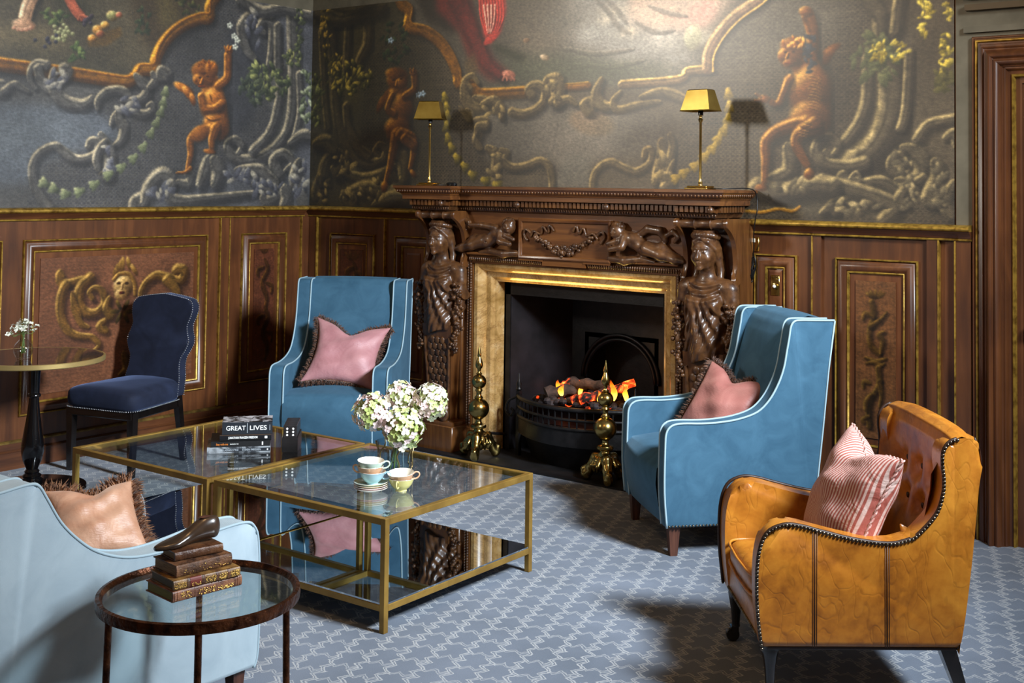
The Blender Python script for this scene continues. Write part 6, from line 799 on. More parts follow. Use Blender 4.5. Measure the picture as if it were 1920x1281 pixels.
for s in (-1, 1):
    sp = MB().prism(ltop + lback[1:], s*Il, s*Wl, YZ, 0.024, 4).build('side_panel', LEATHER, lt, smooth=60)
    e = [(s*(Wl-0.004), a-0.004*(a < 0.1), b+0.002) for a, b in ltop[:-5]]
    MB().tube(e, 0.0065, 6).build('welt', SEAM, sp, smooth=180)
    stud_row(resample([(s*(Wl+0.001), a-0.004*(a < 0.1), b-0.001) for a, b in ltop[:-4]], 0.0125), 0.0058, NAIL, sp)
    MB().tube([(s*(Wl-0.010), a-0.003, b) for a, b in lback], 0.0035, 6).build('welt', SEAM, sp, smooth=180)
    for d, ztop in ((0.134, 0.577), (0.373, 0.534)):
        m = MB()
        for o in (-0.007, 0.0, 0.007): m.tube([(s*(Wl+0.0005), d+o, 0.205), (s*(Wl+0.0005), d+o, ztop)], 0.0012 if o else 0.0022, 5)
        m.build('seam', mat_plain('stitched_seam', '#4a2a10', 0.5), sp, smooth=180)
    MB().rbox(min(s*Il*0.98, s*(Wl-0.012)), max(s*Il*0.98, s*(Wl-0.012)), -0.02, 0.61, 0.192, 0.206, 0.004, 1).build('bottom_edge', SEAM, sp)
# inner back: curved, deep buttoned, rolled over the top
btn = [(-0.15, 0.72), (0.0, 0.72), (0.15, 0.72), (-0.075, 0.60), (0.075, 0.60)]
def lbk(u, v):
    x = (u*2-1)*(Il+0.035+(Wl-Il-0.040)*min(1, max(0, (v-0.30)*7)))
    path = [(0.49, 0.36), (0.525, 0.48), (0.56, 0.60), (0.582, 0.70), (0.588, 0.79), (0.582, 0.85), (0.592, 0.888), (0.622, 0.904), (0.655, 0.898), (0.682, 0.868), (0.686, 0.82), (0.672, 0.70), (0.612, 0.20)]
    q = v*12; i = min(int(q), 11); f = q-i; y = path[i][0]*(1-f)+path[i+1][0]*f; z = path[i][1]*(1-f)+path[i+1][1]*f
    e = max(0, 1-(x/Wl)**2)
    if v < 0.8:
        y -= 0.045*min(1, abs(x)/(Il+0.035))**4*(1 if v < 0.30 else max(0, 1-(v-0.30)*8)) if v < 0.43 else 0
        for bx, bz in btn:
            d2 = (x-bx)**2+(z-bz)**2
            if v < 0.45: y += 0.036*math.exp(-d2/0.0016) + 0.008*math.exp(-abs(abs(x-bx)-abs(z-bz)*1.2)/0.012)*math.exp(-d2/0.010)
    z += (0.010*e-0.020*min(1, abs(x)/Wl)**6)*min(1, max(0, (v-0.35)*3))
    return (x, y, z)
bk = MB().grid(lbk, 41, 61).build('backrest', LEATHER, lt, smooth=180)
for bx, bz in btn:
    i = min(range(5), key=lambda k: 0)
    yv = 0.560+0.022*((bz-0.60)/0.10)+0.022
    MB().ball((bx, yv, bz), 0.011, 8, 5, (1, 0.5, 1)).build('button', SEAM, bk, smooth=180)
MB().rbox(-Il-0.01, Il+0.01, -0.035, 0.60, 0.20, 0.30, 0.015, 2).build('seat_rail', LEATHER, lt, smooth=50)
def seatfn(x, y, z):
    e = max(0, 1-(x/0.235)**2)
    return (x, y-0.012*e*(y < 0.1), z+(0.028*e*max(0, 1-((y-0.2)/0.32)**2) if z > 0.35 else 0))
bm_ = bmesh.new(); bmesh.ops.create_grid(bm_, x_segments=14, y_segments=14, size=1); bm_.free()
c = MB(); 
def cush(u, v):
    a = u*2*PI; se = lambda q: math.copysign(abs(q)**0.22, q)
    ph = (v-0.5)*PI; r = abs(math.cos(ph))**0.30
    x = 0.236*se(math.cos(a))*r; y = 0.235+0.275*se(math.sin(a))*r; z = 0.352+0.052*math.copysign(abs(math.sin(ph))**0.6, math.sin(ph))
    return seatfn(x, y, z)
cu = c.grid(cush, 48, 15, cu=True).build('seat_cushion', LEATHER, lt, smooth=180)
se = lambda q: math.copysign(abs(q)**0.22, q)
for zz in (0.326, 0.390):
    MB().tube([seatfn(0.238*se(math.cos(a)), 0.235+0.277*se(math.sin(a)), zz)[:2]+(zz,) for a in [2*PI*k/60 for k in range(60)]], 0.0055, 6, True).build('piping', LEATHER, cu, smooth=180)
stud_row([(-Il-0.004+0.013*k, -0.037, 0.212) for k in range(37)], 0.0055, NAIL, lt)
for s in (-1, 1):
    lg = MB().lathe([(0.0, 0.052), (0.016, 0.055), (0.015, 0.07), (0.019, 0.12), (0.026, 0.16), (0.030, 0.18), (0.026, 0.192), (0.034, 0.205), (0.034, 0.215)], 14, (s*(Wl-0.055), 0.0, 0)).build('leg', EBONY, lt, smooth=50)
    w = MB().lathe([(0.0, -0.012), (0.024, -0.012), (0.026, -0.006), (0.026, 0.006), (0.024, 0.012), (0.0, 0.012)], 14, M=Matrix.Translation((s*(Wl-0.055), -0.012, 0.026)) @ Matrix.Rotation(PI/2, 4, 'Y'))
    w.box(s*(Wl-0.055)-0.018, s*(Wl-0.055)+0.018, -0.02, 0.008, 0.036, 0.056).build('castor', EBONY, lg, smooth=40)
    taper_leg(s*(Wl-0.05), 0.575, 0.215, 0.055, 0.034, 0.0, 0.075).build('leg', EBONY, lt)

# ------------------------------------------------------------------ pale blue armchair, seen from its side, in the left foreground
pc = thing('pale_armchair', 'pale blue twill armchair cut off by the left edge of the picture', 'armchair', (3.235, -3.49, 0), PI)
Wp, Ip = 0.365, 0.265
ptop = spline([(0.012, 0.105), (-0.004, 0.16), (-0.006, 0.35), (0.002, 0.512), (0.020, 0.566), (0.060, 0.588), (0.17, 0.586), (0.33, 0.569), (0.43, 0.567), (0.52, 0.581), (0.606, 0.616), (0.67, 0.664), (0.728, 0.726), (0.774, 0.802), (0.800, 0.842), (0.83, 0.852), (0.90, 0.846), (0.98, 0.838)], 4)
pbk = [(0.98, 0.838), (0.95, 0.5), (0.92, 0.25), (0.90, 0.105)]
for s in (-1, 1):
    sp = MB().prism(ptop + pbk[1:], s*Ip, s*Wp, YZ, 0.012, 2).build('side_panel', PALE, pc, smooth=45)
    MB().tube([(s*(Wp-0.002), a, b) for a, b in ptop], 0.005, 6).build('piping', PALEP, sp, smooth=180)
    MB().tube([(s*(Ip+0.002), a, b) for a, b in ptop], 0.005, 6).build('piping', PALEP, sp, smooth=180)
    taper_leg(s*(Wp-0.05), 0.05, 0.12, 0.05, 0.034).build('leg', LEG, pc); taper_leg(s*(Wp-0.05), 0.86, 0.12, 0.05, 0.034).build('leg', LEG, pc)
MB().rbox(-Ip-0.004, Ip+0.004, 0.02, 0.66, 0.11, 0.29, 0.02, 2).build('seat_base', PALE, pc, smooth=50)
MB().rbox(-Ip-0.002, Ip+0.002, 0.0, 0.68, 0.29, 0.43, 0.045, 4).build('seat_cushion', PALE, pc, smooth=60)
MB().prism(spline([(0.62, 0.15), (0.66, 0.45), (0.74, 0.72), (0.80, 0.838), (0.86, 0.852), (0.975, 0.838)], 4) + [(0.90, 0.11)], -Ip-0.004, Ip+0.004, YZ, 0.01, 2).build('backrest', PALE, pc, smooth=50)

# ------------------------------------------------------------------ navy dining chair by the left wall
dcn = thing('dining_chair', 'navy velvet side chair with scalloped back against the left wall', 'chair', (0.505, -2.05, 0), math.radians(14.5))
def dseat(u, v):
    a = u*2*PI; sq = lambda q: math.copysign(abs(q)**0.28, q); ph = (v-0.5)*PI; r = abs(math.cos(ph))**0.28
    y = 0.225+0.265*sq(math.sin(a))*r
    wx = 0.262-0.055*max(0, (y-0.0)/0.49)
    x = wx*sq(math.cos(a))*r; z = 0.425+0.062*math.copysign(abs(math.sin(ph))**0.55, math.sin(ph))
    if z > 0.43: z += 0.022*(1-(x/0.27)**2)
    return (x, y, z)
MB().grid(dseat, 56, 13, cu=True).build('seat', NAVY, dcn, smooth=180)
hw = spline([(0.205, 0.40), (0.202, 0.50), (0.190, 0.56), (0.190, 0.62), (0.214, 0.665), (0.232, 0.72), (0.214, 0.775), (0.206, 0.82), (0.222, 0.87), (0.228, 0.92), (0.205, 0.965), (0.12, 0.985), (0.0, 1.0)], 5)
outl = [(x, z) for x, z in hw] + [(-x, z) for x, z in hw[-2::-1]]
rake = lambda z: 0.455+0.11*max(0, (z-0.42))/0.58
bkc = MB().prism(outl, -0.035, 0.035, lambda a, b, h: (a, rake(b)+h, b), 0.012, 2).build('backrest', NAVY, dcn, smooth=45)
for hh in (-0.030, 0.030):
    stud_row(resample([(x*1.012, rake(z)+hh, z) for x, z in outl], 0.0135), 0.0042, NAILS, bkc)
br = [(0.262*1.0*math.copysign(abs(math.cos(a))**0.28, math.cos(a)), 0.225+0.268*math.copysign(abs(math.sin(a))**0.28, math.sin(a))) for a in [2*PI*k/160 for k in range(161)]]
stud_row(resample([(x*(1-0.21*max(0, y/0.49)), y, 0.378) for x, y in br], 0.013), 0.0042, NAILS, dcn)
MB().rbox(-0.24, 0.24, -0.015, 0.46, 0.325, 0.372, 0.006, 1, fn=lambda x, y, z: (x*(1-0.2*max(0, y/0.49)), y, z)).build('seat_rail', EBONY, dcn)
for s in (-1, 1):
    taper_leg(s*0.225, 0.01, 0.37, 0.046, 0.032).build('leg', EBONY, dcn)
    taper_leg(s*0.185, 0.45, 0.40, 0.042, 0.030, s*0.01, 0.06).build('leg', EBONY, dcn)
# ------------------------------------------------------------------ cushions
def mat_silk(name, c1, c2, sheen_c, rough=0.42):
    if name in MATS: return MATS[name]
    m, nt, b = _nodes(name); v = _coord(nt)
    f = _noise(nt, v, 5, 4, 0.6, 1.2)
    _lk(nt, _ramp(nt, f, [(0.3, c1), (0.7, c2)]), b.inputs['Base Color'])
    b.inputs['Roughness'].default_value = rough; b.inputs['Sheen Weight'].default_value = 0.35; b.inputs['Sheen Tint'].default_value = _c(sheen_c)
    _bump(nt, b, _math(nt, 'ADD', _noise(nt, v, 9, 4, 0.5, 1.5), _math(nt, 'MULTIPLY', _noise(nt, _coord(nt, (1, 1, 12)), 40, 2), 0.25)), 0.22, 0.03)
    MATS[name] = m; return m
def mat_stripe():
    m, nt, b = _nodes('pink_ticking_stripe'); t = nt.nodes.new('ShaderNodeTexCoord'); sp = nt.nodes.new('ShaderNodeSeparateXYZ')
    _lk(nt, t.outputs['Object'], sp.inputs[0])
    f = _math(nt, 'FRACT', _math(nt, 'MULTIPLY', sp.outputs[0], 1/0.0125))
    _lk(nt, _ramp(nt, _math(nt, 'ABSOLUTE', _math(nt, 'SUBTRACT', f, 0.5)), [(0.20, '#a3564a'), (0.30, '#d3b6ac')]), b.inputs['Base Color'])
    b.inputs['Roughness'].default_value = 0.6
    _bump(nt, b, _noise(nt, t.outputs['Object'], 10, 4, 0.5, 1.5), 0.3, 0.03)
    return m
FRINGE = mat_noise('brown_ruche_fringe', '#2c170c', '#6e4428', 60, 0.7, sheen=0.4)
FRINGE2 = mat_noise('tan_ruche_fringe', '#4a2a16', '#9a6a44', 60, 0.7, sheen=0.4)
def cushion(name, label, mat, loc, rot, w=0.44, h=0.44, T=0.085, ear=0.13, dent=0.05, fringe=None, flen=0.034, cord=None, seed=1):
    """a square scatter cushion standing on its lower edge; local x = width, z = height, y = thickness"""
    r = random.Random(seed); ph = [r.random()*6.28 for _ in range(6)]
    def outline(u, v):
        x = u*w/2*(1-ear*(1-v*v)*abs(u)); z = v*h/2*(1-ear*(1-u*u)*abs(v))
        if v > 0: z -= dent*math.exp(-(u/0.33)**2)*v**2
        return x, z
    def sheet(sgn):
        def fn(a, b):
            u = math.sin((a-0.5)*PI); v = math.sin((b-0.5)*PI)
            x, z = outline(u, v)
            y = T*(max(0, (1-u*u)*(1-v*v)))**0.42
            y += 0.010*math.sin(5*u+3*v+ph[0])*(1-u*u)*(1-v*v) + 0.008*math.sin(9*v-4*u+ph[1])*(1-u*u)*(1-v*v)
            y -= 0.03*dent/0.05*math.exp(-(u/0.12)**2)*max(0, v-0.2)*(1-v*v)
            return (x, -sgn*y, z+h/2)
        return fn
    t = thing(name, label, 'cushion', loc)
    t.rotation_euler = rot
    m = MB().grid(sheet(1), 33, 33).grid(sheet(-1), 33, 33)
    bm = bmesh.new(); me = m.mesh('cover'); bm.from_mesh(me)
    bmesh.ops.remove_doubles(bm, verts=list(bm.verts), dist=0.0004); bmesh.ops.recalc_face_normals(bm, faces=list(bm.faces)); bm.to_mesh(me); bm.free()
    me.polygons.foreach_set('use_smooth', [True]*len(me.polygons))
    link('cover', me, mat, t)
    edge = []
    N = 60
    for k in range(N): edge.append(outline(-1+2*k/N, -1))
    for k in range(N): edge.append(outline(1, -1+2*k/N))
    for k in range(N): edge.append(outline(1-2*k/N, 1))
    for k in range(N): edge.append(outline(-1, 1-2*k/N))
    E3 = [(x, 0, z+h/2) for x, z in edge]
    if cord:
        c = MB()
        for s in (0, PI): c.tube([(p[0]+0.003*math.cos(k*0.9+s), 0.0035*math.sin(k*0.9+s), p[2]+0.003*math.cos(k*0.9+s)) for k, p in enumerate(E3)], 0.0042, 5, True)
        c.build('twisted_cord', cord, t, smooth=180)
    if fringe:
        f = MB(); n = len(E3)
        for k in range(n):
            a = Vector(E3[k]); b = Vector(E3[(k+1) % n]); d = (b-a); out = Vector((d.z, 0, -d.x)).normalized()
            for q in range(13):
                p = a+d*r.random()
                L = flen*(0.55+0.6*r.random()); dirv = (out + Vector((r.gauss(0, 0.3), r.gauss(0, 0.75), r.gauss(0, 0.3)))).normalized()
                e1 = p+dirv*L*0.6; e2 = p+dirv*L+Vector((r.gauss(0, 0.004), r.gauss(0, 0.004), -0.004))
                s = d.normalized().cross(dirv); s = (s if s.length > 1e-4 else Vector((0, 1, 0))).normalized()*0.0022
                s2 = d.normalized()*0.0022
                ss = s if q % 2 else s2
                f.add([p-ss, p+ss, e1+ss, e1-ss, e2], [(0, 1, 2, 3), (3, 2, 4)])
        f.build('fringe', fringe, t, kind='stuff', fix=False)
        MB().tube(E3, 0.006, 5, True).build('welt', fringe, t, smooth=180)
    return t
PINK = mat_silk('rose_pink_silk', '#a87074', '#c48f90', '#f2d0cc')
PINK2 = mat_silk('deep_rose_silk', '#9c5f58', '#b57a70', '#e8bca8')
TAN = mat_silk('peach_tan_silk', '#a8765a', '#cfa68a', '#f0dcc8')
def local(chair, x, y, z):
    c, s = math.cos(chair[2]), math.sin(chair[2]); return (chair[0]+c*x-s*y, chair[1]+s*x+c*y, z)
LCH = (1.430, -1.118, math.radians(32.9)); RCH = (3.612, -1.022, math.radians(-41.3)); TCH = (4.747, -2.214, math.radians(-50.9))
cushion('scatter_cushion', 'pink silk cushion with brown fringe on the armchair between corner and fireplace', PINK, local(LCH, 0.02, 0.12, 0.468), (math.radians(-36), math.radians(7), LCH[2]+math.radians(2)), 0.47, 0.45, 0.08, 0.20, 0.07, FRINGE, 0.036, seed=2)
cushion('scatter_cushion', 'rose silk cushion with brown fringe on the blue armchair right of the fireplace', PINK2, local(RCH, 0.02, 0.27, 0.485), (math.radians(-30), math.radians(12), math.radians(-10)), 0.37, 0.35, 0.075, 0.10, 0.05, FRINGE, 0.036, seed=3)
cushion('scatter_cushion', 'pink striped cushion with corded edge on the leather armchair', mat_stripe(), local(TCH, 0.04, 0.25, 0.425), (math.radians(-24), math.radians(4), TCH[2]+math.radians(4)), 0.46, 0.43, 0.10, 0.10, 0.05, cord=mat_noise('pink_cord', '#a3564a', '#d3b6ac', 200, 0.7), seed=4)
cushion('scatter_cushion', 'peach tan cushion with long brown fringe on the pale blue armchair', TAN, (3.18, -3.79, 0.440), (math.radians(-50), math.radians(0), math.radians(72)), 0.30, 0.30, 0.065, 0.12, 0.04, FRINGE2, 0.045, seed=5)
# ------------------------------------------------------------------ chimneypiece
WALN = mat_wood('polished_walnut', '#432611', '#633b1c', '#7f5127', 'X', 1.0, 0.3, 0.35)
WALN_Z = mat_wood('polished_walnut_upright', '#3c220e', '#5b371a', '#764b23', 'Z', 1.0, 0.3, 0.35)
SLAB = MATS['slate'] if 'slate' in MATS else mat_noise('black_slate', '#0c0b0c', '#1a181a', 9, 0.55)
IRON = mat_noise('black_iron', '#0b0a0b', '#1b191a', 18, 0.45, 0.3, bump=0.1)
PLATE = mat_noise('blackened_steel', '#141214', '#262226', 6, 0.42, 0.55)
def mat_marble():
    m, nt, b = _nodes('siena_marble'); v = _coord(nt)
    f = _noise(nt, v, 5, 6, 0.62, 1.6); vein = _noise(nt, v, 3.2, 8, 0.7, 2.5)
    col = _ramp(nt, f, [(0.28, '#8a6834'), (0.5, '#b9935a'), (0.72, '#d3b788')])
    vm = _ramp(nt, _math(nt, 'ABSOLUTE', _math(nt, 'SUBTRACT', vein, 0.5)), [(0.0, (0.25, 0.13, 0.06)), (0.02, (1, 1, 1))])
    mx = _n(nt, 'ShaderNodeMix', data_type='RGBA', blend_type='MULTIPLY'); mx.inputs[0].default_value = 0.55
    _lk(nt, col, mx.inputs[6]); _lk(nt, vm, mx.inputs[7]); _lk(nt, mx.outputs[2], b.inputs['Base Color'])
    b.inputs['Roughness'].default_value = 0.25; b.inputs['Coat Weight'].default_value = 0.2
    return m
MARBLE = mat_marble()
cp = thing('chimneypiece', 'carved walnut chimneypiece with two caryatids and yellow marble surround', 'fireplace', (2.48, 0, 0))
def cpart(mb, name, mat, parent=cp, **k):
    off = 0.0
    mb.v = [(x-2.48, y, z) for x, y, z in mb.v] if parent is cp else mb.v
    return mb.build(name, mat, parent, **k)
def xlate(mb): mb.v = [(x-2.48, y, z) for x, y, z in mb.v]; return mb
BLK = ((1.33, 1.63, 0.30), (1.63, 3.32, 0.20), (3.32, 3.55, 0.30))
def layer(name, prof, mat, parent=cp, smooth=35):
    """a cornice layer following the break-front plan: prof = [(projection, z)]"""
    m = MB()
    for i, (a, b, d) in enumerate(BLK):
        L, R = (0 if i != 1 else 1), (0 if i != 1 else 1)
        n = len(prof); vs = []; fs = []
        for e, z in prof:
            x0 = a-e if i != 1 else a; x1 = b+e if i != 1 else b
            vs += [(x0, -0.0005, z), (x0, -d-e, z), (x1, -d-e, z), (x1, -0.0005, z)]
        for k in range(n-1):
            for q in range(3): fs.append((k*4+q, k*4+q+1, k*4+q+5, k*4+q+4))
        fs.append((0, 1, 2, 3)); fs.append(tuple((n-1)*4+q for q in range(4)))
        m.add(vs, fs)
    return xlate(m).build(name, mat, parent, smooth=smooth)
layer('mantel_shelf', [(0.060, 1.632), (0.062, 1.640), (0.078, 1.648), (0.088, 1.664), (0.092, 1.672), (0.10, 1.674), (0.10, 1.688), (0.094, 1.691)], WALN)
layer('corona', [(0.052, 1.602), (0.055, 1.604), (0.055, 1.630), (0.060, 1.633)], WALN)
layer('dentil_bed', [(0.0, 1.560), (0.012, 1.562), (0.012, 1.600), (0.05, 1.603)], WALN)
layer('bed_moulding', [(-0.02, 1.530), (0.0, 1.536), (0.008, 1.552), (0.016, 1.560)], CARVED)
# dentils (a few pixels each), egg-and-dart and leaf ornament: many small blocks in one carved row
dn = MB(); eg = MB(); lf = MB()
def along(a, b, step, fn):
    n = max(1, int((b-a)/step))
    for k in range(n): fn(a+(k+0.5)*(b-a)/n, (b-a)/n)
for i, (a, b, d) in enumerate(BLK):
    a1, b1 = (a-0.012, b+0.012) if i != 1 else (a+0.02, b-0.02)
    along(a1, b1, 0.030, lambda x, w: dn.box(x-w*0.34, x+w*0.34, -d-0.036, -d-0.010, 1.566, 1.599))
    if i != 1: along(0.03, d+0.01, 0.030, lambda y, w: dn.box(b+0.010, b+0.036, -y-w*0.34, -y+w*0.34, 1.566, 1.599))
    a2, b2 = (a-0.085, b+0.085) if i != 1 else (a+0.09, b-0.09)
    along(a2, b2, 0.022, lambda x, w: eg.ball((x, -d-0.084, 1.657), 0.0085, 6, 4, (0.9, 0.7, 1.2)))
    if i != 1: along(0.03, d+0.08, 0.022, lambda y, w: eg.ball((b+0.084, -y, 1.657), 0.0085, 6, 4, (0.7, 0.9, 1.2)))
    along(a1, b1, 0.018, lambda x, w: lf.ball((x, -d-0.010, 1.548), 0.0075, 6, 4, (0.8, 0.8, 1.3)))
xlate(dn).build('dentil_row', WALN_Z, cp, kind='stuff'); xlate(eg).build('egg_and_dart', WALN_Z, cp, smooth=180, kind='stuff', fix=False); xlate(lf).build('leaf_moulding', CARVED, cp, smooth=180, kind='stuff', fix=False)
for x, d in ((1.60, 0.33), (2.14, 0.23), (2.80, 0.23), (3.30, 0.26), (3.54, 0.33)):
    m = MB().lathe([(0, 0), (0.016, 0.006), (0.020, 0.018), (0.016, 0.032), (0.008, 0.042), (0, 0.044)], 10, (x, -d-0.012, 1.560))
    xlate(m).build('acorn_drop', CARVED, cp, smooth=60)
# frieze board, tablet and crossetted frame
xlate(MB().box(1.64, 3.31, -0.17, 0, 1.20, 1.535)).build('frieze', WALN, cp)
tb = MB(); FW = lambda s, t, h: (s, -0.17-h, t)
xlate(tb.box(2.135, 2.79, -0.19, -0.168, 1.262, 1.492)).build('tablet', WALN, cp)
tf = MB().rectsweep(2.12, 2.805, 1.248, 1.50, [(0, 0), (0, 0.034), (0.008, 0.040), (0.018, 0.036), (0.026, 0.026), (0.026, 0.018)], FW)
xlate(tf).build('tablet_frame', WALN, cp, smooth=40)
lw = MB().box(2.30, 2.62, -0.195, -0.15, 1.212, 1.262).rbox(1.70, 2.14, -0.205, -0.15, 1.255, 1.272, 0.004, 1).rbox(2.78, 3.26, -0.205, -0.15, 1.255, 1.272, 0.004, 1)
lw.box(2.12, 2.31, -0.20, -0.15, 1.236, 1.258).box(2.61, 2.80, -0.20, -0.15, 1.236, 1.258)
xlate(lw).build('frieze_ledge', WALN, cp)
cv = MB()
for a, b in ((1.71, 2.29), (2.63, 3.25)): along(a, b, 0.016, lambda x, w: cv.ball((x, -0.186, 1.228), 0.010, 6, 4, (0.7, 0.9, 1.4)))
xlate(cv).build('leaf_moulding', CARVED, cp, smooth=180, kind='stuff', fix=False)
# uprights with carved leaf strips beside the marble
for s, a, b in ((-1, 1.60, 1.727), (1, 3.226, 3.34)):
    st = xlate(MB().box(a, b, -0.165, 0, 0.0, 1.21)).build('upright', WALN_Z, cp)
    o = 1.702 if s < 0 else 3.252
    m = MB()
    along(0.16, 1.21, 0.017, lambda z, w: (m.ball((o-0.010-2.48, -0.168, z), 0.011, 6, 4, (0.9, 0.9, 1.2)), m.ball((o+0.010-2.48, -0.168, z+0.008), 0.011, 6, 4, (0.9, 0.9, 1.2))))
    m.build('leaf_strip', CARVED, st, smooth=180, kind='stuff', fix=False)
    e = 1.640 if s < 0 else 3.30
    xlate(MB().tube([(e, -0.168, 0.16), (e, -0.168, 1.20)], 0.014, 8)).build('bead', WALN_Z, st, smooth=180)
    xlate(MB().box(a-0.006, b+0.006, -0.180, 0, 0.0, 0.15)).build('plinth', WALN_Z, st)
# marble surround: two jambs and a lintel sharing one stepped profile
MP = [(0, 0.0), (0, 0.150), (0.008, 0.158), (0.034, 0.158), (0.044, 0.150), (0.060, 0.128), (0.068, 0.112), (0.068, 0.104), (0.098, 0.100), (0.106, 0.092), (0.116, 0.080), (0.130, 0.074), (0.130, -0.02)]
MX0, MX1, MZ = 1.727, 3.226, 1.214
def marble(which):
    m = MB(); vs = []; fs = []
    for o, h in MP:
        p = [(MX0+o, 0.0), (MX0+o, MZ-o), (MX1-o, MZ-o), (MX1-o, 0.0)]
        a, b = {'l': (0, 1), 't': (1, 2), 'r': (2, 3)}[which]
        vs += [BW(*p[a], h), BW(*p[b], h)]
    for i in range(len(MP)-1): fs.append((2*i, 2*i+1, 2*i+3, 2*i+2))
    return xlate(m.add(vs, fs)).build('marble_'+{'l': 'jamb', 't': 'lintel', 'r': 'jamb'}[which], MARBLE, cp, smooth=25)
for k in 'ltr': marble(k)
# steel fire insert: front frame, splayed cheeks, hood and back with an arched recess
OX0, OX1, OZ = MX0+0.130, MX1-0.130, MZ-0.130
fi = MB()
fi.box(OX0, OX0+0.05, 0.0, 0.02, 0.0, OZ).box(OX1-0.05, OX1, 0.0, 0.02, 0.0, OZ).box(OX0, OX1, 0.0, 0.02, OZ-0.085, OZ)
xlate(fi).build('insert_frame', IRON, cp)
ib0, ib1, idp = 2.10, 2.86, 0.42
def quad(a, b, c, d): return MB().add([a, b, c, d], [(0, 1, 2, 3)])
a0, a1, tz = OX0+0.05, OX1-0.05, OZ-0.085
xlate(quad((a0, 0.01, 0), (ib0, idp, 0), (ib0, idp, tz), (a0, 0.01, tz))).build('cheek', PLATE, cp)
xlate(quad((a1, 0.01, 0), (ib1, idp, 0), (ib1, idp, tz), (a1, 0.01, tz))).build('cheek', PLATE, cp)
bkm = MB(); arcp = [(2.48+0.25*math.cos(t), 0.46+0.25*math.sin(t)) for t in [PI*k/16 for k in range(17)]]
n = len(arcp)
outer = [(ib1, 0.46)]+[(ib1, tz)]*7+[(2.48, tz)]+[(ib0, tz)]*7+[(ib0, 0.46)]
outer = [(ib1+(ib0-ib1)*k/16 if 0 < k < 16 else (ib1 if k == 0 else ib0), tz) for k in range(17)]
bkm.add([(x, idp, z) for x, z in arcp]+[(x, idp, z) for x, z in outer], [(k, k+1, n+k+1, n+k) for k in range(n-1)])
bkm.add([(ib1, idp, tz), (ib1, idp, 0), (2.73, idp, 0), (2.73, idp, 0.46)], [(0, 1, 2, 3)]).add([(ib0, idp, tz), (ib0, idp, 0), (2.23, idp, 0), (2.23, idp, 0.46)], [(0, 1, 2, 3)])
bkm.box(2.2, 2.76, 0.62, 0.63, 0, 0.75).box(2.2, 2.23, idp, 0.62, 0, 0.75).box(2.73, 2.76, idp, 0.62, 0, 0.75).box(2.2, 2.76, idp, 0.62, 0.72, 0.75)
bkm.add([(a0, 0.01, tz), (a1, 0.01, tz), (ib1, idp, tz), (ib0, idp, tz)], [(0, 1, 2, 3)])
xlate(bkm).build('fireback', IRON, cp)
for q in (0.262, 0.290): xlate(MB().tube([(2.48+q*math.cos(t), idp-0.012, 0.46+q*math.sin(t)) for t in [PI*k/20 for k in range(21)]], 0.012, 8)).build('arch_ring', PLATE, cp, smooth=180)
hearth = struct(MB().box(1.28, 3.68, -0.385, -0.002, 0.0, 0.012).box(OX0+0.005, OX1-0.005, -0.002, idp, 0.0, 0.012).build('hearth', SLAB)); hearth['label'] = 'black slate hearth in front of the fire'
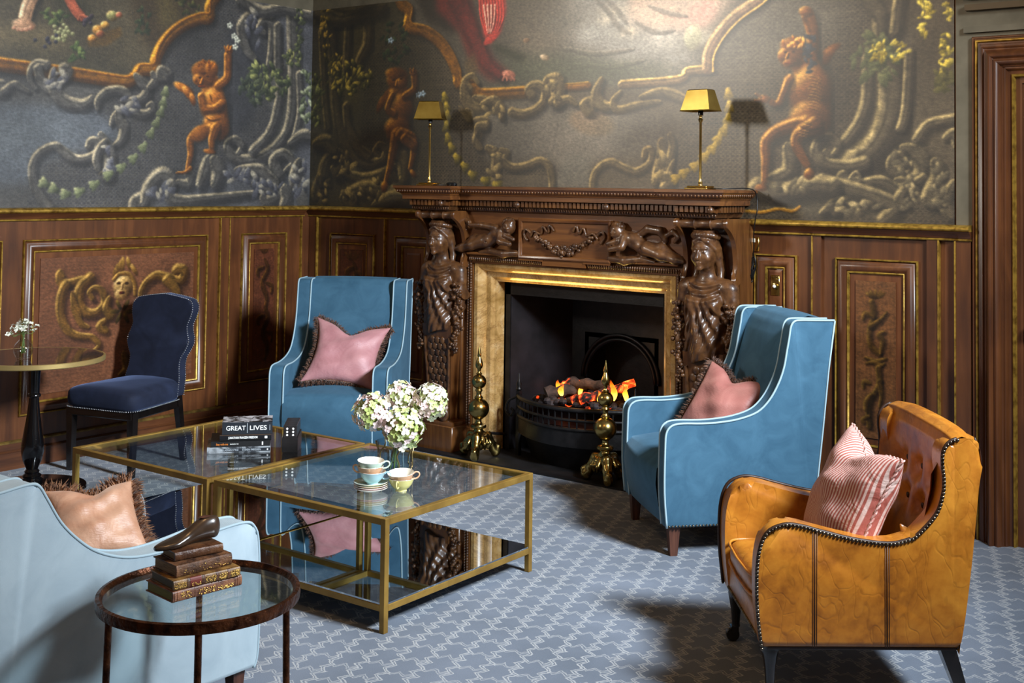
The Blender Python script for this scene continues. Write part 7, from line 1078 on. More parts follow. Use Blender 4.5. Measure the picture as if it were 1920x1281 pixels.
# ------------------------------------------------------------------ caryatids (carved busts on tapering pedestals)
def caryatid_mesh():
    S = Sculpt((-0.20, -0.24, 0.70), (0.20, 0.03, 1.50), 0.0055)
    S.ell((0, -0.078, 1.03), (0.122, 0.082, 0.175), 0.0); S.ell((0, -0.082, 0.86), (0.118, 0.085, 0.19), 0.05)
    for s in (-1, 1): S.ell((s*0.056, -0.130, 1.072), (0.050, 0.046, 0.052), 0.03)
    S.limb((-0.108, -0.068, 1.158), (0.108, -0.068, 1.158), 0.048, 0.048, 0.04)
    S.limb((0, -0.070, 1.20), (0, -0.088, 1.30), 0.047, 0.040, 0.03)
    for s in (-1, 1):
        S.limb((s*0.138, -0.066, 1.145), (s*0.156, -0.070, 0.99), 0.047, 0.040, 0.02)
        S.limb((s*0.156, -0.070, 0.985), (s*0.150, -0.095, 0.86), 0.034, 0.028, 0.01)
        S.ell((s*0.156, -0.070, 1.00), (0.050, 0.052, 0.030), 0.01)
    X, Y, Z = S.X, S.Y, S.Z
    fade = np.clip((1.10-Z)/0.08, 0, 1)
    folds = (0.0085*np.sin(88*X + 7*np.sin(6*Z) + 26*(Z-0.9)*np.tanh(X*20)) + 0.004*np.sin(160*X - 30*Z + 4*np.sin(11*Z)))*fade
    vneck = 0.006*np.sin(150*(Z-3.2*X*X)+0.4)*np.clip((Z-1.05)/0.05, 0, 1)*np.clip((1.20-Z)/0.03, 0, 1)*(np.abs(X) < 0.10)
    hem = 0.020*np.sin(30*X+1)*np.clip((0.80-Z)/0.06, 0, 1)
    S.d = S.d + (folds+vneck)*(Y < -0.02) + hem*0.2
    S.d = np.maximum(S.d, (0.745+0.018*np.sin(26*X+0.7)+0.03*(X/0.12)**2)-Z)
    # head
    S.ell((0, -0.105, 1.352), (0.064, 0.076, 0.088), 0.015); S.ell((0, -0.130, 1.300), (0.046, 0.048, 0.048), 0.03)
    S.limb((0, -0.181, 1.355), (0, -0.196, 1.318), 0.009, 0.0135, 0.012)
    for s in (-1, 1):
        S.ell((s*0.026, -0.184, 1.352), (0.017, 0.012, 0.010), 0.012, cut=True)
        S.ell((s*0.026, -0.169, 1.351), (0.013, 0.008, 0.007), 0.003)
        S.limb((s*0.012, -0.178, 1.370), (s*0.042, -0.164, 1.371), 0.005, 0.004, 0.006)
        S.ell((s*0.036, -0.150, 1.318), (0.022, 0.020, 0.022), 0.02)
    S.ell((0, -0.180, 1.292), (0.020, 0.009, 0.0055), 0.003); S.ell((0, -0.178, 1.281), (0.016, 0.009, 0.006), 0.003); S.ell((0, -0.168, 1.262), (0.019, 0.017, 0.015), 0.012)
    # waved hair parted in the middle, falling behind the shoulders, and a crown of flowers
    for s in (-1, 1):
        for k in range(4):
            S.path([(s*0.004, -0.160+0.012*k, 1.425+0.006*k), (s*(0.040+0.004*k), -0.150+0.014*k, 1.405+0.004*k), (s*0.066, -0.112+0.016*k, 1.365), (s*0.066, -0.075+0.012*k, 1.315)], [0.010, 0.014, 0.014, 0.011], 0.004)
        S.path([(s*0.060, -0.07, 1.33), (s*0.070, -0.055, 1.25), (s*0.080, -0.075, 1.19), (s*0.085, -0.095, 1.13)], [0.024, 0.020, 0.016, 0.010], 0.008)
    S.ell((0, -0.075, 1.375), (0.072, 0.072, 0.080), 0.015)
    for k in range(13):
        a = PI*(0.02+0.96*k/12); S.ell((0.072*math.cos(a), -0.085-0.070*math.sin(a), 1.432+0.012*math.sin(a)), (0.017, 0.017, 0.018), 0.001)
        if k < 12: a += 0.13; S.ell((0.066*math.cos(a), -0.085-0.062*math.sin(a), 1.456), (0.012, 0.012, 0.013), 0.001)
    return S.mesh('caryatid_bust', 0)
def garland_mesh():
    m = MB(); r = random.Random(5)
    for k in range(44):
        f = k/43; x = 0.158+0.012*math.sin(5*f); y = -0.115+0.015*math.sin(3*f); z = 1.06-0.42*f
        for q in range(3):
            m.ball((x+r.gauss(0, 0.012), y-abs(r.gauss(0, 0.010)), z+r.gauss(0, 0.006)), 0.010+0.006*r.random(), 6, 4)
    return m
bust_me = caryatid_mesh(); bust_me.materials.append(CARVED)
for cx in (1.525, 3.462):
    px = xlate(MB().box(cx-0.165, cx+0.165, -0.16, 0, 0.0, 1.53)).build('pilaster', WALN_Z, cp)
    def P(o, x=cx): o.location = (x-2.48, -0.155, 0); return o
    b = P(link('caryatid_bust', bust_me, None, cp, 'carved wooden caryatid bust with flower crown and draped tunic'))
    for s in (-1, 1):
        g = garland_mesh()
        if s < 0: g.v = [(-x, y, z) for x, y, z in g.v]
        g.build('flower_garland', CARVED, b, smooth=180, kind='stuff')
    # tapering pedestal with overlapping scales
    hm = MB(); zt, zb = 0.80, 0.19
    def hw_(z): f = (z-zb)/(zt-zb); return 0.090+0.035*f, 0.085+0.040*f
    vs = []
    for z in (zb, zt):
        a, d = hw_(z); vs += [(-a, 0, z), (-a, -d, z), (a, -d, z), (a, 0, z)]
    hm.add(vs, [(0, 1, 5, 4), (1, 2, 6, 5), (2, 3, 7, 6), (0, 1, 2, 3), (4, 5, 6, 7)])
    pd = P(hm.build('herm_pedestal', WALN_Z, cp))
    sc = MB()
    for row in range(11):
        z = 0.30+row*0.040; a, d = hw_(z); n = 3
        for k in range(n+(row % 2)):
            x = (k-(n-1+(row % 2))/2)*0.042; sc.ball((x, -d-0.002, z), 0.024, 10, 5, (0.9, 0.35, 1.1))
    for s in (-1, 1): sc.tube([(s*(0.075+0.03*f), -0.088-0.036*f, 0.22+0.5*f) for f in (0, 0.5, 1)], 0.010, 6)
    sc.build('scale_carving', CARVED, pd, smooth=60, fix=False)
    fo = MB()
    for s in (-1, 1): fo.tube(spline([(s*0.02, -0.11, 0.34), (s*0.07, -0.13, 0.29), (s*0.10, -0.13, 0.24), (s*0.085, -0.14, 0.205), (s*0.06, -0.14, 0.22)], 5), 0.018, 8)
    fo.ball((0, -0.115, 0.27), 0.045, 10, 6, (1, 0.6, 1.3)).build('acanthus', CARVED, pd, smooth=180, fix=False)
    P(MB().rbox(-0.175, 0.175, -0.165, 0.0, 0.0, 0.17, 0.006, 1).rbox(-0.165, 0.165, -0.155, 0.0, 0.165, 0.195, 0.008, 2).build('plinth', WALN_Z, cp, smooth=40))
    # console: bolster roll above the head and scrolled side bracket
    cb = MB().lathe([(0.010, -0.165), (0.030, -0.160), (0.034, -0.148), (0.026, -0.140), (0.026, -0.06), (0.033, -0.05), (0.026, -0.04), (0.026, 0.04), (0.033, 0.05), (0.026, 0.06), (0.026, 0.14), (0.034, 0.148), (0.030, 0.160), (0.010, 0.165)], 14, M=Matrix.Translation((0, -0.115, 1.503)) @ Matrix.Rotation(PI/2, 4, 'Y'))
    cb.box(-0.155, 0.155, -0.12, 0.0, 1.505, 1.532)
    cs = P(cb.build('console_scroll', CARVED, cp, smooth=50))
    ol = spline([(0.0, 1.53), (-0.15, 1.53), (-0.165, 1.49), (-0.12, 1.46), (-0.075, 1.41), (-0.05, 1.33), (-0.05, 1.24), (-0.075, 1.20), (-0.06, 1.165), (-0.02, 1.17), (0.0, 1.20)], 4)
    for s in (-1, 1): P(MB().prism(ol, s*0.140, s*0.168, YZ, 0.005, 1).build('side_bracket', WALN_Z, cp, smooth=40))
# ------------------------------------------------------------------ reclining cherubs and the swag on the frieze
def putto(label, hx, sg, wing):
    """hx = x of the head; sg = direction in which the legs stretch"""
    x = lambda v: hx+sg*v
    lo, hi = sorted((x(-0.09), x(0.47)))
    S = Sculpt((lo, -0.30, 1.225), (hi, -0.155, 1.525), 0.0055)
    y = -0.195
    S.ell((x(0.11), y, 1.385), (0.062, 0.034, 0.045), 0.0); S.ell((x(0.185), y, 1.345), (0.062, 0.036, 0.042), 0.03)
    S.ell((x(0.0), y-0.018, 1.440), (0.042, 0.042, 0.048), 0.0)
    for k in range(9):
        a = 0.5+k*0.62; S.ell((x(0.006)+0.034*math.cos(a), y-0.014, 1.452+0.036*math.sin(a)), (0.016, 0.026, 0.015), 0.004)
    S.ell((x(-0.012), y-0.056, 1.430), (0.009, 0.010, 0.008), 0.004)
    for e in (-0.024, 0.006): S.ell((x(e), y-0.058, 1.442), (0.008, 0.008, 0.006), 0.004, cut=True)
    S.ell((x(-0.012), y-0.052, 1.414), (0.012, 0.008, 0.004), 0.004)
    S.limb((x(0.03), y-0.006, 1.42), (x(0.09), y, 1.40), 0.030, 0.040, 0.02)
    S.path([(x(0.06), y-0.02, 1.410), (x(0.05), y-0.045, 1.350), (x(-0.03), y-0.050, 1.335)], [0.026, 0.022, 0.016], 0.01)
    S.path([(x(0.08), y-0.01, 1.415), (x(0.02), y-0.03, 1.385), (x(-0.05), y-0.04, 1.365)], [0.022, 0.020, 0.014], 0.008)
    S.path([(x(0.205), y-0.012, 1.345), (x(0.30), y-0.022, 1.315), (x(0.39), y-0.015, 1.290), (x(0.44), y-0.012, 1.285)], [0.040, 0.030, 0.022, 0.014], 0.018)
    S.path([(x(0.205), y+0.004, 1.350), (x(0.29), y, 1.355), (x(0.37), y-0.006, 1.310), (x(0.43), y, 1.300)], [0.038, 0.030, 0.021, 0.014], 0.015)
    S.ell((x(0.175), y-0.034, 1.343), (0.006, 0.006, 0.006), 0.003, cut=True)
    S.path([(x(-0.06), y, 1.280), (x(0.05), y-0.01, 1.270), (x(0.16), y, 1.285), (x(0.25), y, 1.270)], [0.018, 0.026, 0.020, 0.012], 0.01)
    if wing:
        S.path([(x(0.13), y+0.01, 1.42), (x(0.20), y+0.006, 1.46), (x(0.28), y+0.008, 1.45), (x(0.31), y+0.01, 1.40), (x(0.28), y+0.01, 1.375)], [0.018, 0.026, 0.026, 0.018, 0.010], 0.006)
        S.path([(x(0.31), y+0.012, 1.42), (x(0.36), y+0.01, 1.45), (x(0.40), y+0.01, 1.42), (x(0.37), y+0.012, 1.39)], [0.014, 0.016, 0.014, 0.010], 0.006)
    else:
        S.path([(x(0.10), y-0.01, 1.43), (x(0.22), y-0.02, 1.445), (x(0.32), y-0.016, 1.442)], [0.024, 0.018, 0.013], 0.01)
        S.path([(x(0.33), y-0.01, 1.46), (x(0.38), y-0.004, 1.48), (x(0.41), y, 1.44), (x(0.37), y, 1.41)], [0.016, 0.020, 0.018, 0.012], 0.006)
    S.clip_y(-0.16)
    me = S.mesh('putto_relief'); me.transform(Matrix.Translation((-2.48, 0, 0)))
    return link('putto_relief', me, CARVED, cp, label)
putto('carved cherub reclining with head to the right', 2.055, -1, False)
putto('carved winged cherub reclining with head to the left', 2.855, 1, True)
sw = MB(); r = random.Random(9)
for k in range(120):
    f = r.random()*2-1; x = 2.46+0.21*f; z = 1.392-0.085*(1-f*f)
    wd = 0.008+0.020*(1-f*f)
    sw.ball((x+r.gauss(0, 0.006), -0.196-abs(r.gauss(0, 0.008)), z+r.gauss(0, wd*0.6)), 0.008+0.008*(1-abs(f))*r.random()+0.003, 7, 5)
xlate(sw).build('flower_swag', CARVED, cp, smooth=180, kind='stuff', fix=False)
for s in (-1, 1):
    rb = MB().tube(spline([(2.46+s*0.25, -0.198, 1.385), (2.46+s*0.22, -0.204, 1.42), (2.46+s*0.17, -0.198, 1.405), (2.46+s*0.15, -0.204, 1.45), (2.46+s*0.115, -0.198, 1.415), (2.46+s*0.10, -0.204, 1.46), (2.46+s*0.07, -0.198, 1.425)], 6), 0.008, 6)
    rb.tube(spline([(2.46+s*0.235, -0.198, 1.40), (2.46+s*0.28, -0.202, 1.43), (2.46+s*0.30, -0.198, 1.40), (2.46+s*0.27, -0.2, 1.36)], 6), 0.009, 6)
    xlate(rb).build('ribbon', CARVED, cp, smooth=180)
# warm lamp strip tucked behind the lintel of the fire opening
area_light('lamp_strip_light', (2.48, -0.075, 1.035), (2.48, -0.16, 1.13), 1.12, 0.012, 1.6, (1.0, 0.66, 0.16), 150)

# ------------------------------------------------------------------ fire basket, coals, logs, flames
gr = thing('fire_grate', 'black iron fire grate with curved front bars', 'grate', (2.48, 0, 0.012))
def fr_(u): return (-0.43+0.86*u, -0.09-0.20*math.sin(PI*u)**0.8)
for z, rr in ((0.37, 0.014), (0.31, 0.009), (0.255, 0.012)):
    MB().tube([fr_(k/24)+(z,) for k in range(25)], rr, 7).build('front_bar', IRON, gr, smooth=180)
m = MB().grid(lambda u, v: fr_(u)+(0.25-0.10*v,) if v < 0.99 else fr_(u)+(0.15,), 25, 3)
m.build('apron', IRON, gr, smooth=180, fix=False)
MB().grid(lambda u, v: (fr_(u)[0]*(1-0.06*v), fr_(u)[1]+0.05+0.05*v, 0.15-0.15*v), 25, 4).build('ash_front', IRON, gr, smooth=180, fix=False)
m = MB()
for u in [k/18 for k in range(1, 18)]: p = fr_(u); m.tube([p+(0.25,), p+(0.37,)], 0.005, 5)
m.build('upright_bars', IRON, gr)
MB().box(-0.42, 0.42, -0.05, 0.34, 0.20, 0.215).build('grate_bed', IRON, gr)
for s in (-1, 1):
    MB().box(s*0.43-0.012, s*0.43+0.012, -0.10, -0.07, 0.0, 0.40).lathe([(0.012, 0.40), (0.020, 0.41), (0.012, 0.425), (0.018, 0.44), (0.006, 0.47), (0.004, 0.50), (0, 0.51)], 10, (s*0.43, -0.085, 0)).build('end_post', IRON, gr, smooth=50)
    MB().tube(spline([(s*0.44, -0.09, 0.36), (s*0.50, -0.10, 0.33), (s*0.52, -0.10, 0.27), (s*0.48, -0.10, 0.24), (s*0.46, -0.10, 0.27), (s*0.48, -0.10, 0.285)], 6), 0.008, 6).build('side_scroll', IRON, gr, smooth=180)
COAL = mat_noise('cold_coal', '#141012', '#332a2c', 30, 0.8, bump=0.4)
def mat_ember():
    m, nt, b = _nodes('glowing_ember'); v = _coord(nt); f = _noise(nt, v, 16, 4, 0.6, 0.5)
    b.inputs['Base Color'].default_value = _c('#1a100c'); b.inputs['Roughness'].default_value = 0.9
    _lk(nt, _ramp(nt, f, [(0.40, (0.02, 0.0, 0.0)), (0.55, (0.8, 0.06, 0.01)), (0.70, (1, 0.45, 0.06))]), b.inputs['Emission Color'])
    _lk(nt, _math(nt, 'MULTIPLY', _ramp(nt, f, [(0.42, (0, 0, 0)), (0.62, (1, 1, 1))]), 3.0), b.inputs['Emission Strength'])
    return m
EMBER = mat_ember()
cl = MB(); cm = MB(); r = random.Random(12)
for k in range(170):
    x = r.uniform(-0.34, 0.34); yv = r.uniform(-0.20 if abs(x) < 0.25 else -0.12, 0.26)
    (cm if r.random() < 0.16 else cl).ball((x, yv, 0.335+0.05*(1-(x/0.4)**2)+r.uniform(-0.02, 0.015)), r.uniform(0.016, 0.032), 6, 4, (1, r.uniform(0.7, 1.2), r.uniform(0.6, 0.9)))
cb_ = thing('coal_bed', 'heap of dark coals with a few red embers in the grate', 'coals', (2.48, 0, 0.012))
cl.build('coals', COAL, cb_, kind='stuff', fix=False); cm.build('embers', EMBER, cb_, kind='stuff', fix=False); cb_['kind'] = 'stuff'
BARK = mat_noise('charred_log', '#17110f', '#4a3a33', 14, 0.85, bump=0.5)
def log(label, a, b, r0, r1, ember):
    a = Vector(a); b = Vector(b); pts = [a+(b-a)*(k/8)+Vector((0, 0, 0.008*math.sin(k*1.9))) for k in range(9)]
    t = thing('fire_log', label, 'log', tuple(a), 0, 'burning logs in the grate')
    P = [tuple(p-a) for p in pts]
    MB().tube(P, [r0+(r1-r0)*k/8+0.004*math.sin(k*2.3) for k in range(9)], 9).build('bark', BARK if not ember else EMBER, t, smooth=50)
    return t
lz = 0.43
log('grey charred log lying left in the fire', (2.30, -0.14, lz), (2.46, 0.06, lz+0.03), 0.038, 0.032, False)
log('dark forked log across the back of the fire', (2.36, 0.02, lz+0.05), (2.68, -0.04, lz+0.075), 0.034, 0.030, False)
log('glowing red log leaning on the right of the fire', (2.56, -0.16, lz-0.01), (2.80, 0.08, lz+0.09), 0.030, 0.026, True)
log('glowing red log lying low in the middle of the fire', (2.52, -0.18, lz-0.015), (2.70, 0.0, lz+0.03), 0.026, 0.026, True)
log('glowing red stub behind the left log', (2.30, 0.0, lz), (2.40, 0.0, lz+0.07), 0.034, 0.024, True)
def mat_flame():
    m, nt, b = _nodes('flame'); nt.nodes.remove(b); out = nt.nodes['Material Output']
    t = nt.nodes.new('ShaderNodeTexCoord'); sp = nt.nodes.new('ShaderNodeSeparateXYZ'); _lk(nt, t.outputs['Generated'], sp.inputs[0])
    em = _n(nt, 'ShaderNodeEmission'); _lk(nt, _ramp(nt, sp.outputs[2], [(0.0, (1, 0.62, 0.10)), (0.45, (1, 0.30, 0.02)), (1.0, (0.8, 0.06, 0.0))]), em.inputs[0]); em.inputs[1].default_value = 4.0
    tr = _n(nt, 'ShaderNodeBsdfTransparent'); mx = _n(nt, 'ShaderNodeMixShader')
    _lk(nt, _ramp(nt, sp.outputs[2], [(0.0, (0.9, 0.9, 0.9)), (0.6, (0.5, 0.5, 0.5)), (1.0, (0.0, 0.0, 0.0))]), mx.inputs[0])
    _lk(nt, tr.outputs[0], mx.inputs[1]); _lk(nt, em.outputs[0], mx.inputs[2]); _lk(nt, mx.outputs[0], out.inputs[0]); return m
FLAME = mat_flame()
fl = thing('fire_flames', 'small orange and yellow flames licking over the logs', 'fire', (2.48, 0, lz))
for x, yv, h, w in ((-0.15, -0.04, 0.085, 0.026), (-0.09, -0.10, 0.075, 0.026), (-0.01, -0.02, 0.10, 0.020), (0.16, -0.02, 0.10, 0.026), (0.24, -0.03, 0.125, 0.030), (0.30, 0.02, 0.10, 0.024), (0.20, -0.12, 0.07, 0.024)):
    def ff(u, v, x=x, yv=yv, h=h, w=w):
        a = u*2*PI; rr = w*math.sin(PI*min(1, v*0.92+0.08))**0.8*(1-0.55*v)
        return (x+rr*math.cos(a)+0.02*math.sin(v*4+x*30)*v, yv+rr*0.7*math.sin(a), -0.01+h*v)
    MB().grid(ff, 10, 9, cu=True).build('flame', FLAME, fl, smooth=180, fix=False)
point_light('fire_glow', (2.50, -0.16, 0.60), 1.3, (1.0, 0.45, 0.12), 0.06)

# ------------------------------------------------------------------ brass andirons
def andiron(label, loc):
    t = thing('andiron', label, 'andiron', loc, 0, 'pair of brass andirons')
    S = Sculpt((-0.155, -0.155, -0.004), (0.155, 0.155, 0.190), 0.0052)
    S.limb((0, 0, 0.085), (0, 0, 0.172), 0.046, 0.028, 0.0)
    for k in range(3):
        a = -PI/2+k*2*PI/3+0.5; c, s = math.cos(a), math.sin(a)
        S.path([(0.02*c, 0.02*s, 0.140), (0.058*c, 0.058*s, 0.122), (0.082*c, 0.082*s, 0.082), (0.098*c, 0.098*s, 0.046), (0.120*c, 0.120*s, 0.032), (0.130*c, 0.130*s, 0.058), (0.112*c, 0.112*s, 0.072), (0.100*c, 0.100*s, 0.062)], [0.026, 0.032, 0.028, 0.026, 0.026, 0.018, 0.014, 0.010], 0.008)
        S.ell((0.062*c, 0.062*s, 0.142), (0.024, 0.024, 0.018), 0.006); S.ell((0.112*c, 0.112*s, 0.017), (0.026, 0.026, 0.019), 0.006)
        a2 = a+PI/3; c2, s2 = math.cos(a2), math.sin(a2)
        S.ell((0.052*c2, 0.052*s2, 0.110), (0.028, 0.028, 0.034), 0.008)
        for e in (-0.2, 0.2): S.ell((0.076*math.cos(a2+e), 0.076*math.sin(a2+e), 0.118), (0.008, 0.008, 0.006), 0.004, cut=True)
        S.ell((0.082*c2, 0.082*s2, 0.100), (0.010, 0.010, 0.012), 0.004)
        for e in (-0.35, 0.35): S.path([(0.055*math.cos(a2+e), 0.055*math.sin(a2+e), 0.135), (0.080*math.cos(a2+e), 0.080*math.sin(a2+e), 0.095), (0.066*math.cos(a2+e*0.6), 0.066*math.sin(a2+e*0.6), 0.066)], [0.012, 0.014, 0.010], 0.004)
    link('scrolled_base', S.mesh('scrolled_base'), BRASS, t)
    MB().lathe([(0.026, 0.165), (0.026, 0.175), (0.046, 0.182), (0.050, 0.192), (0.046, 0.202), (0.026, 0.208), (0.018, 0.222), (0.020, 0.234), (0.030, 0.238)], 22).build('flange', BRASS, t, smooth=50)
    sph = lambda zc, R: [(R*math.sin(PI*k/16), zc-R*math.cos(PI*k/16)) for k in range(1, 16)]
    MB().lathe(sph(0.300, 0.066), 28).build('large_ball', BRASS, t, smooth=180)
    MB().lathe([(0.024, 0.362), (0.028, 0.368), (0.016, 0.382), (0.016, 0.400), (0.024, 0.412), (0.018, 0.424)], 18).build('collar', BRASS, t, smooth=50)
    MB().lathe(sph(0.466, 0.046), 24).build('small_ball', BRASS, t, smooth=180)
    MB().lathe([(0.014, 0.508), (0.020, 0.514), (0.010, 0.526), (0.012, 0.544), (0.020, 0.552), (0.024, 0.566), (0.022, 0.585), (0.014, 0.606), (0.010, 0.620), (0.013, 0.624), (0.011, 0.640), (0.006, 0.668), (0.0, 0.69)], 18).build('spire', BRASS, t, smooth=50)
    MB().tube([(0.0, 0.03, 0.15), (0.0, 0.12, 0.13), (0.0, 0.28, 0.10)], 0.010, 6).build('fire_bar', IRON, t)
    return t
an = andiron('brass ball andiron left of the fire', (1.905, -0.305, 0.012))
dup(an, (2.845, -0.300, 0.012), 0.25, 'brass ball andiron right of the fire')

# ------------------------------------------------------------------ on the mantel and on the wall beside it
SHADE = mat_noise('polished_brass_shade', '#8f7434', '#b39a50', 5, 0.33, 1.0)
PBRASS = mat_plain('bright_brass', '#c9a860', 0.2, 1.0)
BLACKP = mat_plain('black_plastic', '#0c0c0d', 0.35)
def table_lamp(label, loc, rz):
    t = thing('table_lamp', label, 'lamp', loc, rz, 'brass lamps on the mantel')
    b = MB().rbox(-0.075, 0.075, -0.050, 0.050, 0.0, 0.010, 0.003, 1).rbox(-0.065, 0.065, -0.042, 0.042, 0.010, 0.020, 0.004, 1)
    b.build('base', PBRASS, t, smooth=40)
    MB().lathe([(0.016, 0.019), (0.011, 0.03), (0.014, 0.036), (0.0085, 0.05), (0.0075, 0.06), (0.0070, 0.37), (0.011, 0.378), (0.014, 0.386), (0.008, 0.396), (0.009, 0.408), (0.014, 0.412)], 14).build('stem', PBRASS, t, smooth=50)
    MB().lathe([(0.014, 0.41), (0.015, 0.45), (0.010, 0.455)], 12).build('bulb_holder', BLACKP, t, smooth=50)
    sh = MB()
    def ring(a, b, z): return [(-a, -b, z), (a, -b, z), (a, b, z), (-a, b, z)]
    L = [ring(0.098, 0.064, 0.432), ring(0.094, 0.060, 0.438), ring(0.066, 0.038, 0.548), ring(0.060, 0.032, 0.553), ring(0.060, 0.032, 0.551), ring(0.064, 0.036, 0.546), ring(0.092, 0.058, 0.437)]
    vs = sum(L, []); fs = []
    for i in range(len(L)):
        j = (i+1) % len(L)
        for k in range(4): fs.append((i*4+k, i*4+(k+1) % 4, j*4+(k+1) % 4, j*4+k))
    s = sh.add(vs, fs).build('lamp_shade', SHADE, t)
    MB().tube([(0.0, 0.0, 0.45), (0, 0, 0.54)], 0.004, 5).box(-0.061, 0.061, -0.002, 0.002, 0.540, 0.545).build('shade_carrier', PBRASS, s)
    return t
MT = 1.691
table_lamp('slim brass lamp with tapered shade, left end of the mantel', (1.415, -0.25, MT), math.radians(26))
table_lamp('slim brass lamp with tapered shade, right end of the mantel', (3.425, -0.25, MT), math.radians(-4))
for k, (x0, x1, yv, lab) in enumerate(((1.46, 1.60, -0.27, 'black flex trailing from the left mantel lamp'), (3.47, 3.62, -0.22, 'black flex running from the right mantel lamp off the shelf'))):
    pts = spline([(x0, yv, MT+0.006), (x0+0.05, yv-0.03, MT+0.005), (x1-0.04, yv+0.02, MT+0.005), (x1, yv, MT+0.005)], 8)
    if k == 1: pts = spline([(x0, yv, MT+0.005), (x0+0.08, yv-0.03, MT+0.005), (3.655, -0.10, MT+0.006), (3.672, -0.06, MT-0.04), (3.68, -0.07, 1.58), (3.672, -0.075, 1.53), (3.66, -0.07, 1.45), (3.64, -0.03, 1.36), (3.62, -0.012, 1.30)], 8)
    tag(MB().tube(pts, 0.0032, 6).build('lamp_flex', BLACKP, smooth=180), lab, 'cable')
tag(MB().lathe([(0.0, 0), (0.036, 0), (0.040, 0.006), (0.040, 0.016), (0.032, 0.022), (0.0, 0.022)], 24, (0, 0, 0), sy=0.7).build('foot_switch', BLACKP, smooth=40), 'small black oval switch lying on the mantel', 'switch').location = (1.635, -0.28, MT)
so = thing('wall_socket', 'brass double wall socket right of the chimneypiece', 'socket', (3.60, 0, 1.392))
MB().rbox(-0.062, 0.062, -0.012, -0.001, -0.040, 0.040, 0.003, 1).build('face_plate', PBRASS, so, smooth=40)
MB().rbox(0.008, 0.040, -0.016, -0.011, 0.008, 0.030, 0.002, 1).build('rocker', mat_plain('ivory_plastic', '#d8d2c0', 0.4), so)
MB().rbox(-0.052, -0.004, -0.030, -0.011, -0.034, 0.012, 0.006, 2).rbox(-0.034, -0.022, -0.032, -0.029, -0.016, -0.006, 0.001, 1).build('plug', BLACKP, so, smooth=40)
r = random.Random(4); pts = [(3.572, -0.026, 1.352), (3.575, -0.028, 1.27), (3.60, -0.03, 1.22), (3.632, -0.030, 1.18)]
for k in range(5):
    pts += [(3.615+0.006*k % 0.02, -0.026-0.004*k, 1.27-0.01*k), (3.640, -0.028, 1.325-0.012*k), (3.652, -0.030, 1.27), (3.628, -0.030-0.003*k, 1.19+0.006*k)]
tag(MB().tube(spline(pts, 5), 0.0034, 6).build('coiled_flex', BLACKP, smooth=180), 'bunched black flex hanging below the wall socket', 'cable')
bp = thing('bell_push', 'brass bell push with white button on the narrow panel', 'bell push', (3.762, -0.009, 1.17))
MB().rbox(-0.026, 0.026, -0.006, 0.0, -0.056, 0.056, 0.002, 1).rbox(-0.024, 0.024, -0.009, -0.005, 0.035, 0.050, 0.002, 1).build('back_plate', PBRASS, bp, smooth=40)
MB().lathe([(0, 0), (0.020, 0), (0.018, 0.008), (0.012, 0.010), (0, 0.011)], 16, M=Matrix.Translation((0, -0.005, -0.005)) @ Matrix.Rotation(PI/2, 4, 'X')).build('rosette', BRASS, bp, smooth=40)
MB().ball((0, -0.016, -0.005), 0.010, 10, 6).build('button', mat_plain('white_porcelain', '#e4e2dc', 0.2), bp, smooth=180)
# ------------------------------------------------------------------ glass
def mat_glass(name, tint=(0.93, 0.97, 0.96), boost=1.0, rough=0.0, bump=0.0):
    if name in MATS: return MATS[name]
    m, nt, b = _nodes(name); nt.nodes.remove(b); out = nt.nodes['Material Output']
    fr = _n(nt, 'ShaderNodeLayerWeight'); fr.inputs[0].default_value = 0.5
    tr = _n(nt, 'ShaderNodeBsdfTransparent'); tr.inputs[0].default_value = tint+(1,)
    gl = _n(nt, 'ShaderNodeBsdfGlossy'); gl.inputs['Roughness'].default_value = rough
    if bump:
        bp_ = _n(nt, 'ShaderNodeBump'); bp_.inputs['Strength'].default_value = bump
        _lk(nt, _noise(nt, _coord(nt), 40, 2), bp_.inputs['Height']); _lk(nt, bp_.outputs[0], gl.inputs['Normal']); _lk(nt, bp_.outputs[0], fr.inputs['Normal'])
    mx = _n(nt, 'ShaderNodeMixShader'); _lk(nt, _math(nt, 'MINIMUM', _math(nt, 'MULTIPLY', _math(nt, 'ADD', 0.04, _math(nt, 'MULTIPLY', 0.96, _math(nt, 'POWER', fr.outputs['Facing'], 5.0))), boost), 1.0), mx.inputs[0])
    _lk(nt, tr.outputs[0], mx.inputs[1]); _lk(nt, gl.outputs[0], mx.inputs[2]); _lk(nt, mx.outputs[0], out.inputs[0])
    MATS[name] = m; return m
TGLASS = mat_glass('table_glass', (0.88, 0.94, 0.95), 1.5)
VGLASS = mat_glass('hammered_glass', (0.93, 0.95, 0.96), 1.4, 0.03, 0.35)
SMIRROR = mat_plain('smoked_mirror', '#b9c2c8', 0.015, 1.0)
FRAMEG = mat_noise('gold_painted_steel', '#8a6a30', '#a8843e', 9, 0.42, 0.55)

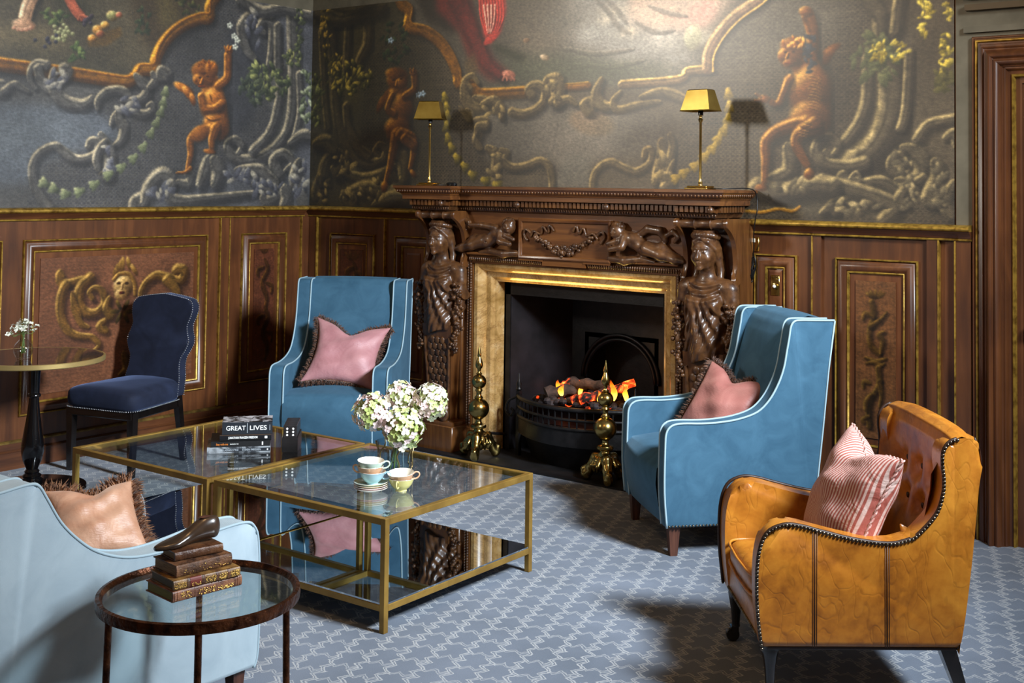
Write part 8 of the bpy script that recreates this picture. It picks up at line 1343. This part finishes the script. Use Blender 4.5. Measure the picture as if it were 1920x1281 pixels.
# ------------------------------------------------------------------ two square coffee tables
def coffee_table(label, loc, rz, L=0.985, W=0.968):
    t = thing('coffee_table', label, 'table', loc, rz, 'gold framed square coffee tables')
    a, b, w = L/2, W/2, 0.025
    for sx in (-1, 1):
        for sy in (-1, 1):
            x0, x1 = sorted((sx*a, sx*(a-w))); y0, y1 = sorted((sy*b, sy*(b-w)))
            MB().rbox(x0, x1, y0, y1, 0, 0.43, 0.0015, 1).build('leg', FRAMEG, t)
    for z0, z1, nm in ((0.404, 0.43, 'top_rail'), (0.080, 0.105, 'shelf_rail')):
        for s in (-1, 1):
            y0, y1 = sorted((s*b, s*(b-w))); MB().rbox(-a+w, a-w, y0, y1, z0, z1, 0.0015, 1).build(nm, FRAMEG, t)
            x0, x1 = sorted((s*a, s*(a-w))); MB().rbox(x0, x1, -b+w, b-w, z0, z1, 0.0015, 1).build(nm, FRAMEG, t)
    MB().box(-a+w-0.001, a-w+0.001, -b+w-0.001, b-w+0.001, 0.419, 0.427).build('glass_top', TGLASS, t, label='clear glass top')
    MB().box(-a+0.003, a-0.003, -b+0.003, b-0.003, 0.1055, 0.112).build('mirror_shelf', SMIRROR, t, label='smoked mirror shelf')
    return t
T1 = coffee_table('gold framed glass coffee table carrying the hydrangea vase and teacups', (3.010, -2.336, 0), math.radians(1.8))
dup(T1, (2.006, -2.378, 0), math.radians(1.2), 'gold framed glass coffee table carrying the pile of dark books')
GT = 0.4275

# ------------------------------------------------------------------ books
def text_mesh(body, size, parent, mat, loc, rot, name='lettering', width=None, shear=0.0, bold=0.0):
    c = bpy.data.curves.new(name, 'FONT'); c.body = body; c.size = size; c.align_x = 'CENTER'; c.align_y = 'CENTER'; c.extrude = 0.0004; c.shear = shear; c.offset = bold; c.resolution_u = 3
    o = bpy.data.objects.new(name, c); me = bpy.data.meshes.new_from_object(o); bpy.data.objects.remove(o); bpy.data.curves.remove(c)
    if width:
        xs = [v.co.x for v in me.vertices]; k = width/(max(xs)-min(xs)); me.transform(Matrix.Scale(k, 4, (1, 0, 0)))
    me.transform(Matrix.Translation(loc) @ rot)
    return link(name, me, mat, parent)
SPINE = Matrix.Rotation(PI/2, 4, 'X')       # text standing on the spine, read from -y
PAGES = mat_noise('book_pages', '#b9ad93', '#d8cfb8', 60, 0.9, stretch=(1, 1, 12))
WHITE = mat_plain('white_print', '#e9e9e6', 0.6); ORANGE = mat_plain('orange_print', '#e8862c', 0.6); GOLDP = mat_plain('gold_tooling', '#b8924a', 0.35, 0.8); GREYP = mat_plain('silver_print', '#b4bcc2', 0.6)
def book(name, label, loc, rz, L, D, T, cover, pages=PAGES, group=None, board=0.0025, lip=0.003, roundspine=0.0, cat='book'):
    """lying flat: spine along local x at y = 0 facing -y, thickness up"""
    t = thing(name, label, cat, loc, rz, group)
    m = MB().box(-L/2, L/2, 0.002, D, 0, board).box(-L/2, L/2, 0.002, D, T-board, T)
    if roundspine:
        pr = [(0.004, 0.0)] + [(-roundspine*math.sin(PI*k/8)+0.002, T/2-T/2*math.cos(PI*k/8)) for k in range(9)] + [(0.004, T)]
        m.prism(pr, -L/2, L/2, YZ)
    else: m.box(-L/2, L/2, 0, 0.0025, 0, T)
    m.build('cover', cover, t)
    MB().box(-L/2+lip, L/2-lip, 0.003, D-lip, board, T-board).build('pages', pages, t)
    return t
BS = (2.196, -2.425); BA = math.radians(50)
DARKC = mat_plain('charcoal_dust_jacket', '#23272d', 0.35); BLK1 = mat_plain('black_dust_jacket', '#15161a', 0.3); BLK2 = mat_plain('matt_black_cover', '#121214', 0.45)
def mat_photo(name, c1, c2, scale):
    return mat_noise(name, c1, c2, scale, 0.35, lo=0.44, hi=0.56, detail=6, dist=1.0)
b1 = book('hardback_book', 'grey book with silver spine lettering, bottom of the dark pile', (BS[0], BS[1], GT), BA, 0.292, 0.225, 0.028, mat_photo('grey_photo_cover', '#2f3236', '#8d9296', 14))
text_mesh('PALLADIAN STYLE', 0.0135, b1, GREYP, (-0.045, -0.0006, 0.0135), SPINE, width=0.085); text_mesh('STEVEN PARISSIEN', 0.0135, b1, GREYP, (0.058, -0.0006, 0.0135), SPINE, width=0.085)
MB().box(-0.075, 0.145, -0.0004, 0.0, 0.006, 0.021).build('title_band', DARKC, b1); MB().lathe([(0, 0), (0.006, 0), (0, 0.0005)], 4, M=Matrix.Translation((0.132, -0.0003, 0.0135)) @ SPINE).build('publisher_mark', WHITE, b1)
b2 = book('hardback_book', 'black book with orange lettering, second from the bottom of the dark pile', (BS[0]+0.004, BS[1]+0.006, GT+0.0282), BA+0.01, 0.272, 0.21, 0.026, BLK2)
text_mesh('Stay with me', 0.0135, b2, ORANGE, (-0.085, -0.0006, 0.013), SPINE, width=0.054)
au = MB()
for k in range(12):
    if k != 8: au.box(-0.048+k*0.0033, -0.046+k*0.0033, -0.0005, 0.0, 0.0115, 0.0145+0.001*(k % 3 == 0))
au.build('small_print', WHITE, b2, kind='stuff')
MB().box(0.098, 0.104, -0.0006, 0.0, 0.006, 0.021).build('publisher_mark', WHITE, b2)
b3 = book('hardback_book', 'black book with white capitals, third from the bottom of the dark pile', (BS[0]+0.018, BS[1]+0.024, GT+0.0544), BA-0.01, 0.238, 0.16, 0.031, BLK1, roundspine=0.006)
text_mesh('JONATHAN FRANZEN FREEDOM', 0.014, b3, WHITE, (-0.012, -0.0052, 0.0165), SPINE, width=0.135, bold=0.0003)
MB().box(0.088, 0.100, -0.0050, -0.002, 0.011, 0.022).build('publisher_mark', WHITE, b3)
b4 = book('hardback_book', 'thick charcoal book titled GREAT LIVES on top of the dark pile', (BS[0]+0.022, BS[1]+0.030, GT+0.0856), BA-0.02, 0.232, 0.155, 0.056, DARKC)
MB().box(-0.116, 0.116, 0.006, 0.155, 0.056, 0.0566).build('jacket_photo', mat_photo('monochrome_photo', '#141416', '#b9b6b8', 22), b4)
text_mesh('GREAT', 0.030, b4, WHITE, (-0.053, -0.0006, 0.028), SPINE, width=0.090, bold=0.0003); text_mesh('LIVES', 0.030, b4, WHITE, (0.050, -0.0006, 0.028), SPINE, width=0.078, bold=0.0003)
MB().box(-0.0015, 0.0005, -0.0005, 0.0, 0.006, 0.052).box(0.103, 0.105, -0.0005, 0.0, 0.016, 0.042).build('divider_line', GREYP, b4)
# dominoes standing in their black box
DM = (2.362, -2.258); DA = math.radians(43)
bx_ = thing('domino_box', 'open black box holding the row of dominoes beside the dark books', 'box', (DM[0], DM[1], GT), DA)
BW_ = mat_noise('black_stained_box', '#141213', '#221f20', 20, 0.4)
MB().box(-0.037, 0.037, 0, 0.004, 0, 0.066).build('front', BW_, bx_); MB().box(-0.037, -0.033, 0.004, 0.21, 0, 0.066).build('side', BW_, bx_); MB().box(0.033, 0.037, 0.004, 0.21, 0, 0.066).build('side', BW_, bx_)
MB().box(-0.037, 0.037, 0.21, 0.214, 0, 0.066).build('end', BW_, bx_); MB().box(-0.033, 0.033, 0.004, 0.21, 0, 0.004).build('bottom', BW_, bx_)
for k in range(9):
    y0 = 0.0055+k*0.0225
    t = thing('domino', 'black domino tile showing six white pips at the front of the box' if k == 0 else 'plain backed black domino standing in the box, %s from the front' % ['', 'second', 'third', 'fourth', 'fifth', 'sixth', 'seventh', 'eighth', 'rearmost'][k], 'domino', (DM[0]-math.sin(DA)*y0, DM[1]+math.cos(DA)*y0, GT+0.0045), DA, 'dominoes in the box')
    MB().rbox(-0.0315, 0.0315, 0, 0.021, 0, 0.118, 0.002, 1).build('tile', mat_noise('black_tile', '#1a1819', '#2a2728', 30, 0.3), t)
    if k == 0:
        for px in (-0.014, 0.014):
            for pz in (0.074, 0.089, 0.104):
                MB().lathe([(0, 0), (0.0052, 0), (0.0045, 0.0008), (0, 0.001)], 12, M=Matrix.Translation((px, 0, pz)) @ SPINE).build('pip', WHITE, t)

# ------------------------------------------------------------------ hydrangeas in a glass vase
VX, VY = 3.012, -2.222
vs_ = thing('glass_vase', 'hammered clear glass vase with brass fretwork on the coffee table', 'vase', (VX, VY, GT))
MB().lathe([(0.0, 0.0), (0.066, 0.0), (0.072, 0.006), (0.076, 0.06), (0.082, 0.14), (0.079, 0.14), (0.073, 0.062), (0.068, 0.012), (0.0, 0.010)], 40).build('bowl', VGLASS, vs_, smooth=60)
for k in range(6):
    a0 = k*PI/3+0.2
    def q(da, z, rr=0.0): r_ = 0.074+0.008*z/0.14+0.003; return (r_*math.cos(a0+da), r_*math.sin(a0+da), z)
    MB().tube(spline([q(0.10, 0.002), q(0.10, 0.022), q(0.24, 0.030), q(0.26, 0.05), q(0.16, 0.075), q(0.14, 0.09), q(0.30, 0.112), q(0.50, 0.128), q(0.52, 0.139)], 4), 0.0034, 6).build('fretwork', mat_plain('fret_brass', '#9a8458', 0.35, 0.9), vs_, smooth=180)
MB().lathe([(0.0, 0.012), (0.069, 0.013), (0.072, 0.055), (0.0, 0.0555)], 30).build('water', mat_glass('vase_water', (0.9, 0.95, 0.95), 0.8), vs_, smooth=60)
STEM = mat_noise('green_stem', '#4a5f2c', '#6f8a44', 30, 0.5)
PET = [mat_noise('petal_%s' % n, a, b, 60, 0.55, sheen=0.2) for n, a, b in (('cream', '#dfe3bd', '#f0f0dc'), ('green', '#a9b86a', '#cbd596'), ('lime', '#8a9a48', '#b4c070'), ('pink', '#d9b8b4', '#ecd8d4'), ('blush', '#e6d4c8', '#f2e8e0'))]
def floret_mesh(mat, seed):
    r = random.Random(seed); m = MB()
    for k in range(4):
        a = k*PI/2+r.uniform(-0.15, 0.15); R = 0.0165*r.uniform(0.85, 1.15); c, s = math.cos(a), math.sin(a); lift = r.uniform(0.0, 0.005)
        def P(u, v, h): return (c*u-s*v, s*u+c*v, h)
        m.add([P(0.001, 0, 0), P(R*0.45, -R*0.48, lift*0.4+0.001), P(R*0.95, -R*0.36, lift+0.001), P(R*1.12, 0, lift-0.001), P(R*0.95, R*0.36, lift+0.001), P(R*0.45, R*0.48, lift*0.4+0.001), P(R*0.62, 0, lift*0.6-0.002)],
              [(0, 1, 6), (1, 2, 6), (2, 3, 6), (3, 4, 6), (4, 5, 6), (5, 0, 6)])
    m.ball((0, 0, 0.001), 0.002, 5, 3)
    me = m.mesh('floret', 180); me.materials.append(mat); return me
FLOR = [floret_mesh(PET[k % 5], k) for k in range(15)]
def hydrangea(label, c, R, pal, seed, n=76):
    r = random.Random(seed); base = Vector((VX, VY, GT+0.012)); C = Vector(c)
    t = thing('hydrangea', label, 'flower', tuple(base), 0, 'hydrangeas in the glass vase'); d = C-base
    MB().tube(spline([(d.x*-0.15, d.y*-0.15, 0.004), (d.x*0.12, d.y*0.12, d.z*0.45), tuple(d*0.8), tuple(d)], 5), 0.004, 6).build('stem', STEM, t, smooth=180)
    MB().ball(tuple(d), R*0.74, 14, 9).build('flower_core', mat_noise('flower_core_green', '#7f8c44', '#a8b268', 30, 0.8), t, smooth=180)
    for k in range(n):
        z = 1-2*(k+0.5)/n*0.93; a = k*2.39996; rr = math.sqrt(max(0, 1-z*z)); nrm = Vector((rr*math.cos(a), rr*math.sin(a), z))
        f = bpy.data.objects.new('floret', FLOR[r.choice(pal)+5*r.randrange(3)]); COL.objects.link(f); f.parent = t
        nn = (nrm+Vector((r.gauss(0, 0.22), r.gauss(0, 0.22), r.gauss(0, 0.22)))).normalized()
        f.location = d+nrm*R*r.uniform(0.86, 1.04)
        f.rotation_euler = (nn.to_track_quat('Z', 'Y') @ Matrix.Rotation(r.random()*6.28, 3, 'Z').to_quaternion()).to_euler()
        f.scale = [r.uniform(0.95, 1.35)]*3
hydrangea('green and pink hydrangea head on the left of the vase', (2.930, -2.285, 0.690), 0.083, [0, 1, 2, 3, 3, 4], 1)
hydrangea('pale green hydrangea head hanging lowest at the front of the vase', (3.066, -2.235, 0.630), 0.092, [0, 1, 1, 2, 4, 3], 2)
hydrangea('cream hydrangea head highest on the right of the vase', (3.120, -2.115, 0.735), 0.078, [0, 0, 1, 4, 3], 3)
hydrangea('small blush hydrangea head behind the others in the vase', (3.005, -2.18, 0.755), 0.066, [0, 1, 3, 4], 4, 50)

# ------------------------------------------------------------------ tea things
def glaze(name, c): return mat_plain(name, c, 0.12, coat=0.5)
MINT, PEACH, SKY, LEMON, ROSE, CREAM = (glaze('glaze_'+n, c) for n, c in (('mint', '#c9dccb'), ('peach', '#d8ac88'), ('sky', '#a3c2cc'), ('lemon', '#d9cf86'), ('rose', '#d9aeb0'), ('cream', '#eee8da')))
def saucer(label, loc, mat):
    t = thing('saucer', label, 'saucer', loc, 0, 'stacked saucers on the coffee table')
    MB().lathe([(0.0, 0.004), (0.024, 0.004), (0.026, 0.0), (0.030, 0.0), (0.032, 0.004), (0.056, 0.009), (0.070, 0.016), (0.071, 0.018), (0.069, 0.018), (0.055, 0.012), (0.030, 0.007), (0.0, 0.006)], 36).build('dish', mat, t, smooth=50)
    MB().tube([(0.0705*math.cos(a), 0.0705*math.sin(a), 0.0175) for a in [2*PI*k/40 for k in range(40)]], 0.0010, 5, True).build('rim', CREAM, t, smooth=180)
    return t
def teacup(label, loc, rz, mat, tilt=(0, 0)):
    t = thing('teacup', label, 'cup', loc, rz, 'pastel teacups on the coffee table'); t.rotation_euler = (tilt[0], tilt[1], rz)
    MB().lathe([(0.0, 0.003), (0.019, 0.003), (0.020, 0.0), (0.024, 0.0), (0.023, 0.006), (0.034, 0.014), (0.045, 0.028), (0.052, 0.044), (0.056, 0.052)], 32, caps=False).build('body', mat, t, smooth=50)
    MB().lathe([(0.056, 0.052), (0.0555, 0.053), (0.050, 0.043), (0.043, 0.028), (0.032, 0.015), (0.0, 0.009)], 32, caps=False).build('lining', CREAM, t, smooth=60)
    MB().tube(spline([(0.050, 0, 0.042), (0.062, 0, 0.050), (0.074, 0, 0.047), (0.077, 0, 0.036), (0.068, 0, 0.025), (0.055, 0, 0.021), (0.043, 0, 0.022)], 5), 0.0036, 7).build('handle', mat, t, smooth=180)
    return t
SXY = (3.168, -2.530)
for k, (m_, lab) in enumerate(((CREAM, 'cream saucer at the bottom of the stack'), (ROSE, 'rose pink saucer second in the stack'), (LEMON, 'lemon yellow saucer third in the stack'), (MINT, 'mint green saucer on top of the stack'))):
    saucer(lab, (SXY[0], SXY[1], GT+0.0002+k*0.0078), m_)
cz = GT+0.0302
teacup('sky blue teacup standing on the saucers', (SXY[0]+0.004, SXY[1]+0.004, cz), math.radians(36), SKY)
teacup('peach teacup nested between the blue and the mint cups', (SXY[0]-0.002, SXY[1]-0.004, cz+0.0225), math.radians(200), PEACH)
teacup('mint green teacup on top of the stacked cups', (SXY[0]-0.002, SXY[1]-0.002, cz+0.045), math.radians(42), MINT, (0.05, 0.03))
YC = (3.255, -2.440)
teacup('lemon yellow teacup standing beside the saucers', (YC[0], YC[1], GT+0.0003), math.radians(-62), LEMON)
teacup('peach and cream teacup nested in the yellow cup', (YC[0], YC[1], GT+0.0235), math.radians(46), PEACH, (0.10, -0.06))

# ------------------------------------------------------------------ round bronze side table in the foreground
BRONZE = mat_noise('hammered_bronze', '#2e170d', '#6b4028', 26, 0.36, 0.75, bump=0.6, bscale=55)
rt = thing('side_table', 'round hammered bronze side table with glass top in the foreground', 'table', (3.968, -4.016, 0))
RT, RZ = 0.276, 0.563
MB().lathe([(RT-0.020, RZ-0.024), (RT, RZ-0.024), (RT+0.002, RZ-0.012), (RT, RZ+0.004), (RT-0.010, RZ+0.006), (RT-0.014, RZ), (RT-0.020, RZ-0.006), (RT-0.020, RZ-0.024)], 72, caps=False).build('rim', BRONZE, rt, smooth=40)
MB().lathe([(0, RZ-0.012), (RT-0.018, RZ-0.012), (RT-0.018, RZ-0.004), (0, RZ-0.004)], 64).build('glass_top', TGLASS, rt, smooth=30, label='clear glass disc')
for a in (-37.9, -37.9-61, -37.9+61, -37.9+180):
    a = math.radians(a); c, s = math.cos(a), math.sin(a)
    MB().tube([((RT-0.012)*c*1.0, (RT-0.012)*s, RZ-0.02), ((RT-0.006)*c, (RT-0.006)*s, 0.25), (RT*c*1.03, RT*s*1.03, 0.0)], 0.0095, 8).build('leg', BRONZE, rt, smooth=60)
MB().lathe([(0.16, 0.11), (0.166, 0.106), (0.172, 0.11), (0.166, 0.116), (0.16, 0.11)], 48, caps=False).build('lower_ring', BRONZE, rt, smooth=50)
for a in (-37.9, -37.9-61, -37.9+61, -37.9+180):
    a = math.radians(a); c, s = math.cos(a), math.sin(a); MB().tube([(0.168*c, 0.168*s, 0.11), (RT*1.01*c, RT*1.01*s, 0.11)], 0.006, 6).build('stretcher', BRONZE, rt, smooth=60)
# antique books and the shoe last, spines towards the camera-right (+x)
OLD1 = mat_noise('brown_calf', '#3a2012', '#6e4628', 22, 0.45, bump=0.3); OLD2 = mat_noise('worn_brown_calf', '#2e190e', '#7a5233', 30, 0.6, bump=0.4); OLD3 = mat_noise('tooled_tan_calf', '#5a3c20', '#94703c', 34, 0.45, bump=0.2); OLDE = mat_noise('reddish_calf', '#4a2414', '#8a5634', 30, 0.45, bump=0.2)
EDGE1 = mat_noise('olive_page_edge', '#5f5a2e', '#7a7440', 40, 0.8, stretch=(1, 1, 30)); EDGE2 = mat_noise('grey_page_edge', '#4a453c', '#6a6356', 40, 0.8, stretch=(1, 1, 30)); EDGE3 = mat_noise('tan_page_edge', '#6a5238', '#9a7c58', 40, 0.8, stretch=(1, 1, 30))
RTZ = RZ-0.0038
def oldbook(label, near, ang, L, D, T, z, cover, pages):
    # near = spine end closest to the camera; spine runs from it along ang
    a = math.radians(ang); c = (near[0]+math.cos(a)*L/2, near[1]+math.sin(a)*L/2)
    return book('antique_book', label, (c[0], c[1], z), a, L, D, T, cover, pages, 'antique books on the side table', 0.003, 0.004, 0.006)
o1 = oldbook('reddish leather book with gilt tooled spine, bottom of the antique pile', (3.987, -4.120), 84, 0.218, 0.142, 0.030, RTZ, OLDE, EDGE1)
o2 = oldbook('tan leather book with gilt spine bands, second in the antique pile', (3.984, -4.116), 81, 0.204, 0.136, 0.027, RTZ+0.0302, OLD3, EDGE2)
o3 = oldbook('thick scuffed brown leather book, third in the antique pile', (3.968, -4.096), 84, 0.176, 0.122, 0.033, RTZ+0.0574, OLD2, EDGE3)
o4 = oldbook('small dark brown leather book under the shoe last', (3.936, -4.078), 79, 0.146, 0.084, 0.024, RTZ+0.0916, OLD1, EDGE3)
def band(b, x, w, T, mat): MB().prism([(-0.0068*math.sin(PI*k/8)+0.0015, T/2-T/2*math.cos(PI*k/8)) for k in range(9)], x-w/2, x+w/2, YZ).build('spine_band', mat, b)
for x in (-0.103, -0.094, -0.040, 0.088, 0.097, 0.104): band(o1, x, 0.004, 0.030, OLDE)
for x in (-0.058, -0.012, 0.030, 0.066): band(o2, x, 0.008, 0.027, OLD1)
band(o2, -0.036, 0.034, 0.027, mat_plain('red_title_label', '#6e2a1e', 0.5))
def tool(b, x0, x1, T, n, seed):
    m = MB(); r = random.Random(seed)
    for k in range(n): m.ball((r.uniform(x0, x1), -0.0055, T/2+r.uniform(-0.3, 0.3)*T), r.uniform(0.0009, 0.0018), 5, 3, (1.6, 0.5, 1))
    m.build('gilt_tooling', GOLDP, b, kind='stuff', fix=False)
tool(o1, -0.085, -0.05, 0.030, 30, 1); tool(o1, -0.03, 0.02, 0.026, 50, 2); tool(o1, 0.03, 0.08, 0.018, 40, 3); tool(o2, -0.10, -0.065, 0.024, 40, 4); tool(o2, -0.005, 0.025, 0.024, 40, 5); tool(o2, 0.036, 0.06, 0.024, 30, 6); tool(o2, 0.072, 0.1, 0.024, 40, 7)
tool(o2, -0.05, -0.022, 0.016, 18, 8); tool(o3, -0.08, 0.08, 0.03, 24, 9)
# shoe last: heel towards the right, toe to the left
S = Sculpt((-0.10, -0.045, -0.004), (0.115, 0.045, 0.085), 0.0032)
for k in range(22):
    f = k/21; x = -0.088+0.176*f
    top = np.interp(f, [0, 0.1, 0.3, 0.5, 0.65, 0.78, 0.9, 1.0], [0.010, 0.017, 0.024, 0.038, 0.056, 0.070, 0.073, 0.070])
    bot = np.interp(f, [0, 0.1, 0.35, 0.6, 0.8, 1.0], [0.006, 0.002, 0.001, 0.009, 0.012, 0.010])
    wd = np.interp(f, [0, 0.08, 0.28, 0.55, 0.8, 0.95, 1.0], [0.010, 0.022, 0.031, 0.022, 0.023, 0.021, 0.014])
    S.ell((x, 0.006*math.sin(PI*f), (top+bot)/2), (0.012, wd, max(0.007, (top-bot)/2)), 0.010)
S.d = np.maximum(S.d, S.Z-0.0705); S.d = np.maximum(S.d, 0.001-S.Z)
ls = thing('shoe_last', 'dark wooden shoe last on top of the antique books', 'shoe last', (3.904, -4.014, RTZ+0.1150), math.radians(79))
link('last_body', S.mesh('last_body', 2), mat_noise('dark_polished_last', '#2a1e16', '#4c3a2c', 12, 0.28, coat=0.4), ls)
MB().lathe([(0, 0.0708), (0.012, 0.0708), (0.012, 0.072), (0, 0.072)], 16, (0.055, 0.003, 0), sx=1.5).build('top_plug', LEG, ls)

# ------------------------------------------------------------------ bistro table with small vase by the left wall
bt = thing('bistro_table', 'round bistro table with mirrored brass rimmed top and black turned pedestal', 'table', (0.535, -2.490, 0))
BZ = 0.728
MB().lathe([(0, BZ-0.028), (0.366, BZ-0.028), (0.370, BZ-0.024), (0.370, BZ-0.003), (0.367, BZ), (0.358, BZ), (0.358, BZ-0.002), (0, BZ-0.002)], 72).build('rim', mat_plain('satin_brass_rim', '#d4b878', 0.34, 0.7), bt, smooth=30, label='satin brass rim')
MB().lathe([(0, BZ-0.0015), (0.357, BZ-0.0015), (0.357, BZ-0.0005), (0, BZ-0.0005)], 64).build('top', mat_plain('bronze_mirror_top', '#8a7a6c', 0.03, 1.0), bt)
BGLOSS = mat_plain('gloss_black', '#0a090b', 0.18, coat=0.6)
MB().lathe([(0.0, 0.04), (0.055, 0.04), (0.060, 0.055), (0.045, 0.065), (0.050, 0.078), (0.036, 0.090), (0.040, 0.100), (0.030, 0.112), (0.034, 0.122), (0.050, 0.160), (0.060, 0.205), (0.060, 0.245), (0.050, 0.31), (0.036, 0.40), (0.028, 0.47), (0.026, 0.50), (0.036, 0.508), (0.036, 0.518), (0.028, 0.526), (0.030, 0.60), (0.034, 0.68), (0.060, 0.698), (0.060, 0.702), (0, 0.702)], 32).build('pedestal', BGLOSS, bt, smooth=45)
MB().lathe([(0, 0.0), (0.285, 0.0), (0.29, 0.006), (0.285, 0.016), (0.10, 0.034), (0.06, 0.042), (0, 0.042)], 56).build('base', BGLOSS, bt, smooth=35)
bv = thing('bud_vase', 'clear glass bulb vase on the bistro table', 'vase', (0.60, -2.60, BZ))
MB().lathe([(0, 0.0), (0.030, 0.0), (0.036, 0.008), (0.050, 0.035), (0.052, 0.058), (0.044, 0.082), (0.026, 0.100), (0.018, 0.112), (0.018, 0.140), (0.022, 0.150), (0.019, 0.150), (0.016, 0.138), (0.016, 0.112), (0.024, 0.100), (0.042, 0.080), (0.049, 0.058), (0.047, 0.036), (0.034, 0.012), (0, 0.008)], 36).build('glass', VGLASS, bv, smooth=60)
wf = thing('flower_sprig', 'small white flowers in the glass bud vase', 'flowers', (0.60, -2.60, BZ+0.012))
r = random.Random(21); WP = [mat_noise('white_petal', '#dfe2cc', '#f4f4ea', 60, 0.6), STEM]
pm = floret_mesh(WP[0], 77)
for k in range(15):
    a = r.random()*6.28; rr = 0.012+0.062*r.random(); hx, hy, hz = rr*math.cos(a), rr*math.sin(a), 0.205-0.9*rr+r.uniform(-0.012, 0.02)
    st = MB().tube(spline([(r.gauss(0, 0.006), r.gauss(0, 0.006), 0.02), (hx*0.08, hy*0.08, 0.12), (hx*0.7, hy*0.7, hz-0.02), (hx, hy, hz)], 4), 0.0014, 5).build('stem', STEM, wf, smooth=180)
    for q_ in range(4):
        f = bpy.data.objects.new('blossom', pm); COL.objects.link(f); f.parent = st; f.location = (hx+r.gauss(0, 0.009), hy+r.gauss(0, 0.009), hz+r.gauss(0, 0.004)); f.rotation_euler = (r.gauss(0, 0.5), r.gauss(0, 0.5), r.random()*6); f.scale = [r.uniform(0.6, 0.9)]*3
MB().add(*(lambda L: ([(0.03*math.cos(a)*q, 0.03*math.sin(a)*q, 0.15+0.012*h) for a in L for q, h in ((0.3, 0), (0.8, 1.2), (1.3, 0.6))], [(3*i, 3*i+1, 3*((i+1) % len(L))+1) for i in range(len(L))]))([k*0.9 for k in range(7)])).build('leaf', STEM, wf)
